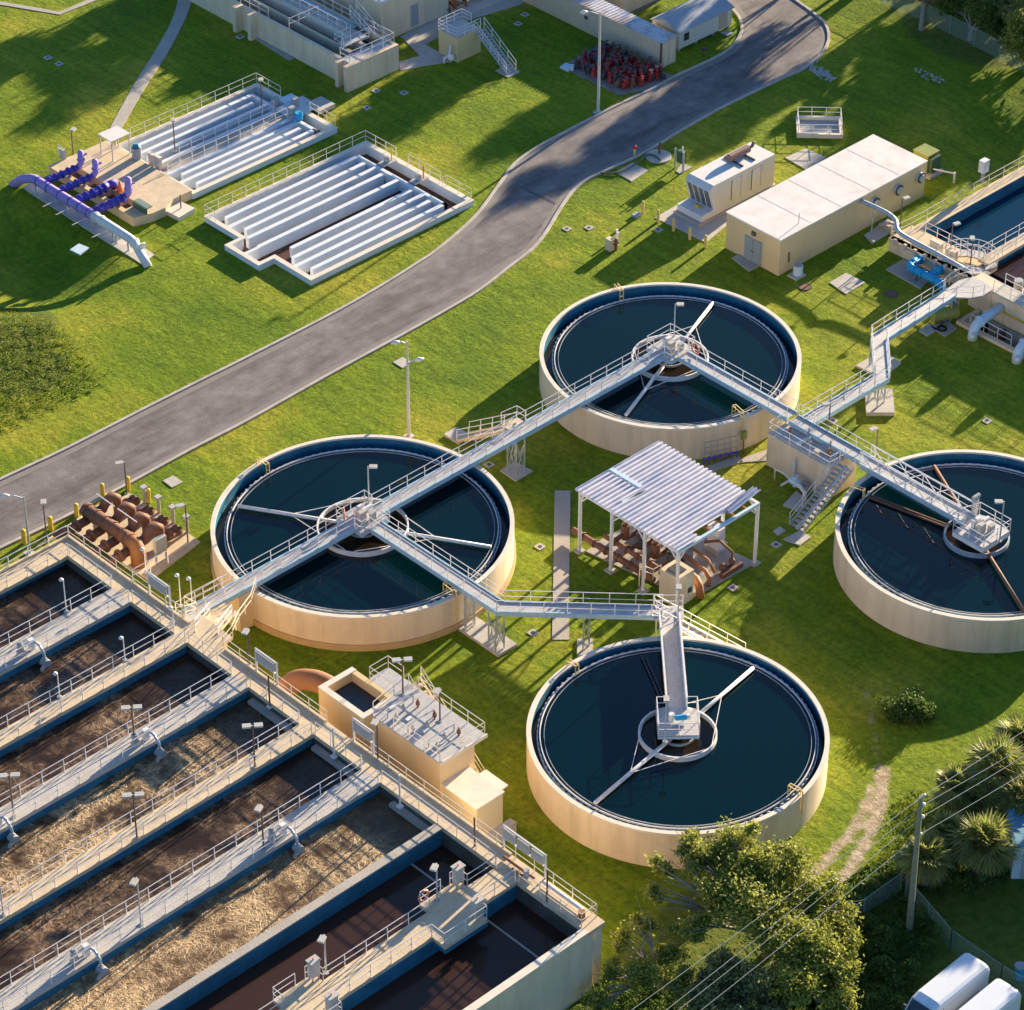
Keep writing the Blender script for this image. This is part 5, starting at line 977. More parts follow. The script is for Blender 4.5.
# green transformer + pipe support behind the building
c0 = at(935, 164, 0); t = thing('transformer', 'olive green transformer cabinet behind the end of the long building', 'transformer', (c0.x, c0.y, 0)); tx, ty = 168.6, 130.3
m = MB(); m.box(tx, ty, .25, tx+1.3, ty+1.4, 1.75); m.build('cabinet', OLIVE, t); m = MB(); m.box(tx+.15, ty-.35, .4, tx+1.2, ty-.001, 1.6); m.build('cooling_fins', DKGREEN, t); m = MB(); m.box(tx-.15, ty-.5, 0, tx+1.5, ty+1.6, .25); m.build('plinth', CONCL, t)
m = MB(); m.box(tx-.05, ty-.05, 1.752, tx+1.35, ty+1.45, 1.82); m.build('lid', OLIVE, t)
t = thing('pipe_stand', 'short white pipe running to a stand beside the green transformer', 'pipe stand', (tx+.6, ty-1.3, 0)); m = MB(); m.tube([(tx+.3, ty-.4, .75), (tx+.9, ty-2.0, .8)], .07, 6); m.tube([(tx+.9, ty-2.0, .9), (tx+.9, ty-2.0, 0)], .09, 8); m.build('pipe', WHITE, t)
# railed pit behind
q0_, q1_ = xy(797, 135, .25), xy(843, 136, .25); t = thing('railed_pit', 'small railed concrete pit on the lawn near the road end', 'pit', (q0_[0], q0_[1], 0))
e = (Vector((q1_[0], q1_[1], 0))-Vector((q0_[0], q0_[1], 0))); L = e.length; e.normalize(); f = Vector((-e.y, e.x, 0)); o_ = Vector((q0_[0], q0_[1], 0)); D = 2.9
def ob(a0, a1, b0, b1, z0, z1): c = o_+e*((a0+a1)/2)+f*((b0+b1)/2)+Vector((0, 0, (z0+z1)/2)); return (c, e*((a1-a0)/2), f*((b1-b0)/2), Vector((0, 0, (z1-z0)/2)))
m = MB(); m.obox(*ob(0, L, 0, .25, -.1, .35)); m.obox(*ob(0, L, D-.25, D, -.1, .35)); m.obox(*ob(0, .25, .25, D-.25, -.1, .35)); m.obox(*ob(L-.25, L, .25, D-.25, -.1, .35)); m.build('curb', CREAMT, t)
m = MB(); m.obox(*ob(.25, L-.25, .25, D-.25, .02, .1)); m.build('floor', GREYM, t)
m = MB(); P = [o_+e*.1+f*.1, o_+e*.1+f*(D-.1), o_+e*(L-.1)+f*(D-.1), o_+e*(L-.1)+f*.1, o_+e*.1+f*.1]; rail(m, [p+Vector((0, 0, .35)) for p in P], h=.8, sp=1.1); m.build('guardrail', WHITE, t)
# ------------------------------------------------------------------ right hand complex
RD = 1.1
t = thing('equalisation_basin', 'concrete basin with deep blue water and curved rails cut off by the right edge', 'basin', (165, 118, 0))
def rb(nm, x0, y0, x1, y1, z0, z1, mt): m = MB(); m.box(x0, y0, z0, x1, y1, z1); return m.build(nm, mt, t)
yF = xy(924.1, 231.2, RD)[1]; xW = xy(924.1, 231.2, RD)[0]
RX = 205
rb('wall', 158.55, 117.3, 159.0, 125.35, -.1, RD, CREAM); rb('walkway', 158.5, 117.3, xW, 125.4, RD-.2, RD, DECK)
rb('wall', xW-.3, yF, RX, yF+.35, 0, RD-.01, CREAM); rb('wall_liner', xW, yF-.03, RX, yF-.001, -.6, RD-.05, SHADEBLUE); rb('walkway', xW, yF, RX, yF+.95, RD-.15, RD+.002, DECK)
m = MB(); m.add([(xW, 100, .15), (RX, 100, .15), (RX, yF-.03, .15), (xW, yF-.03, .15)], [(0, 1, 2, 3)]); struct(m.build('water', watermat('basin_water', (.003, .03, .065), .05, (.10, .22, .28), 1.15, 1.35, 1.2, .25, 1.5)))
m = MB(); rail(m, [(RX, yF+.9, RD), (xW-.4, yF+.9, RD), (158.7, 125.3, RD)], sp=1.8); m.build('guardrail', CRW, t)
m = MB(); rail(m, [(158.6, 125.3, RD), (158.6, 117.6, RD)], sp=1.8); m.build('guardrail', CRW, t)
m = MB(); rail(m, [(xW-.1, yF-.2, RD), (xW-.1, 119.6, RD)], sp=1.0); m.build('guardrail', WHITE, t)
# cross walkway over the water
cwy = xy(1010, 246, 1.6)[1]; rb('cross_walkway', 160.4, cwy-.5, RX, cwy+.5, 1.35, 1.6, DECK)
m = MB(); rail(m, [(160.4, cwy+.5, 1.6), (RX, cwy+.5, 1.6)]); m.build('guardrail', WHITE, t); m = MB(); rail(m, [(160.4, cwy-.5, 1.6), (RX, cwy-.5, 1.6)]); m.build('guardrail', WHITE, t)
rb('wall_liner', 160.5, cwy-.15, RX, cwy+.15, -.5, 1.35, SHADEBLUE)
# raised hub with curved walkway
hx, hy = 156.6, 115.6
m = MB(); m.prism([(154.4, 115.75), (155.2, 114.9), (156.0, 114.55), (157.3, 114.6), (157.5, 116.6), (156.3, 117.0), (154.5, 116.9)], RZ-.12, RZ); m.build('hub_deck', GRATE, t)
m = MB(); m.prism([(156.9, 114.5), (158.4, 114.5), (158.5, 116.6), (157.2, 116.7)], -.1, RZ-.125); m.build('hub_wall', CREAM, t)
m = MB(); rail(m, [(154.5, 116.95, RZ), (155.3, 117.1, RZ), (156.3, 117.1, RZ), (157.4, 116.7, RZ)], sp=.9); m.build('curved_rail', WHITE, t)
m = MB(); rail(m, [(154.4, 115.7, RZ), (155.2, 114.85, RZ), (156.0, 114.5, RZ)], sp=.9); m.build('curved_rail', WHITE, t)
arc = [(158.9+2.6*cos(radians(a_)), 118.6+2.2*sin(radians(a_)), RD+.45) for a_ in range(95, -35, -18)]
for dr in (0, .9): m = MB(); rail(m, [(158.9+(2.6-dr)*cos(radians(a_)), 118.6+(2.2-dr)*sin(radians(a_)), RD+.45) for a_ in range(100, -60, -20)], sp=.75); m.build('curved_rail', WHITE, t)
m = MB(); arcp = [(158.9+r_*cos(radians(a_)), 118.6+.85*r_*sin(radians(a_))) for r_, rr in ((2.6, 0),) for a_ in range(100, -60, -16)]+[(158.9+1.65*cos(radians(a_)), 118.6+1.45*sin(radians(a_))) for a_ in range(-60, 101, 16)]; m.prism(arcp, RD+.3, RD+.42); m.build('curved_walkway', GRATE, t)
for k in range(7): m = MB(); m.box(157.6+k*.32, 116.9, RZ-.1-k*.14, 157.9+k*.32, 118.0, RZ-.02-k*.14); m.build('step', GRATE, t)
# walkway going down right with pipes and box walls
rb('walkway', 156.9, 96, 158.3, 114.5, RZ-.15, RZ-.005, CONCL); rb('wall', 156.95, 96, 157.3, 114.49, -1.3, RZ-.151, CREAM); rb('yellow_band', 156.9, 96, 156.945, 114.4, .95, 1.15, YEL)
m = MB(); rail(m, [(156.95, 96, RZ), (156.95, 114.4, RZ)]); m.build('guardrail', WHITE, t); m = MB(); rail(m, [(158.25, 96, RZ), (158.25, 114.4, RZ)]); m.build('guardrail', WHITE, t)
rb('inner_tank_wall', 158.4, 96, 160.45, 114.4, -.5, 1.0, CREAM); m = MB(); m.add([(160.5, 96, .9), (RX, 96, .9), (RX, cwy-.55, .9), (160.5, cwy-.55, .9)], [(0, 1, 2, 3)]); struct(m.build('water', AER_NO))
for k, y in enumerate((112.6, 109.4)): m = MB(); m.tube([(159.3, y, .9), (159.3, y, RZ+.9), (159.7, y, RZ+1.25), (160.4, y, RZ+1.25), (160.8, y, RZ+.9), (160.8, y, .5)], .32, 12); m.build('gooseneck_pipe', GALV, t, smooth=True)
for k in range(3): m = MB(); m.cyl((159.3, 114.0-k*.9, RZ-1.2), (159.3, 114.0-k*.9, RZ+.1), .33, k=12); m.build('pump_head', GREYM, t)
m = MB(); m.box(159.0, 121.0, RD, 159.35, 122.0, RD+1.2); m.build('cream_cabinet', CREAM, t); m = MB(); m.box(159.0, 119.6, RD, 159.35, 120.5, RD+1.1); m.build('cream_cabinet', CREAM, t)
q = at(988, 160, RD); t9 = thing('white_box', 'white box on a bracket on the basin rail at the upper right', 'electrical box', at(981, 182, RD)); m = MB(); q = at(982, 183, RD); m.box(q.x-.3, q.y-.25, RD+1.0, q.x+.35, q.y+.25, RD+2.0); m.build('box', WHITE, t9); m = MB(); m.box(q.x-.1, q.y-.1, RD, q.x+.1, q.y+.1, RD+1.0); m.build('bracket', GREYM, t9)
# sunken chamber
t = thing('sunken_chamber', 'sunken brown chamber with low cream kerb wall and white rails at the right edge', 'chamber', (155.9, 106, 0))
def rb2(nm, x0, y0, x1, y1, z0, z1, mt): m = MB(); m.box(x0, y0, z0, x1, y1, z1); return m.build(nm, mt, t)
rb2('kerb_wall', 154.6, 96, 154.95, 115.3, -1.4, .28, CREAM); rb2('end_wall', 154.6, 115.3, 156.9, 115.6, -1.4, .28, CREAM); rb2('floor', 154.95, 96, 156.85, 115.3, -1.5, -1.35, BROWNF)
for y in (112.9, 109.8, 106.4): rb2('partition', 154.96, y, 156.9, y+.15, -1.35, -.2, mat('brown_partition', (.2, .11, .07), .7, .1, 2))
for (a_, b_) in ((114.6, 110.9), (110.2, 98.0)): m = MB(); rail(m, [(154.9, a_, .28), (154.9, b_, .28)], sp=1.3); m.build('guardrail', WHITE, t)
for k, (y, lb) in enumerate(((113.6, 'upper pale blue pipe reaching from the basin wall over the sunken chamber'), (109.6, 'lower pale blue pipe reaching over the sunken chamber at the right edge'))):
    tp = thing('outlet_pipe', lb, 'pipe', (154.2, y, 0)); m = MB(); m.tube([(157.0, y, 1.35), (154.6, y, 1.15), (154.2, y, .95), (154.0, y, .5), (154.0, y, -.05)], .36, 14); m.build('pipe', PBLUE, tp, smooth=True)
    m = MB(); m.tube([(154.75, y, 1.16), (154.6, y, 1.15)], .43, 14); m.build('flange', PBLUE, tp); m = MB(); m.tube([(153.75, y-.25, .7), (153.4, y-.45, .7)], .1, 6); m.ball((153.4, y-.45, .7), .17, 8); m.build('valve', WHITE, tp)
t = thing('chemical_tank', 'olive green cylindrical tank with white valve lines under the zigzag footbridge', 'tank', at(947, 320, 0)); p = at(944, 322, 0)
m = MB(); m.tube([(p.x-.8, p.y+.5, .75), (p.x+.9, p.y-.3, .75)], .55, 16); m.build('body', OLIVE, t, smooth=False); m = MB(); m.tube([(p.x+.4, p.y+.6, 1.4), (p.x+1.2, p.y+.1, 1.4), (p.x+1.3, p.y, .4)], .1, 6); m.build('pipe', WHITE, t); m = MB(); m.box(p.x-.6, p.y-.2, 0, p.x-.4, p.y+.3, .4); m.build('saddle', DARKM, t)
p = at(942, 329, .09); t = thing('ring_drain', 'black rubber ring lying on the slab below the olive tank', 'ring', p); m = MB(); m.ring(p.x, p.y, .36, .24, .09, .2, 20); m.build('ring', RUBBER, t)
# cyan pipes
t = thing('cyan_pipes', 'bright cyan U shaped pipes on a slab beside the cream wall', 'pipes', (157.4, 121.3, 0))
m = MB(); m.tube([(158.6, 122.25, .75), (157.35, 122.3, .75), (157.0, 122.0, .75), (157.0, 119.2, .75), (157.0, 118.9, .6), (157.0, 118.8, .05)], .30, 14); m.build('main_pipe', CYAN, t, smooth=True)
m = MB(); m.tube([(158.6, 120.3, .75), (157.0, 120.3, .75)], .28, 14); m.build('branch', CYAN, t, smooth=True)
for (x, y, ax) in ((158.3, 122.25, 0), (157.6, 122.28, 0), (157.0, 121.6, 1), (157.0, 120.9, 1), (157.0, 119.7, 1), (158.3, 120.3, 0), (157.6, 120.3, 0), (157.0, 119.2, 1)): m = MB(); m.tube([(x, y, .75), (x+(.1 if not ax else 0), y-(.1 if ax else 0), .75)], .37, 14); m.build('flange', CYAN, t)
for y in (121.2, 119.9): m = MB(); m.cyl((156.8, y, .08), (156.8, y, .6), .06, k=6); m.build('support', DARKM, t)
# silver pipe
t = thing('silver_pipe', 'long silver pipe bending from the long building along the cream wall to the hub', 'pipe', (158, 125, 0))
P = [at(861, 201, 2.7), at(873, 206, 2.7), at(888, 213.5, 2.7), at(896, 221, 2.7), at(897, 229, 2.6), at(905, 236.5, 2.4), at(935, 252.5, 2.3), at(966, 270, 2.25)]
P[0].y = BY0+.0
m = MB(); m.tube(catmull(P, 3), .17, 12); m.build('pipe', GALV, t, smooth=True)
for (x, y, z) in ((871, 234, 2.55), (905, 250, 2.2)):
    p = at(x, y, 0) if z > 2.3 else at(x, y, 0); 
p = at(871, 236, 0); m = MB(); m.cyl(p, (p.x, p.y, 2.55), .06, k=8); m.build('support', GALV, t)
slab(((864, 236), (880, 225), (892, 232), (872, 244)), 'pale slab holding the support of the silver pipe', .08)
for k in range(8): y = 124.6-k*.95; m = MB(); m.box(158.35, y, .85, 158.55, y+.25, 1.3); m.build('bracket', CONCL, t)
t = thing('valve_cluster', 'grey valves beside the silver pipe support near the long building', 'valves', at(886, 228, 0)); p = at(887, 229, 0); m = MB(); m.box(p.x-.3, p.y-.8, 0, p.x+.5, p.y+.4, .5); m.build('box', CONC, t); m = MB(); m.tube([(p.x-.6, p.y+.3, .5), (p.x-.1, p.y-.3, .7), (p.x+.4, p.y-.9, .5)], .11, 8); m.build('pipe', GREYM, t)
# ------------------------------------------------------------------ baffled contact basins
def contact(nm_label, X0, X1, Y0, Y1, base, hB=.5, floor=-.95):
    t = thing('contact_basin', nm_label, 'contact basin', ((X0+X1)/2, (Y0+Y1)/2, 0)); return t
tB = contact('pale baffled contact basin nearest the road, with long parallel white walls', 124.6, 140.7, 151, 163.1, None)
Hb, Fb = .5, -.42
def add(t, nm, mt, *boxes):
    o = None
    for b in boxes: m = MB(); m.box(*b); o = m.build(nm, mt, t)
    return o
Xa, Xb, Ya, Yb = 124.6, 140.7, 151.0, 163.12; W = .32
add(tB, 'outer_wall', PALEC, (Xa, Yb-W, -1, Xb, Yb, Hb-.06), (Xb-W, Ya, -1, Xb, Yb-W, Hb-.06), (Xa, Ya, -1, Xb-W, Ya+W, Hb-.06), (Xa, 159.0, -1, Xa+W, Yb-W, Hb-.06), (Xa, Ya+W, -1, Xa+W, 155.1, Hb-.06), (123.15, 158.7, -1, Xa, 159.02, Hb-.06), (123.15, 155.08, -1, Xa, 155.4, Hb-.06), (123.15, 155.4, -1, 123.45, 158.7, Hb-.06))
add(tB, 'coping', CREAMT, (Xa-.05, Yb-.4, Hb-.06, Xb+.05, Yb+.05, Hb), (Xb-.4, Ya-.05, Hb-.06, Xb+.05, Yb-.4, Hb), (Xa-.05, Ya-.05, Hb-.06, Xb-.4, Ya+.36, Hb), (Xa-.05, 159.0, Hb-.06, Xa+.36, Yb-.4, Hb), (Xa-.05, Ya+.36, Hb-.06, Xa+.36, 155.08, Hb), (123.1, 158.66, Hb-.06, Xa+.36, 159.0, Hb), (123.1, 155.08, Hb-.06, Xa+.36, 155.44, Hb), (123.1, 155.44, Hb-.06, 123.5, 158.66, Hb))
m = MB(); m.box(123.2, Ya, -1.1, Xb-.1, Yb-.1, Fb); m.build('floor', BROWNF, tB)
bh = Hb-.02
bw_ = .36
for (x0, x1, y) in ((Xa+1.05, 138.6, 161.7), (Xa+W, 138.4, 160.55), (Xa+1.05, 138.6, 159.45), (Xa+.05+W, 138.3, 158.4), (Xa+.2, 138.6, 156.95), (Xa+W+1.5, 138.3, 155.15), (Xa+1.05, 138.6, 154.05), (Xa+W, 138.3, 153.05), (Xa+1.05, 138.9, 151.95)):
    add(tB, 'baffle_wall', PALEC, (x0, y, Fb, x1, y+bw_, bh))
add(tB, 'channel_wall', PALEC, (138.6, 151.95, Fb, 138.9, 154.3, bh), (138.6, 154.3, Fb, 138.9, 161.95, bh), (123.45, 156.9, Fb, 124.8, 157.2, bh))
for k, y in enumerate((159.2, 155.6)): add(tB, 'sluice_gate', LAMPH, (139.0, y, Hb, 140.4, y+.7, Hb+.06)); add(tB, 'gate_frame', GREYM, (139.5, y+.1, Hb+.06, 139.7, y+.55, Hb+.55)); m = MB(); m.cyl((139.2+.9, y+.3, Hb+.06), (139.2+.9, y+.3, Hb+1.1), .06, k=6); m.build('gate_stem', YEL if k == 0 else ORANGE, tB)
m = MB(); rail(m, [(Xa+.05, 161.9, Hb), (Xa+.05, Yb-.0, Hb), (Xb-.05, Yb-.0, Hb), (Xb-.05, 159.6, Hb)], sp=1.35); m.build('guardrail', CRW, tB); m = MB(); rail(m, [(Xb-.05, 158.2, Hb), (Xb-.05, 154.6, Hb)], sp=1.2); m.build('guardrail', CRW, tB); m = MB(); rail(m, [(Xb-.5, 153.9, Hb), (Xb-.05, 153.9, Hb), (Xb-.05, 151.2, Hb)], sp=1.2); m.build('guardrail', CRW, tB)
tA = contact('farther baffled contact basin with walls tinted with bluish shade and a central grating walkway', 126, 140.4, 166, 175.8, None)
Xa, Xb, Ya, Yb = 126.0, 140.42, 166.2, 175.85
add(tA, 'outer_wall', PALEC, (Xa, Yb-W, -1, Xb, Yb, Hb-.06), (Xb-W, Ya, -1, Xb, Yb-W, Hb-.06), (Xa, Ya, -1, Xb-W, Ya+W, Hb-.06), (Xa, Ya+W, -1, Xa+W, Yb-W, Hb-.06))
add(tA, 'coping', CREAMT, (Xa-.05, Yb-.4, Hb-.06, Xb+.05, Yb+.05, Hb), (Xb-.4, Ya-.05, Hb-.06, Xb+.05, Yb-.4, Hb), (Xa-.05, Ya-.05, Hb-.06, Xb-.4, Ya+.36, Hb), (Xa-.05, Ya+.36, Hb-.06, Xa+.36, Yb-.4, Hb))
m = MB(); m.box(Xa+.1, Ya+.1, -1.1, Xb-.1, Yb-.1, Fb); m.build('floor', BROWNF, tA)
for (x0, x1, y) in ((Xa+1.6, 138.8, 174.55), (Xa+.4, 138.2, 173.5), (Xa+.9, 138.8, 172.55), (Xa+W, 138.8, 171.3), (Xa+W, 139.0, 169.6), (Xa+1.2, 138.9, 168.8), (Xa+W, 138.3, 167.95), (Xa+1.2, 139.0, 167.0)):
    add(tA, 'baffle_wall', PALEC, (x0, y, Fb, x1, y+bw_, bh))
add(tA, 'channel_wall', PALEC, (138.8, 167.0, Fb, 139.1, 174.8, bh))
add(tA, 'grating_walkway', CONC, (Xa+.36, 169.87, bh-.06, 140.0, 171.3, bh-.004))
add(tA, 'control_deck', GALV, (138.6, 169.5, Hb, 141.6, 171.7, Hb+.08)); add(tA, 'raised_tray', PBLUE, (139.8, 171.7, Hb-.2, 141.2, 172.6, Hb+.1)); add(tA, 'cover_slab', CONCL, (141.0, 168.9, .3, 142.6, 170.6, Hb+.12))
for (x, y) in ((138.9, 171.9), (138.9, 169.9), (140.0, 170.8)): add(tA, 'motor', GREYM, (x, y, Hb+.08, x+.5, y+.4, Hb+.7))
m = MB(); m.cyl((139.1, 169.2, Hb), (139.1, 169.2, Hb+.6), .3, k=12); m.build('pump_head', CYAN, tA)
m = MB(); rail(m, [(Xa+.3, Yb, Hb), (Xb-.05, Yb, Hb), (Xb-.05, 172.9, Hb)], sp=1.35); m.build('guardrail', CRW, tA); m = MB(); rail(m, [(Xa+.6, 169.9, Hb), (138.5, 169.9, Hb)], sp=1.2); m.build('guardrail', WHITE, tA)
m = MB(); rail(m, [(Xb, 169.4, Hb), (Xb, 166.4, Hb)], sp=1.0); m.build('guardrail', CRW, tA); m = MB(); rail(m, [(Xa+3, 171.5, Hb), (138.5, 171.5, Hb)], sp=1.2); m.build('guardrail', WHITE, tA)
for (x, y, h, lb) in ((175, 151, 2.55, 'rusty dark lamp post on the left of the farther contact basin'), (262, 112, 2.7, 'rusty dark lamp post on the right of the farther contact basin')): lamp_post((x, y), .5, h, lb, 'box', (.5, .5), RUST)
# ------------------------------------------------------------------ filter platform with violet pipes
t = thing('filter_platform', 'tan concrete platform behind the violet pipes', 'platform', (123, 171, 0)); PH = .75
m = MB(); m.prism([(120.35, 176.6), (120.35, 175.2), (121.9, 175.2), (121.9, 167.6), (120.35, 167.6), (120.35, 166.2), (121.9, 165.75), (122.8, 165.75), (123.0, 165.7), (124.2, 166.3), (126.0, 166.3), (126.0, 176.6)], -.05, PH-.004); m.build('deck', DECK, t)
m = MB(); m.box(120.33, 166.2, -.05, 120.75, 176.6, PH); m.build('front_wall', TANWALL, t); m = MB(); m.box(120.75, 166.2, -.05, 121.9, 175.2, .15); m.build('pit_floor', mat('dark_pit', (.12, .09, .08), .8, .2, 2), t)
for y in (172.9, 170.7, 168.9): m = MB(); m.box(120.76, y, .15, 121.89, y+.25, PH-.006); m.build('divider', DECK, t)
HX = 117.95
t = thing('violet_pipes', 'lilac header pipe with four violet blue branches rising on the tan platform', 'pipes', (HX, 170, 0))
m = MB(); m.tube([(at(13, 184, 0).x, at(13, 184, 0).y, -.1), ((at(13, 184, 0).x+HX)/2, (at(13, 184, 0).y+175.4)/2, .75), (HX-.12, 175.4, 1.2), (HX, 175.0, 1.25), (HX, 168.0, 1.25)], .36, 16); m.build('header', PURP, t, smooth=True)
for y in (174.6, 173.3, 171.9, 170.6, 169.5, 168.4): m = MB(); m.tube([(HX, y, 1.25), (HX, y-.08, 1.25)], .40, 16); m.build('pipe_band', PURPB, t)
for i, (y, yr, hgt_, r_) in enumerate(((174.3, 174.25, 2.35, .24), (172.5, 172.45, 2.35, .24), (170.5, 170.6, 1.7, .30), (168.4, 168.45, 2.5, .28))):
    P = [(HX, y, 1.2), (119.6, y, 1.15), (121.4, yr, 1.2)]
    if i != 2: P += [(121.75, yr, 1.45), (121.75, yr, hgt_)]
    else: P += [(121.9, yr, 1.25), (122.1, yr, .8)]
    m = MB(); m.tube(P[:3], r_, 12); m.build('branch', PURPB, t, smooth=True)
    m = MB(); m.tube(P[2:], r_, 12); m.ball(P[-1], r_*1.02, 10, .9); m.build('riser', PURP if i != 2 else PURPB, t, smooth=True)
    for x in (118.7, 119.3, 119.9, 120.5, 121.0): m = MB(); m.tube([(x, y, 1.17), (x+.09, y, 1.17)], r_+.1, 12); m.build('flange', PURPB, t)
    if i != 2: m = MB(); m.tube([(121.75, yr, 1.7), (121.75, yr, 1.78)], r_+.08, 12); m.tube([(121.75, yr, 2.1), (122.2, yr-.2, 2.15)], .1, 6); m.build('riser_flange', PURP, t)
m = MB(); m.tube([(HX, 168.0, 1.25), (HX, 166.9, 1.25), (HX, 163.4, 1.2), (HX-.02, 162.9, 1.1), (HX-.25, 161.9, .6), (HX-.3, 161.1, .0)], [.30, .36, .34, .34, .32, .32], 14); m.build('white_outlet', WHITE, t, smooth=True)
for y in (167.6, 166.9, 163.0, 162.2): m = MB(); m.tube([(HX, y, 1.25 if y > 163 else 1.1), (HX, y-.1, 1.25 if y > 163 else 1.07)], .42, 14); m.build('flange', WHITE, t)
for y in (175.0, 173.9, 171.2, 168.2, 165.6, 165.2, 163.8): m = MB(); m.cyl((HX, y, .05), (HX, y, 1.0), .08, k=8); m.build('support', GALV, t)
for y in (173.0, 171.4, 169.4, 167.0): m = MB(); m.tube([(HX-.9, y, .1), (HX+1.6, y, .1)], .04, 5); m.build('drain_pipe', WHITE, t)
# canopy, safety cone, bench, boxes
t = thing('equipment_canopy', 'small flat white canopy on thin posts at the end of the path', 'canopy', (125.0, 174.4, PH)); CZ = 2.55
m = MB(); m.box(124.25, 173.65, CZ-.08, 126.1, 175.3, CZ); m.build('roof', ROOFW, t)
for (x, y) in ((124.35, 173.75), (126.0, 173.75), (124.35, 175.2), (126.0, 175.2)): m = MB(); m.cyl((x, y, PH), (x, y, CZ-.08), .05, k=6); m.build('post', LAMPH, t)
t = thing('sampler', 'grey cylindrical sampler with teal lid under the canopy edge', 'sampler', (126.3, 173.2, PH)); m = MB(); m.cyl((126.0, 172.9, PH), (126.0, 172.9, PH+.95), .38, k=14); m.build('body', GREYM, t); m = MB(); m.cyl((126.0, 172.9, PH+.951), (126.05, 172.95, PH+1.2), .36, .2, k=14); m.build('lid', mat('teal_lid', (.04, .28, .38), .5, .1, 2), t)
for (x, y, lb) in ((126.4, 171.6, 'left one of two pale upright boxes at the near end of the farther basin'), (126.5, 170.9, 'right one of two pale upright boxes at the near end of the farther basin')):
    t = thing('upright_box', lb, 'box', (x, y, PH)); m = MB(); m.box(x-.12, y-.3, PH-.3, x+.12, y+.3, PH+.75); m.build('casing', LAMPH, t); m = MB(); m.box(x-.16, y-.34, PH+.75, x+.16, y+.34, PH+.8); m.build('lid', CREAMT, t)
p = Vector((122.05, 169.95, PH)); t = thing('traffic_cone', 'orange traffic cone on the tan platform between violet risers', 'traffic cone', p); m = MB(); m.cyl(p, p+Vector((0, 0, .85)), .26, .04, k=12); m.build('cone', mat('cone_orange', (.85, .22, .06), .4, .05, 2), t); m = MB(); m.box(p.x-.32, p.y-.32, p.z, p.x+.32, p.y+.32, p.z+.05); m.build('cone_base', mat('cone_base_orange', (.8, .2, .05), .5, .05, 2), t)
p = at(147, 211, PH+.2); t = thing('green_cover', 'green slatted box lid leaning at the corner of the tan platform', 'box lid', (121.7, 166.6, PH)); m = MB(); m.box(121.3, 165.9, PH, 121.45, 167.5, PH+.5); m.build('front_panel', DKGREEN, t); m = MB(); m.box(121.45, 165.9, PH+.42, 121.95, 167.5, PH+.5); m.build('lid', mat('grey_green_metal', (.22, .3, .24), .5, .1, 2), t)
p = at(63, 158, PH); t = thing('meter_box', 'small beige box with a hooked pipe at the far corner of the tan platform', 'meter box', (p.x, p.y, PH)); m = MB(); m.box(p.x-.15, p.y-.25, PH, p.x+.15, p.y+.25, PH+.8); m.build('box', CONCL, t); m = MB(); m.tube([(p.x-.1, p.y+.35, PH+.3), (p.x-.1, p.y+.35, PH+1.0), (p.x-.1, p.y, PH+1.05)], .05, 6); m.build('pipe', WHITE, t)
lamp_post((73.5, 157), .3, 2.25, 'dark lamp post beside the path end near the violet pipes', 'box', (.6, .3), BRONZE)
t = thing('pump_pad', 'small square pad with an upright pipe at the corner of the tan platform', 'pump pad', at(180, 210, 0)); p = at(181, 208, .35)
m = MB(); m.prism([xy(*q_, .35) for q_ in ((161, 208), (176, 199), (195, 208), (179, 217.5))], -.05, .35); m.build('pad', CREAMT, t); m = MB(); m.cyl((p.x, p.y, .35), (p.x, p.y, 1.5), .05, k=6); m.build('pipe', RUST, t)
# ------------------------------------------------------------------ tall basin at the top
TX0, TX1, TY0, TY1, TH = 145.15, 150.7, 170.4, 186.5, 2.25
t = thing('tall_basin', 'tall cream basin with buttress walls, dark water channels and white rails at the top', 'basin', (148, 178, 0))
def tb(nm, mt, *b): m = MB(); m.box(*b); return m.build(nm, mt, t)
tb('end_wall', CREAM, TX0, TY0, -.1, TX1, TY0+.4, TH); tb('buttress', CREAM, TX0, 171.5, -.1, TX0+.7, 171.85, TH); tb('buttress', CREAM, TX0-.05, 182.2, -.1, TX0+.85, 182.6, TH); tb('buttress', CREAM, TX0-.05, 184.1, -.1, TX0+.85, 184.5, TH)
tb('long_wall', CREAM, TX0+.7, TY0+.4, -.1, TX0+1.05, 196, TH-.1); tb('inner_wall', DECK, TX0+2.1, TY0+2.0, -.1, TX0+2.4, 186, TH-.15); tb('inner_wall', CREAMT, TX0+3.5, TY0+2.0, -.1, TX0+3.8, 186, TH-.05); tb('outer_wall', CREAM, TX1-.3, TY0+.4, -.1, TX1, 196, TH)
tb('channel_liner', SHADEBLUE, TX0+1.051, TY0+1.5, .2, TX0+1.1, 190, TH-.15)
m = MB(); m.add([(TX0+1.05, TY0+.5, TH-1.0), (TX1-.3, TY0+.5, TH-1.0), (TX1-.3, 192, TH-1.0), (TX0+1.05, 192, TH-1.0)], [(0, 1, 2, 3)]); struct(m.build('water', WATERC))
tb('grating_deck', GRATE, TX0+.7, TY0+.4, TH-.1, TX1-.5, TY0+1.5, TH-.02); tb('grating_deck', GRATE, TX0+2.0, TY0+2.6, TH, TX0+4.6, TY0+3.5, TH+.08); tb('long_deck', CONCL, TX0+3.8, TY0+2.6, TH-.1, TX0+4.7, 188, TH+.0); tb('pipe_tray', GIRD, TX0+4.75, TY0+4.5, TH, TX0+5.0, 184, TH+.15)
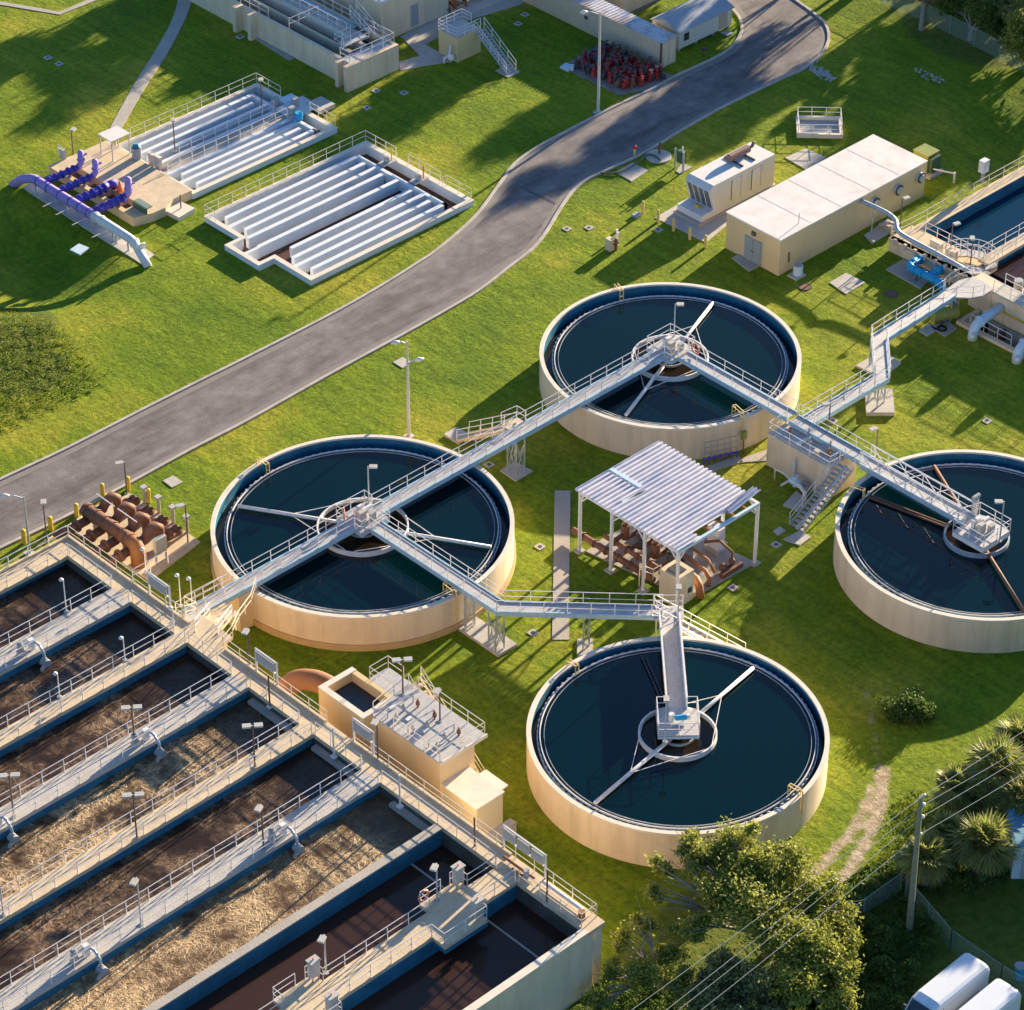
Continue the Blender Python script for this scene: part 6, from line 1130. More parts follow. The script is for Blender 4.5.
for pts in ([(TX0+.75, TY0+1.6), (TX0+.75, TY0+.45), (TX1-.1, TY0+.45), (TX1-.1, TY0+4.0)], [(TX0+1.7, TY0+2.5), (TX0+4.6, TY0+2.5)], [(TX0+1.9, TY0+2.5), (TX0+1.9, TY0+3.6), (TX0+3.6, TY0+3.6)], [(TX1-.1, TY0+4.6), (TX1-.1, 188)], [(TX0+.9, 181.0), (TX0+.9, 188)], [(TX0+.9, 178.4), (TX0+4.0, 178.4)], [(TX0+3.7, TY0+4.2), (TX0+3.7, 186)]):
    m = MB(); rail(m, [(x, y, TH) for x, y in pts], sp=1.1); m.build('guardrail', WHITE, t)
stairs('white railed stairs climbing over the end of the tall cream basin', (TX1-.2, TY0+5.2, TH+.9), (TX1+.6, TY0+1.2, .1), .8, n=10)
t = thing('upper_building', 'cream building wall at the top edge behind the tall basin', 'building', (154, 178, 0)); m = MB(); m.box(152.6, 174.6, -.1, 160, 196, 3.6); m.build('wall', CREAM, t); m = MB(); m.box(152.4, 174.4, 3.6, 160.2, 196, 3.8); m.build('roof', ROOFW, t); m = MB(); m.box(155.8, 174.55, .3, 156.6, 174.599, 2.2); m.build('door', GREYM, t)
# rust pump yard there
t = thing('pump_yard_equipment', 'jumble of rusty pumps and grey pipes beside the cream building at the top', 'pumps', at(420, 22, 0))
for k in range(12):
    p = at(392+k*7+random.uniform(-3, 3), 30-k*2.4+random.uniform(-6, 6), 0); m = MB(); m.cyl(p, p+Vector((random.uniform(-.2, .2), .3, random.uniform(.5, 1.2))), random.uniform(.15, .3), k=8); m.ball(p+Vector((0, .2, .5)), .35, 8); m.tube([p+Vector((0, 0, .4)), p+Vector((.9, -.3, .4)), p+Vector((.9, -.3, .05))], .11, 6); m.build('pump', (RUST, RUSTO, DARKM, RUST)[k % 4], t)
# stair block
t = thing('valve_block', 'ochre cube block with railed top beside the steep stairs on the lawn', 'valve block', (156, 169, 0)); S0, S1, S2, S3, SH = 154.85, 157.45, 168.0, 170.2, 2.15
m = MB(); m.box(S0, S2, -.1, S1, S3, SH); m.build('wall', mat('pale_ochre_paint', (.70, .55, .29), .75, .05, 1, c2=(.4, .3, .2), c2amt=.35, c2scale=1.5, streak=.8), t); m = MB(); m.box(S0+.1, S2+.1, SH, S1-.1, S3-.1, SH+.05); m.build('deck', GRATE, t)
m = MB(); rail(m, [(S1, S2, SH), (S0, S2, SH), (S0, S3, SH), (S1, S3, SH), (S1, S2+1.1, SH)], sp=.9, mids=2); m.build('guardrail', WHITE, t)
m = MB(); m.tube([(S0-.9, S2+.6, .05), (S0-.9, S2+.6, .5), (S0-.4, S2+.5, .6), (S0-.3, S2+.5, 1.5)], .11, 8); m.ball((S0-.4, S2+.3, .5), .33, 8); m.build('valve_pipe', WHITE, t, smooth=True)
stairs('steep white metal stairs from the ochre cube block down to a grey slab', (157.3, 168.0, SH), (156.75, 163.7, .1), .85, n=14)
# ------------------------------------------------------------------ container row, shed, scrap
RIBC = CREAM
t = thing('storage_container', 'long beige ribbed container building with a rusty striped roof at the top', 'container', (167, 162, 0)); K0, K1, K2, K3, KH = 166.0, 167.75, 156.0, 172.0, 2.3
m = MB(); m.box(K0, K2, 0, K1, K3, KH); m.build('body', mat('beige_container', (.66, .56, .42), .6, .06, 1, c2=(.4, .3, .2), c2amt=.3, streak=.7), t)
m = MB(); n = 50
vs = [];
for i in range(n):
    y = K2+.3+i*.31; m.box(K0-.035, y, .12, K0-.001, y+.12, KH-.1)
t_ribs = m.build('side_ribs', mat('beige_container_rib', (.58, .48, .35), .6, .06, 1), t); t_ribs['kind'] = 'stuff'
STR = mat('striped_roof_steel', (.62, .62, .66), .5, .1, 2, c2=(.30, .12, .07), c2amt=.95, c2scale=.45)
corr(K0-.05, K1+.05, K2-.05, K3, KH+.01, .36, .06, 'x', STR).build('roof_sheet', STR, t)
m = MB(); m.box(K0+.15, K2-.04, .15, K0+.8, K2-.001, KH-.15); m.build('door', CREAM, t); m = MB(); m.box(K0+.95, K2-.04, .15, K0+1.6, K2-.001, KH-.15); m.build('door', CREAM, t); m = MB(); m.box(K0-.04, 164.3, 1.2, K0-.005, 164.7, 1.5); m.build('vent', DARKM, t)
m = MB(); m.box(K0-.07, K2-.07, 0, K0+.06, K2+.06, KH+.02); m.build('corner_post', RUST, t)
t = thing('utility_shed', 'pale gabled shed with a blue grey roof on the lawn inside the road bend', 'shed', (172, 158, 0)); H0, H1, H2, H3 = 169.0, 175.2, 156.85, 159.9; e0, rz = 1.85, 2.5; ym = (H2+H3)/2
m = MB(); m.box(H0, H2, .28, H1, H3, e0); m.add([(H0, H2, e0), (H0, H3, e0), (H0, ym, rz-.06), (H1, H2, e0), (H1, H3, e0), (H1, ym, rz-.06)], [(0, 2, 1), (3, 4, 5), (0, 3, 5, 2), (1, 2, 5, 4)]); m.build('wall', mat('shed_siding', (.66, .63, .56), .6, .06, 2), t)
m = MB()
for sy, yy_ in ((1, H3+.15), (-1, H2-.15)): m.add([(H0-.15, yy_, e0-.03), (H1+.15, yy_, e0-.03), (H1+.15, ym, rz), (H0-.15, ym, rz), (H0-.15, yy_, e0+.03), (H1+.15, yy_, e0+.03), (H1+.15, ym, rz+.06), (H0-.15, ym, rz+.06)], [(0, 1, 2, 3), (7, 6, 5, 4), (0, 4, 5, 1), (3, 2, 6, 7), (0, 3, 7, 4), (1, 5, 6, 2)])
m.build('roof', mat('blue_grey_shingle', (.34, .38, .44), .7, .1, 2, c2=(.5, .48, .46), c2amt=.4), t)
m = MB(); m.box(H0-.03, ym-1.1, .3, H0-.001, ym+1.1, 1.75); m.build('garage_door', mat('tan_door', (.5, .42, .3), .6, .05, 2), t); m = MB(); m.box(H0+.6, H2-.03, .85, H0+1.1, H2-.001, 1.5); w_o = m.build('window', GLASS, t); m = MB(); m.box(H0+.56, H2-.04, .81, H0+.6, H2-.001, 1.54); m.box(H0+1.1, H2-.04, .81, H0+1.14, H2-.001, 1.54); m.box(H0+.6, H2-.04, 1.14, H0+1.1, H2-.031, 1.19); m.build('frame', BRONZE, w_o)
m = MB(); m.box(H1-1.5, H2-.03, .35, H1-.5, H2-.001, 1.7); m.build('side_door', mat('tan_door_two', (.55, .42, .30), .6, .05, 2), t); m = MB(); m.box(H1-1.4, H2-.9, .05, H1-.7, H2-.1, .12); m.build('ramp', GREYM, t)
for x in (H0+.1, H0+2.1, H0+4.1, H1-.3): m = MB(); m.box(x, H2+.1, 0, x+.2, H2+.3, .28); m.build('block', CONC, t)
t = thing('far_building', 'beige building corner at the top edge behind the container', 'building', (172, 168, 0)); m = MB(); m.box(170.2, 164.4, -.1, 176, 176, 2.3); m.build('wall', CREAM, t); m = MB(); m.box(170.0, 164.2, 2.3, 176, 176, 2.42); m.build('roof', ROOFW, t)
m = MB(); m.prism([xy(*q_) for q_ in ((560, 67), (602, 44), (672, 76), (668, 88), (640, 92), (618, 95))], -.05, .035); struct(m.build('gravel_pad', mat('rust_stained_gravel', (.30, .26, .23), .9, .3, 4, c2=(.25, .10, .06), c2amt=.8, c2scale=.8)))
# individual scrap valves: red and dark hydrants
proto = None; cnt = 0; fr = [(570, 66), (604, 46), (665, 74), (660, 84), (622, 94)]
KINDS = [(REDM, 'red'), (DARKM, 'black'), (mat('dull_blue_enamel', (.05, .08, .17), .5, .2, 4), 'dark blue'), (RUST, 'rusty')]
protos = []
for mt, nm in KINDS:
    for sh in (0, 1):
        t = thing('salvaged_valve', 'old %s valve standing in the heap beside the beige container' % nm, 'valve', (0, 0, 0), 'old %s valves heaped beside the container' % nm)
        m = MB(); h = .75 if sh == 0 else .5; m.cyl((0, 0, 0), (0, 0, h), .16 if sh == 0 else .24, .13 if sh == 0 else .2, k=8); m.ball((0, 0, h), .17 if sh == 0 else .22, 8); m.build('body', mt, t)
        m = MB(); m.cyl((-.27, 0, h*.6), (.27, 0, h*.6), .1, k=8); m.build('side_port', mt, t); m = MB(); m.cyl((0, 0, h+.1), (0, 0, h+.35), .05, k=6); m.ring(0, 0, .16, .12, h+.33, h+.37, 12); m.build('handwheel', mt if sh else BRONZE, t); protos.append((t, nm))
used = set()
A_, B_, C_, D_ = at(572, 68), at(606, 48), at(667, 78), at(626, 93)
order = []
for i in range(13):
    for j in range(9):
        u_ = (i+.5+random.uniform(-.3, .3))/13; v_ = (j+.5+random.uniform(-.3, .3))/9
        p = (A_*(1-u_)+D_*u_)*(1-v_)+(B_*(1-u_)+C_*u_)*v_
        if random.random() < .12: continue
        k = random.choices(range(8), weights=[2+5*u_, 2+5*u_, 3-2*u_, 2, 1.2, 1, 1.5, 1])[0]
        src, nm = protos[k]
        if k not in used: used.add(k); src.location = (p.x, p.y, .03); src.rotation_euler = (random.uniform(-.2, .2), random.uniform(-.2, .2), random.uniform(0, 6)); continue
        c = copy_thing(src, (p.x, p.y, .03), src['label'], random.uniform(0, 6)); c.rotation_euler = (random.uniform(-.25, .25), random.uniform(-.25, .25), random.uniform(0, 6))
for t_, n_m in protos: t_['label'] = 'old %s valve in the heap beside the beige container' % n_m
for o in list(col.objects):
    if o.get('category') == 'valve' and o.name.startswith('salvaged'): o['label'] = 'old %s valve in the heap beside the beige container' % o['group'].split('old ')[1].split(' valves')[0]
t = thing('white_bucket', 'white bucket at the left corner of the valve heap', 'bucket', at(572, 70, 0)); p = at(572, 70, .03); m = MB(); m.cyl(p, p+Vector((0, 0, .45)), .15, .19, k=12); m.build('bucket', WHITE, t)
t = thing('blue_lid', 'flat pale blue lid beside the valve heap corner', 'lid', at(566, 67, 0)); m = MB(); m.prism([xy(*q_, .1) for q_ in ((560, 67), (566, 63), (574, 67), (568, 71))], .0, .16); m.build('lid', PBLUE, t)
c = at(704, 56, 0); t = thing('mailbox_valve', 'small black topped post on the lawn beside the road bend', 'post', c); m = MB(); m.cyl(c, c+Vector((0, 0, .5)), .07, k=6); m.build('post', RUST, t); m = MB(); m.box(c.x-.2, c.y-.15, .5, c.x+.2, c.y+.15, .72); m.build('top', DARKM, t)
# rubble strips
def rubble(pts, n, label, smin=.06, smax=.2):
    m = MB()
    for i in range(n):
        u_ = random.random(); k = min(int(u_*(len(pts)-1)), len(pts)-2); f_ = u_*(len(pts)-1)-k; p = at(pts[k][0]*(1-f_)+pts[k+1][0]*f_+random.gauss(0, 3.5), pts[k][1]*(1-f_)+pts[k+1][1]*f_+random.gauss(0, 2.2), 0); r_ = random.uniform(smin, smax)
        m.ball((p.x, p.y, r_*.2), r_, 5, .6)
    o = m.build('rubble', mat('pale_rubble', (.45, .41, .36), .9, .2, 5)); tag(o, label, 'rubble', kind='stuff'); return o
rubble([(805, 66), (822, 72), (830, 78)], 130, 'broken pale stones spilled beside the road end'); rubble([(916, 71), (930, 77), (940, 80)], 50, 'short line of dark and pale stones in the shaded lawn', .06, .14)
# ------------------------------------------------------------------ tall street lamps
def street(pb, h, arm, label, r0=.13, r1=.07, two=None):
    p = at(pb[0], pb[1], 0); t = thing('street_lamp', label, 'street lamp', p); m = MB(); m.tube([p, p+Vector((0, 0, h))], [r0, r1], 10); m.build('pole', mat('concrete_pole', (.55, .52, .49), .7, .1, 2) if r0 > .12 else GALV, t)
    for (ax, ay, dz) in arm:
        e_ = p+Vector((ax, ay, h+dz)); m = MB(); m.tube([p+Vector((0, 0, h+dz-.25)), p+Vector((ax*.6, ay*.6, h+dz)), e_], .045, 6); m.build('arm', GALV, t)
        m = MB(); d_ = Vector((ax, ay, 0)).normalized(); m.tube([e_-d_*.1, e_+d_*.2, e_+d_*.5], [.09, .17, .06], 10); m.build('lamp_head', WHITE, t, smooth=True)
    m = MB(); m.box(p.x-.3, p.y-.3, 0, p.x+.3, p.y+.3, .12); m.build('base', CONCL, t); return t
street((409, 437), 7.8, [(-.5, .3, 0), (.55, -.3, -1.6)], 'tall thin concrete lamp pole between the road and the left round tank')
street((30, 554), 4.6, [(-.75, .65, .1)], 'white street lamp with curved arm at the left edge by the road', .09, .055)
street((598, 113), 8.9, [(-.8, .7, .0)], 'tall pale street lamp beside the road near the valve heap', .13, .09)
# ------------------------------------------------------------------ vegetation
def quads(name, P, A, B, mtl, parent=None, kind=None, bend=None):
    """many free leaf quads: centre P, half vectors A and B (n x 3 arrays)"""
    n = len(P); V = np.empty((n, 4, 3)); V[:, 0] = P-A-B*.35; V[:, 1] = P+A*.0-B; V[:, 2] = P+A+B*.2; V[:, 3] = P-A*.0+B
    me = bpy.data.meshes.new(name); me.vertices.add(n*4); me.loops.add(n*4); me.polygons.add(n)
    off_ = np.zeros(3); q = parent
    while q is not None: off_ += np.array(q.location); q = q.parent
    loc = np.zeros(3)
    if parent is None: loc = np.array([P[:, 0].mean(), P[:, 1].mean(), 0.]); off_ = loc
    me.vertices.foreach_set('co', (V-off_).reshape(-1)); me.loops.foreach_set('vertex_index', np.arange(n*4)); me.polygons.foreach_set('loop_start', np.arange(0, n*4, 4)); me.update(); me.materials.append(mtl)
    o = bpy.data.objects.new(name, me); o.location = tuple(loc) if parent is None else (0, 0, 0); col.objects.link(o)
    if parent is not None: o.parent = parent
    if kind: o['kind'] = kind
    return o
def rvec(n): v = rng.normal(size=(n, 3)); return v/np.linalg.norm(v, axis=1, keepdims=True)
def leafcloud(blobs, dens, s, flat=.75):
    Ps = []
    for (c, r) in blobs:
        n = int(dens*r*r*4); k = max(7, int(9*r)); sub = rvec(k)*rng.uniform(.25, 1.0, (k, 1))*r; sr = rng.uniform(.30, .75, k)*r
        w_ = rng.integers(0, k, n); d = rng.normal(size=(n, 3))*.42*sr[w_][:, None]; p = sub[w_]+d; p[:, 2] *= flat; Ps.append(np.array(c)+p)
    P = np.concatenate(Ps); P = P[P[:, 2] > .1]; n = len(P); A = rvec(n); nrm = rvec(n)*.8+np.array([0, 0, .55]); B = np.cross(A, nrm); B /= np.linalg.norm(B, axis=1, keepdims=True)+1e-9
    sz = s*rng.uniform(.6, 1.3, (n, 1)); return P, A*sz, B*sz*.5
def tree(label, base, blobs, mtl=LEAF, dens=260, s=.17, trunk_r=.28, name='tree', group=None, bare=0, cat='tree'):
    b = Vector(base); t = thing(name, label, cat, b, group); m = MB(); cs = [Vector(c) for c, r in blobs]; mean = sum(cs, Vector())/len(cs); fork = b+(mean-b)*.35; fork.x = b.x+(mean.x-b.x)*.15; fork.y = b.y+(mean.y-b.y)*.15
    m.tube([b-Vector((0, 0, .1)), b+(fork-b)*.5+Vector((.05, .03, 0)), fork], [trunk_r*1.25, trunk_r, trunk_r*.8], 8)
    for c in cs:
        mid = fork+(c-fork)*.5+Vector((random.uniform(-.3, .3), random.uniform(-.3, .3), random.uniform(0, .4))); m.tube([fork, mid, c], [trunk_r*.5, trunk_r*.3, trunk_r*.1], 6)
        for _ in range(5+bare): e = c+Vector((random.uniform(-1, 1), random.uniform(-1, 1), random.uniform(-.3, .8)))*random.uniform(.8, 1.5); m.tube([mid, (mid+e)/2+Vector((0, 0, .15)), e], [trunk_r*.2, trunk_r*.12, trunk_r*.05], 4)
    m.build('trunk', BARK, t)
    P, A, B = leafcloud(blobs, dens, s); quads('crown', P, A, B, mtl, t); return t
def blob(*l): return [(tuple(at(x, y, z)), r) for x, y, z, r in l]
tree('large leafy tree in front of the lower tank wall with pale limbs', at(768, 955, 0), blob((740, 848, 5, 1.6), (785, 858, 5.1, 1.5), (703, 862, 4.6, 1.3), (758, 895, 4.6, 2.0), (808, 893, 3.8, 1.6), (722, 905, 4.0, 1.5), (662, 868, 4.6, .75), (690, 845, 5.0, .8), (826, 925, 3.0, 1.4), (780, 930, 3.4, 1.8), (690, 925, 3.4, 1.1), (655, 893, 4, .6), (838, 905, 3.2, .9), (760, 862, 5.2, 1.4), (735, 880, 4.6, 1.5)), LEAF, 470, .12, .3, bare=3)
tree('sparse low tree with pale bare branches left of the large tree', at(662, 990, 0), blob((640, 922, 3, .8), (622, 940, 2.6, .7), (668, 950, 2.4, .9), (645, 975, 1.9, 1.1), (612, 972, 1.6, .7), (600, 1000, 1.2, .9), (678, 985, 1.6, 1.1)), LEAF, 420, .11, .17, bare=6)
tree('grey green bushy tree at the bottom edge below the power lines', at(735, 1035, 0), blob((722, 975, 2.6, 1.3), (752, 985, 2.7, 1.3), (705, 1000, 2, 1.2), (735, 1015, 2, 1.4), (770, 1010, 2, 1.2)), LEAFG, 620, .12, .2)
tree('dark green tree right of the large tree over the fence line', at(818, 1010, 0), blob((812, 950, 3.2, 1.4), (838, 968, 2.7, 1.2), (800, 985, 2.6, 1.4), (835, 995, 1.9, 1.1), (850, 940, 2.6, .9)), LEAF, 600, .12, .22)
def fan_palm(label, px_, h, R=1.55, n=34, dry=8, group=None, at_z=None):
    c = at(px_[0], px_[1], h); t = thing('cabbage_palm', label, 'palm tree', (c.x, c.y, 0), group)
    m = MB(); m.tube([(c.x, c.y, -.1), (c.x+.05, c.y, h*.5), (c.x, c.y, h)], [.24, .2, .2], 8); m.build('trunk', BARK, t)
    def fr(n, phl, phh, R, mt, nm):
        Ps, As, Bs = [], [], []
        for i in range(n):
            th = random.uniform(0, 2*pi); ph = random.uniform(phl, phh); d = np.array([cos(th)*cos(ph), sin(th)*cos(ph), sin(ph)]); L = R*random.uniform(.75, 1.1); o_ = np.array([c.x, c.y, h]); hub = o_+d*L*.45; sd = np.cross(d, [0, 0, 1]); sd /= np.linalg.norm(sd)+1e-6
            upv = np.cross(sd, d); k = 17
            for j in range(k):
                a_ = (j/(k-1)-.5)*radians(200); ld = d*cos(a_)+sd*sin(a_); ld = ld+upv*.12; ll = L*(.62-.16*abs(a_)/1.75); tip = hub+ld*ll+np.array([0, 0, -.34-.30*abs(sin(a_))])*ll
                mid = (hub+tip)/2+np.array([0, 0, .06]); ax = (tip-hub)/2; bx = np.cross(ax, upv); bx /= np.linalg.norm(bx)+1e-6
                Ps.append(mid); As.append(ax); Bs.append(bx*.06+upv*random.uniform(-.02, .02))
            Ps.append(o_+d*L*.22); As.append(d*L*.24); Bs.append(sd*.03)
        quads(nm, np.array(Ps), np.array(As), np.array(Bs), mt, t)
    fr(n, -.35, 1.35, R, PALM, 'fronds'); fr(dry, -1.25, -.5, R*.85, PALMDRY, 'dead_fronds'); return t
for i, (x, y, h, R, lb) in enumerate(((955, 782, 3.4, 1.35, 'upper left palm of the clump right of the wooden pole'), (998, 762, 3.9, 1.9, 'topmost palm of the clump right of the wooden pole'), (985, 838, 3.2, 1.9, 'large front palm standing left of the white shed'), (926, 850, 2.7, 1.6, 'lower left palm just right of the wooden pole'), (948, 828, 2.6, 1.4, 'small palm in the middle of the clump by the wooden pole'), (1022, 792, 3.2, 1.6, 'palm at the photo edge above the white shed'), (1020, 735, 3.4, 1.5, 'palm cut off by the right edge crossed by the power lines'), (972, 795, 2.8, 1.4, 'palm hidden between the upper palms of the clump'))):
    fan_palm(lb, (x, y+6), h-.5, R*1.22, 62, 16, 'palms right of the wooden pole')
for i, (x, y, h, R, lb) in enumerate(((925, -14, 4.0, 1.7, 'palm behind the upper chain link fence, left one'), (1012, 2, 4.0, 1.8, 'palm behind the upper chain link fence near the top right corner'))):
    fan_palm(lb, (x, y), h, R, 34, 9)
tree('dark bushy tree behind the upper chain link fence', at(970, 40, 0), blob((960, -8, 3, 1.5), (985, 8, 3.2, 1.6), (950, 8, 2, 1.2), (1000, 28, 2.0, 1.3)), LEAFD, 420, .14, .2)
tree('dense tree in the top right corner behind the fence', at(1040, 62, 0), blob((1030, 25, 3.6, 1.8), (1015, 42, 2.0, 1.2), (1055, 20, 4, 2.2), (1040, 50, 2.2, 1.6)), LEAF, 380, .15, .22)
# trees standing beyond the top and right edges; they throw the long dappled shadows across lawn and road; the last four are added to shade the lower right
k = 0
for (x, y, h, r) in ((875, -30, 11, 1.8), (912, -48, 12, 2.0), (848, -48, 9, 1.6), (945, -65, 12.5, 2.1), (990, -60, 10, 2.0), (832, -80, 12, 2.0), (1060, -20, 7, 1.8), (1075, 30, 5.5, 1.7), (645, -45, 10, 1.9), (610, -60, 9, 1.8), (668, -75, 12, 2.2), (560, -60, 8, 1.7), (535, -50, 11, 2.0), (500, -90, 9, 1.8), (420, -110, 11, 2.2), (340, -80, 9, 1.9), (250, -70, 8, 1.9), (1040, -70, 9, 2.0), (1110, -90, 11, 2.3), (1120, 40, 7, 2.0), (770, -110, 11, 2.0), (1095, -30, 9, 2.1), (1150, 815, 6, 1.9), (1120, 880, 4.5, 1.5), (1190, 770, 7, 2.1), (1130, 930, 4.5, 1.5)):
    b = at(x, y, 0); bl = [((b.x+random.uniform(-r, r), b.y+random.uniform(-r, r), h*random.uniform(.55, 1.0)), r*random.uniform(.5, .85)) for _ in range(7)]
    tree('tall leafy tree of the belt beyond the plant fence', b, bl, (LEAFD, LEAF)[k % 2], 170, .24, .22, group='trees beyond the plant fence'); k += 1
def inpoly(X, Y, poly):
    ins = np.zeros(X.shape, bool); n = len(poly)
    for i in range(n):
        x1, y1 = poly[i]; x2, y2 = poly[(i+1) % n]; c = ((y1 > Y) != (y2 > Y)) & (X < (x2-x1)*(Y-y1)/(y2-y1+1e-12)+x1); ins ^= c
    return ins
def groundcover(name, polypx, n, hmax, s, mtl, label, cat, seed, clump=1.2, vertical=.4):
    poly = [xy(*p) for p in polypx]; xs = [p[0] for p in poly]; ys = [p[1] for p in poly]; X = rng.uniform(min(xs), max(xs), n*3); Y = rng.uniform(min(ys), max(ys), n*3); k = inpoly(X+rng.normal(0, .45, len(X)), Y+rng.normal(0, .45, len(Y)), poly); X = X[k][:n]; Y = Y[k][:n]
    f = np.zeros(len(X)); rs = np.random.default_rng(seed)
    C_ = rs.uniform([min(xs), min(ys)], [max(xs), max(ys)], (int(max(8, (max(xs)-min(xs))*(max(ys)-min(ys))/clump)), 2)); hc = rs.uniform(.25, 1, len(C_)); best = np.full(len(X), 0.)
    for (cx_, cy_), h_ in zip(C_, hc): d = np.hypot(X-cx_, Y-cy_); best = np.maximum(best, h_*np.clip(1-(d/(.75*sqrt(clump)))**2, 0, 1))
    Z = hgt(X, Y)+hmax*(.1+.9*best)*rng.uniform(.45, 1, len(X)); P = np.stack([X, Y, Z], 1); A = rvec(len(X)); nrm = rvec(len(X))*.9+np.array([0, 0, .6]); B = np.cross(A, nrm); B /= np.linalg.norm(B, axis=1, keepdims=True)
    A[:, 2] += vertical; sz = s*rng.uniform(.5, 1.3, (len(X), 1)); o = quads(name, P, A*sz, B*sz*.5, mtl); return tag(o, label, cat, kind='stuff')
groundcover('weeds', ((-60, 300), (0, 296), (22, 299), (48, 322), (70, 345), (100, 378), (94, 392), (66, 402), (30, 418), (0, 432), (-60, 455)), 16000, .26, .07, WEED, 'patch of yellowing weeds on the left lawn above the road', 'weeds', 3, .35)
groundcover('undergrowth', ((858, 872), (893, 866), (908, 905), (935, 935), (905, 985), (893, 1040), (700, 1060), (770, 985), (800, 950)), 42000, 1.2, .13, LEAFD, 'dark tangled undergrowth around the foot of the wooden pole', 'undergrowth', 5, 1.6)
groundcover('undergrowth', ((897, 800), (925, 790), (935, 830), (903, 870), (872, 898), (886, 850)), 3500, .16, .06, WEED, 'low sunlit weeds left of the wooden pole', 'undergrowth', 6, .8)
groundcover('undergrowth', ((900, -15), (930, -2), (1000, 30), (1060, 60), (1100, 50), (1040, -40), (920, -50)), 22000, 1.4, .15, LEAFD, 'dark brush behind the upper chain link fence', 'undergrowth', 8, 1.8)
groundcover('undergrowth', ((915, 860), (950, 790), (1000, 740), (1060, 760), (1060, 850), (1008, 870), (985, 885), (925, 895)), 20000, .9, .12, LEAFD, 'dark brush below the clump of palms', 'undergrowth', 12, 1.4)
groundcover('undergrowth', ((585, 985), (640, 965), (700, 985), (660, 1050), (560, 1050)), 7000, .5, .09, LEAFD, 'low brush under the sparse tree at the bottom edge', 'undergrowth', 9, 1.0)
tree('isolated rounded green bush on the shaded lawn below the right tank', at(909, 716, 0), [(tuple(at(909, 712, .5)), 1.15), (tuple(at(895, 711, .4)), .9), (tuple(at(924, 713, .4)), .9), (tuple(at(909, 704, .4)), .9)], LEAFD, 1100, .09, .05, name='bush', cat='bush')
# ------------------------------------------------------------------ fences, pole, wires, vans, shed
def linkmat():
    m = bpy.data.materials.new('chain_link'); m.use_nodes = True; t = m.node_tree; b = t.nodes['Principled BSDF']; b.inputs['Base Color'].default_value = (.35, .45, .42, 1); b.inputs['Roughness'].default_value = .5
    g = _n(t, 'ShaderNodeNewGeometry'); s = _n(t, 'ShaderNodeSeparateXYZ'); t.links.new(g.outputs['Position'], s.inputs[0])
    ad = _n(t, 'ShaderNodeMath', operation='ADD'); t.links.new(s.outputs['X'], ad.inputs[0]); t.links.new(s.outputs['Y'], ad.inputs[1])
    fs = []
    for sg in (1, -1):
        q = _n(t, 'ShaderNodeMath', operation='MULTIPLY_ADD'); t.links.new(s.outputs['Z'], q.inputs[0]); q.inputs[1].default_value = sg*1.0; t.links.new(ad.outputs[0], q.inputs[2])
        d = _n(t, 'ShaderNodeMath', operation='MULTIPLY'); d.inputs[1].default_value = 9.0; t.links.new(q.outputs[0], d.inputs[0]); fr_ = _n(t, 'ShaderNodeMath', operation='FRACT'); t.links.new(d.outputs[0], fr_.inputs[0]); l = _n(t, 'ShaderNodeMath', operation='LESS_THAN'); l.inputs[1].default_value = .13; t.links.new(fr_.outputs[0], l.inputs[0]); fs.append(l)
    mxx = _n(t, 'ShaderNodeMath', operation='MAXIMUM'); t.links.new(fs[0].outputs[0], mxx.inputs[0]); t.links.new(fs[1].outputs[0], mxx.inputs[1])
    tr = _n(t, 'ShaderNodeBsdfTransparent'); mx = _n(t, 'ShaderNodeMixShader'); t.links.new(mxx.outputs[0], mx.inputs[0]); t.links.new(tr.outputs[0], mx.inputs[1]); t.links.new(b.outputs[0], mx.inputs[2]); t.links.new(mx.outputs[0], t.nodes['Material Output'].inputs['Surface']); return m
LINK = linkmat(); FPOST = mat('green_grey_post', (.16, .25, .22), .5, .1, 2)
def fence(pts, h, label, n):
    P = [at(x, y, 0) for x, y in pts]; t = thing('chain_link_fence', label, 'fence', P[0]); m = MB(); mm = MB()
    for a, b in zip(P[:-1], P[1:]): m.tube([a+Vector((0, 0, h)), b+Vector((0, 0, h))], .03, 5); mm.add([a+Vector((0, 0, .05)), b+Vector((0, 0, .05)), b+Vector((0, 0, h)), a+Vector((0, 0, h))], [(0, 1, 2, 3)])
    m.build('top_rail', FPOST, t); mm.build('mesh', LINK, t); tot = sum((b-a).length for a, b in zip(P[:-1], P[1:]))
    for a, b in zip(P[:-1], P[1:]):
        k = max(1, round((b-a).length/2.8))
        for i in range(k+1): p = a+(b-a)*(i/k); m = MB(); m.cyl(p, p+Vector((0, 0, h+.1)), .045, k=6); m.build('post', FPOST, t)
fence([(862, -6), (925, 22), (1024, 72), (1100, 110)], 1.65, 'chain link fence along the brush at the upper right', 8)
fence([(900, 892), (826, 945), (760, 990), (690, 1040)], 1.5, 'chain link fence running down left from the wooden pole', 6)
fence([(905, 897), (950, 950), (1000, 985), (1060, 1020)], 1.5, 'dark chain link fence behind the parked white vans', 6)
pb = at(909, 932, 0); PT = at(921, 797, 10.4); t = thing('utility_pole', 'leaning wooden utility pole standing in the undergrowth', 'utility pole', pb); top = Vector((pb.x+(PT.x-pb.x)*1.0, pb.y+(PT.y-pb.y)*1.0, 10.4))
m = MB(); m.tube([pb-Vector((0, 0, .2)), top], [.2, .13], 10); m.build('shaft', WOOD, t)
wires = [((1024, 729), (629, 1010), 10.5), ((1024, 745), (664, 1010), 9.8), ((1024, 754), (676, 1010), 8.9), ((1024, 771), (699, 1010), 7.6)]
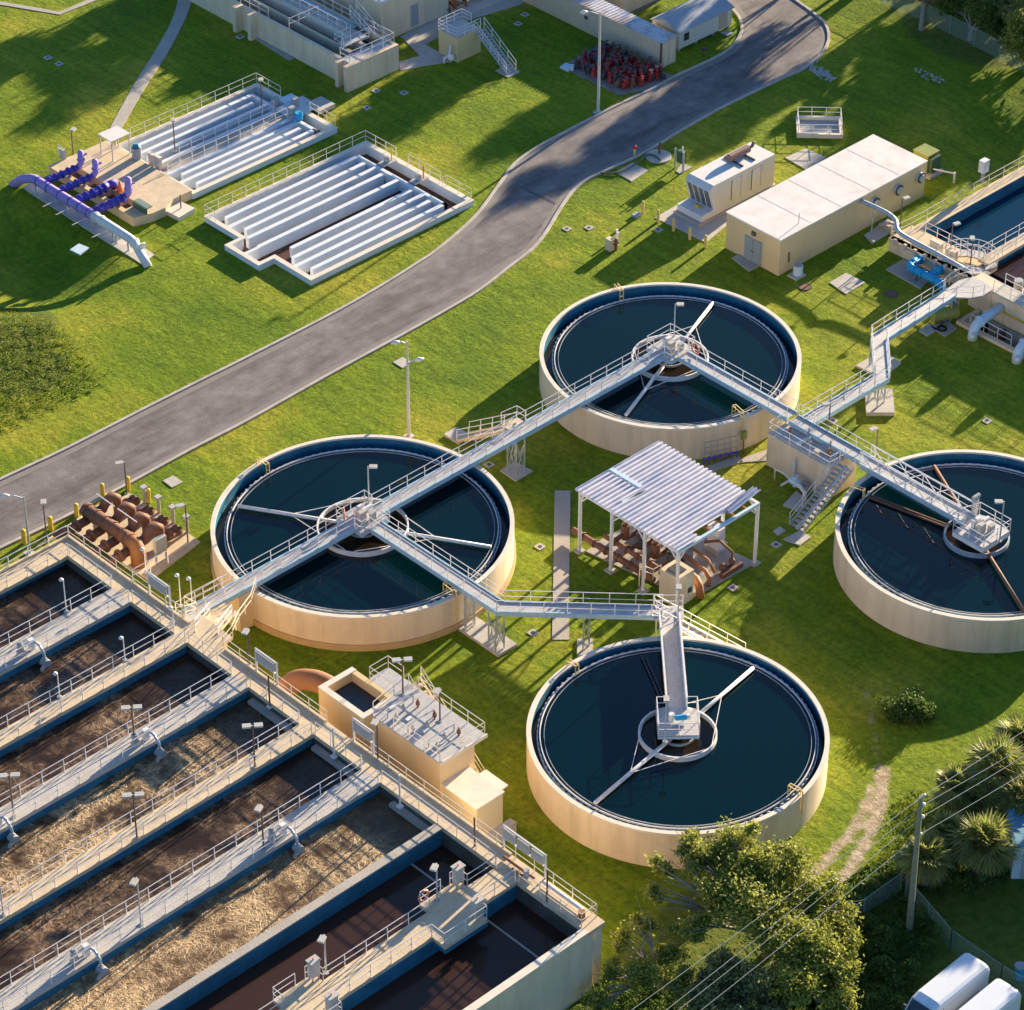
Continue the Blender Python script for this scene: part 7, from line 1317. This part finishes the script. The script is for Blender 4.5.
ax = (top-pb).normalized()
for i, (r_, l_, z) in enumerate(wires):
    c = pb+(top-pb)*((z)/10.4); q = Vector((c.x+.16, c.y-.1, z)); m = MB(); m.tube([c, q], .05, 6); m.ball(q, .13 if i in (1, 2) else .09, 8); m.build('insulator', WHITE, t)
    for e_, lb, sg in ((at(r_[0], r_[1], z), 'right', 1), (at(l_[0], l_[1], z-.2), 'left', -1)):
        far = q+(e_-q)*1.7; mid = (q+far)/2-Vector((0, 0, .15)); m = MB(); m.tube(catmull([q, mid, far], 8), .015, 5)
        nmz = ('highest', 'second highest', 'third', 'lowest')[i]; tag(m.build('power_line', mat('bright_wire', (.5, .5, .47), .4, .05, 2), None), '%s power line running from the wooden pole to the %s' % (nmz, 'upper right' if sg > 0 else 'lower left'), 'power line', 'power lines on the wooden pole')
def van(label, rear, d, L=6.3, W_=1.85, H=2.25):
    rear = Vector(rear); d = Vector(d).normalized(); s_ = Vector((-d.y, d.x, 0)); t = thing('parked_van', label, 'van', (rear.x, rear.y, 0)); w2 = W_/2
    prof = [(0, .35), (0, H-.25), (.08, H-.08), (.3, H), (L*.68, H), (L*.76, H-.12), (L*.87, 1.35), (L*.98, 1.1), (L, .85), (L, .35)]
    def section(y, inset, k): return [rear+d*(x+ (0 if 0 < i < 8 else 0))+s_*y+Vector((0, 0, z-(inset if z > H*.55 else 0))) for i, (x, z) in enumerate(prof)]
    ys = [(-w2, .32, 1), (-w2+.06, .12, 1), (-w2+.24, .02, 1), (0, 0, 1), (w2-.24, .02, 1), (w2-.06, .12, 1), (w2, .32, 1)]; vs = []; fs = []; n = len(prof)
    for y, i_, k in ys: vs += section(y, i_, k)
    for a in range(len(ys)-1):
        for j in range(n-1): fs.append((a*n+j, a*n+j+1, (a+1)*n+j+1, (a+1)*n+j))
        fs.append((a*n+n-1, a*n, (a+1)*n, (a+1)*n+n-1))
    fs.append(tuple(range(n))[::-1]); fs.append(tuple((len(ys)-1)*n+j for j in range(n))); m = MB(); m.add(vs, fs); bo = m.build('body', VANW, t, smooth=False); bv = bo.modifiers.new('bevel', 'BEVEL'); bv.width = .09; bv.segments = 3; bv.limit_method = 'ANGLE'; bv.angle_limit = radians(25)
    def quadp(x0, z0, x1, z1, y0, y1, off_, mt, nm):
        m = MB(); o_ = off_; P_ = [rear+d*x0+s_*y0+Vector((0, 0, z0)), rear+d*x0+s_*y1+Vector((0, 0, z0)), rear+d*x1+s_*y1+Vector((0, 0, z1)), rear+d*x1+s_*y0+Vector((0, 0, z1))]; P2 = [p+o_ for p in P_]; m.add(P_+P2, [(0, 1, 2, 3), (7, 6, 5, 4), (0, 4, 5, 1), (1, 5, 6, 2), (2, 6, 7, 3), (3, 7, 4, 0)]); return m.build(nm, mt, t)
    quadp(L*.77, H-.18, L*.865, 1.42, -w2+.2, w2-.2, d*.04+Vector((0, 0, .03)), GLASS, 'windscreen')
    for sg in (1, -1): quadp(L*.66, 1.35, L*.75, H-.55, sg*(w2+.001), sg*(w2+.004), s_*sg*.01, GLASS, 'side_window')
    for x in (.9, L-.95):
        for sg in (1, -1): c = rear+d*x+s_*sg*(w2-.1)+Vector((0, 0, .33)); m = MB(); m.cyl(c-s_*.1, c+s_*.11, .33, k=16); wv = m.build('wheel', RUBBER, t); m = MB(); m.cyl(c+s_*sg*.11, c+s_*sg*.13, .18, k=12); m.build('rim', GREYM, wv)
    for sg in (1, -1):
        c = rear-d*.01+s_*sg*(w2-.12)+Vector((0, 0, 1.0)); m = MB(); m.obox(c, d*.02, s_*.07, Vector((0, 0, .2))); m.build('tail_light', REDM, t); c = rear+d*(L*.8)+s_*sg*(w2+.12)+Vector((0, 0, 1.4)); m = MB(); m.obox(c, d*.06, s_*.1, Vector((0, 0, .13))); m.build('mirror', DARKM, t)
    for sg in (1, -1):
        m = MB(); m.obox(rear+d*(L*.5)+s_*sg*(w2+.004)+Vector((0, 0, .85)), d*(L*.36), s_*.012, Vector((0, 0, .05))); m.build('side_trim', GREYM, t); m = MB(); m.obox(rear+d*(L*.64)+s_*sg*(w2+.002)+Vector((0, 0, 1.1)), d*.012, s_*.008, Vector((0, 0, .7))); m.build('door_seam', DARKM, t); m = MB(); m.obox(rear+d*(L-.02)+s_*sg*(w2-.3)+Vector((0, 0, .75)), d*.04, s_*.18, Vector((0, 0, .1))); m.build('headlight', GLASS, t)
    c = rear-d*.02+Vector((0, 0, 1.2)); m = MB(); m.obox(c, d*.008, s_*.01, Vector((0, 0, .85))); m.build('door_seam', DARKM, t)
r1 = at(978.5, 957, 2.2); dv = at(922, 1003, 2.2)-r1; dv.z = 0
w1 = (at(969, 949.5, 2.2)-at(988, 964.5, 2.2)).length
van('parked white van, left one of two, its nose cut by the bottom edge', (r1.x, r1.y, 0), dv, W_=max(1.6, min(2.1, w1*1.15)))
r2 = at(1010, 983, 2.2); van('parked white van, right one of two, nearest the bottom right corner', (r2.x, r2.y, 0), dv, W_=max(1.6, min(2.1, w1*1.15)))
a = at(1011, 880, 0); t = thing('white_shed', 'white shed wall with a blue roof at the right edge beside the front palm', 'shed', (a.x+1.6, a.y, 0)); e_ = Vector((.72, -.69, 0)); f_ = Vector((.69, .72, 0)); o_ = Vector((a.x, a.y, 0))
m = MB(); m.obox(o_+e_*1.7+f_*1.9+Vector((0, 0, 1.3)), e_*1.7, f_*1.8, Vector((0, 0, 1.3))); m.build('wall', VANW, t); m = MB(); m.obox(o_+e_*1.7+f_*1.9+Vector((0, 0, 2.66)), e_*1.85, f_*1.95, Vector((0, 0, .06))); m.build('roof', mat('blue_roof', (.12, .30, .42), .5, .1, 2), t); m = MB(); m.obox(o_+e_*.9+Vector((0, 0, 1.0))+f_*.08, e_*.4, f_*.02, Vector((0, 0, .95))); m.build('door', LAMPH, t)
p = at(1019, 978, 0); t = thing('teal_bin', 'teal rubbish bin at the right edge behind the vans', 'bin', p); m = MB(); m.cyl(p, p+Vector((0, 0, .9)), .25, .3, k=12); m.build('drum', CYAN, t); m = MB(); m.cyl(p+Vector((0, 0, .9)), p+Vector((0, 0, .97)), .33, k=12); m.build('lid', GREYM, t)
# ------------------------------------------------------------------ groups of repeats
_g = {'lamp_post': 'lamp posts around the plant', 'valve_cover': 'valve covers set in the lawns', 'concrete_slab': 'concrete slabs on the lawns', 'clarifier_tank': 'round clarifier tanks', 'footbridge': 'footbridges between the tanks', 'stairs': 'railed stairs', 'mixer_assembly': 'mixers on the grey walkways',
      'panel_rack': 'panel racks on the basin walkway rail', 'control_cabinet': 'grey control cabinets', 'post': 'short posts along the basin walkway', 'drive_unit': 'drive units at the tank centres', 'life_ring': 'life rings on the rails', 'street_lamp': 'street lamps by the road', 'chain_link_fence': 'chain link fences',
      'parked_van': 'parked white vans', 'contact_basin': 'baffled contact basins', 'outlet_pipe': 'pale blue outlet pipes', 'upright_box': 'pale upright boxes at the far basin', 'manhole': 'round manholes in the lawn', 'tree': 'leafy trees around the plant', 'cabbage_palm': 'palms by the fences'}
for o in list(col.objects):
    if o.parent is None and 'group' not in o and o.name.split('.')[0] in _g and o.get('category'): o['group'] = _g[o.name.split('.')[0]]
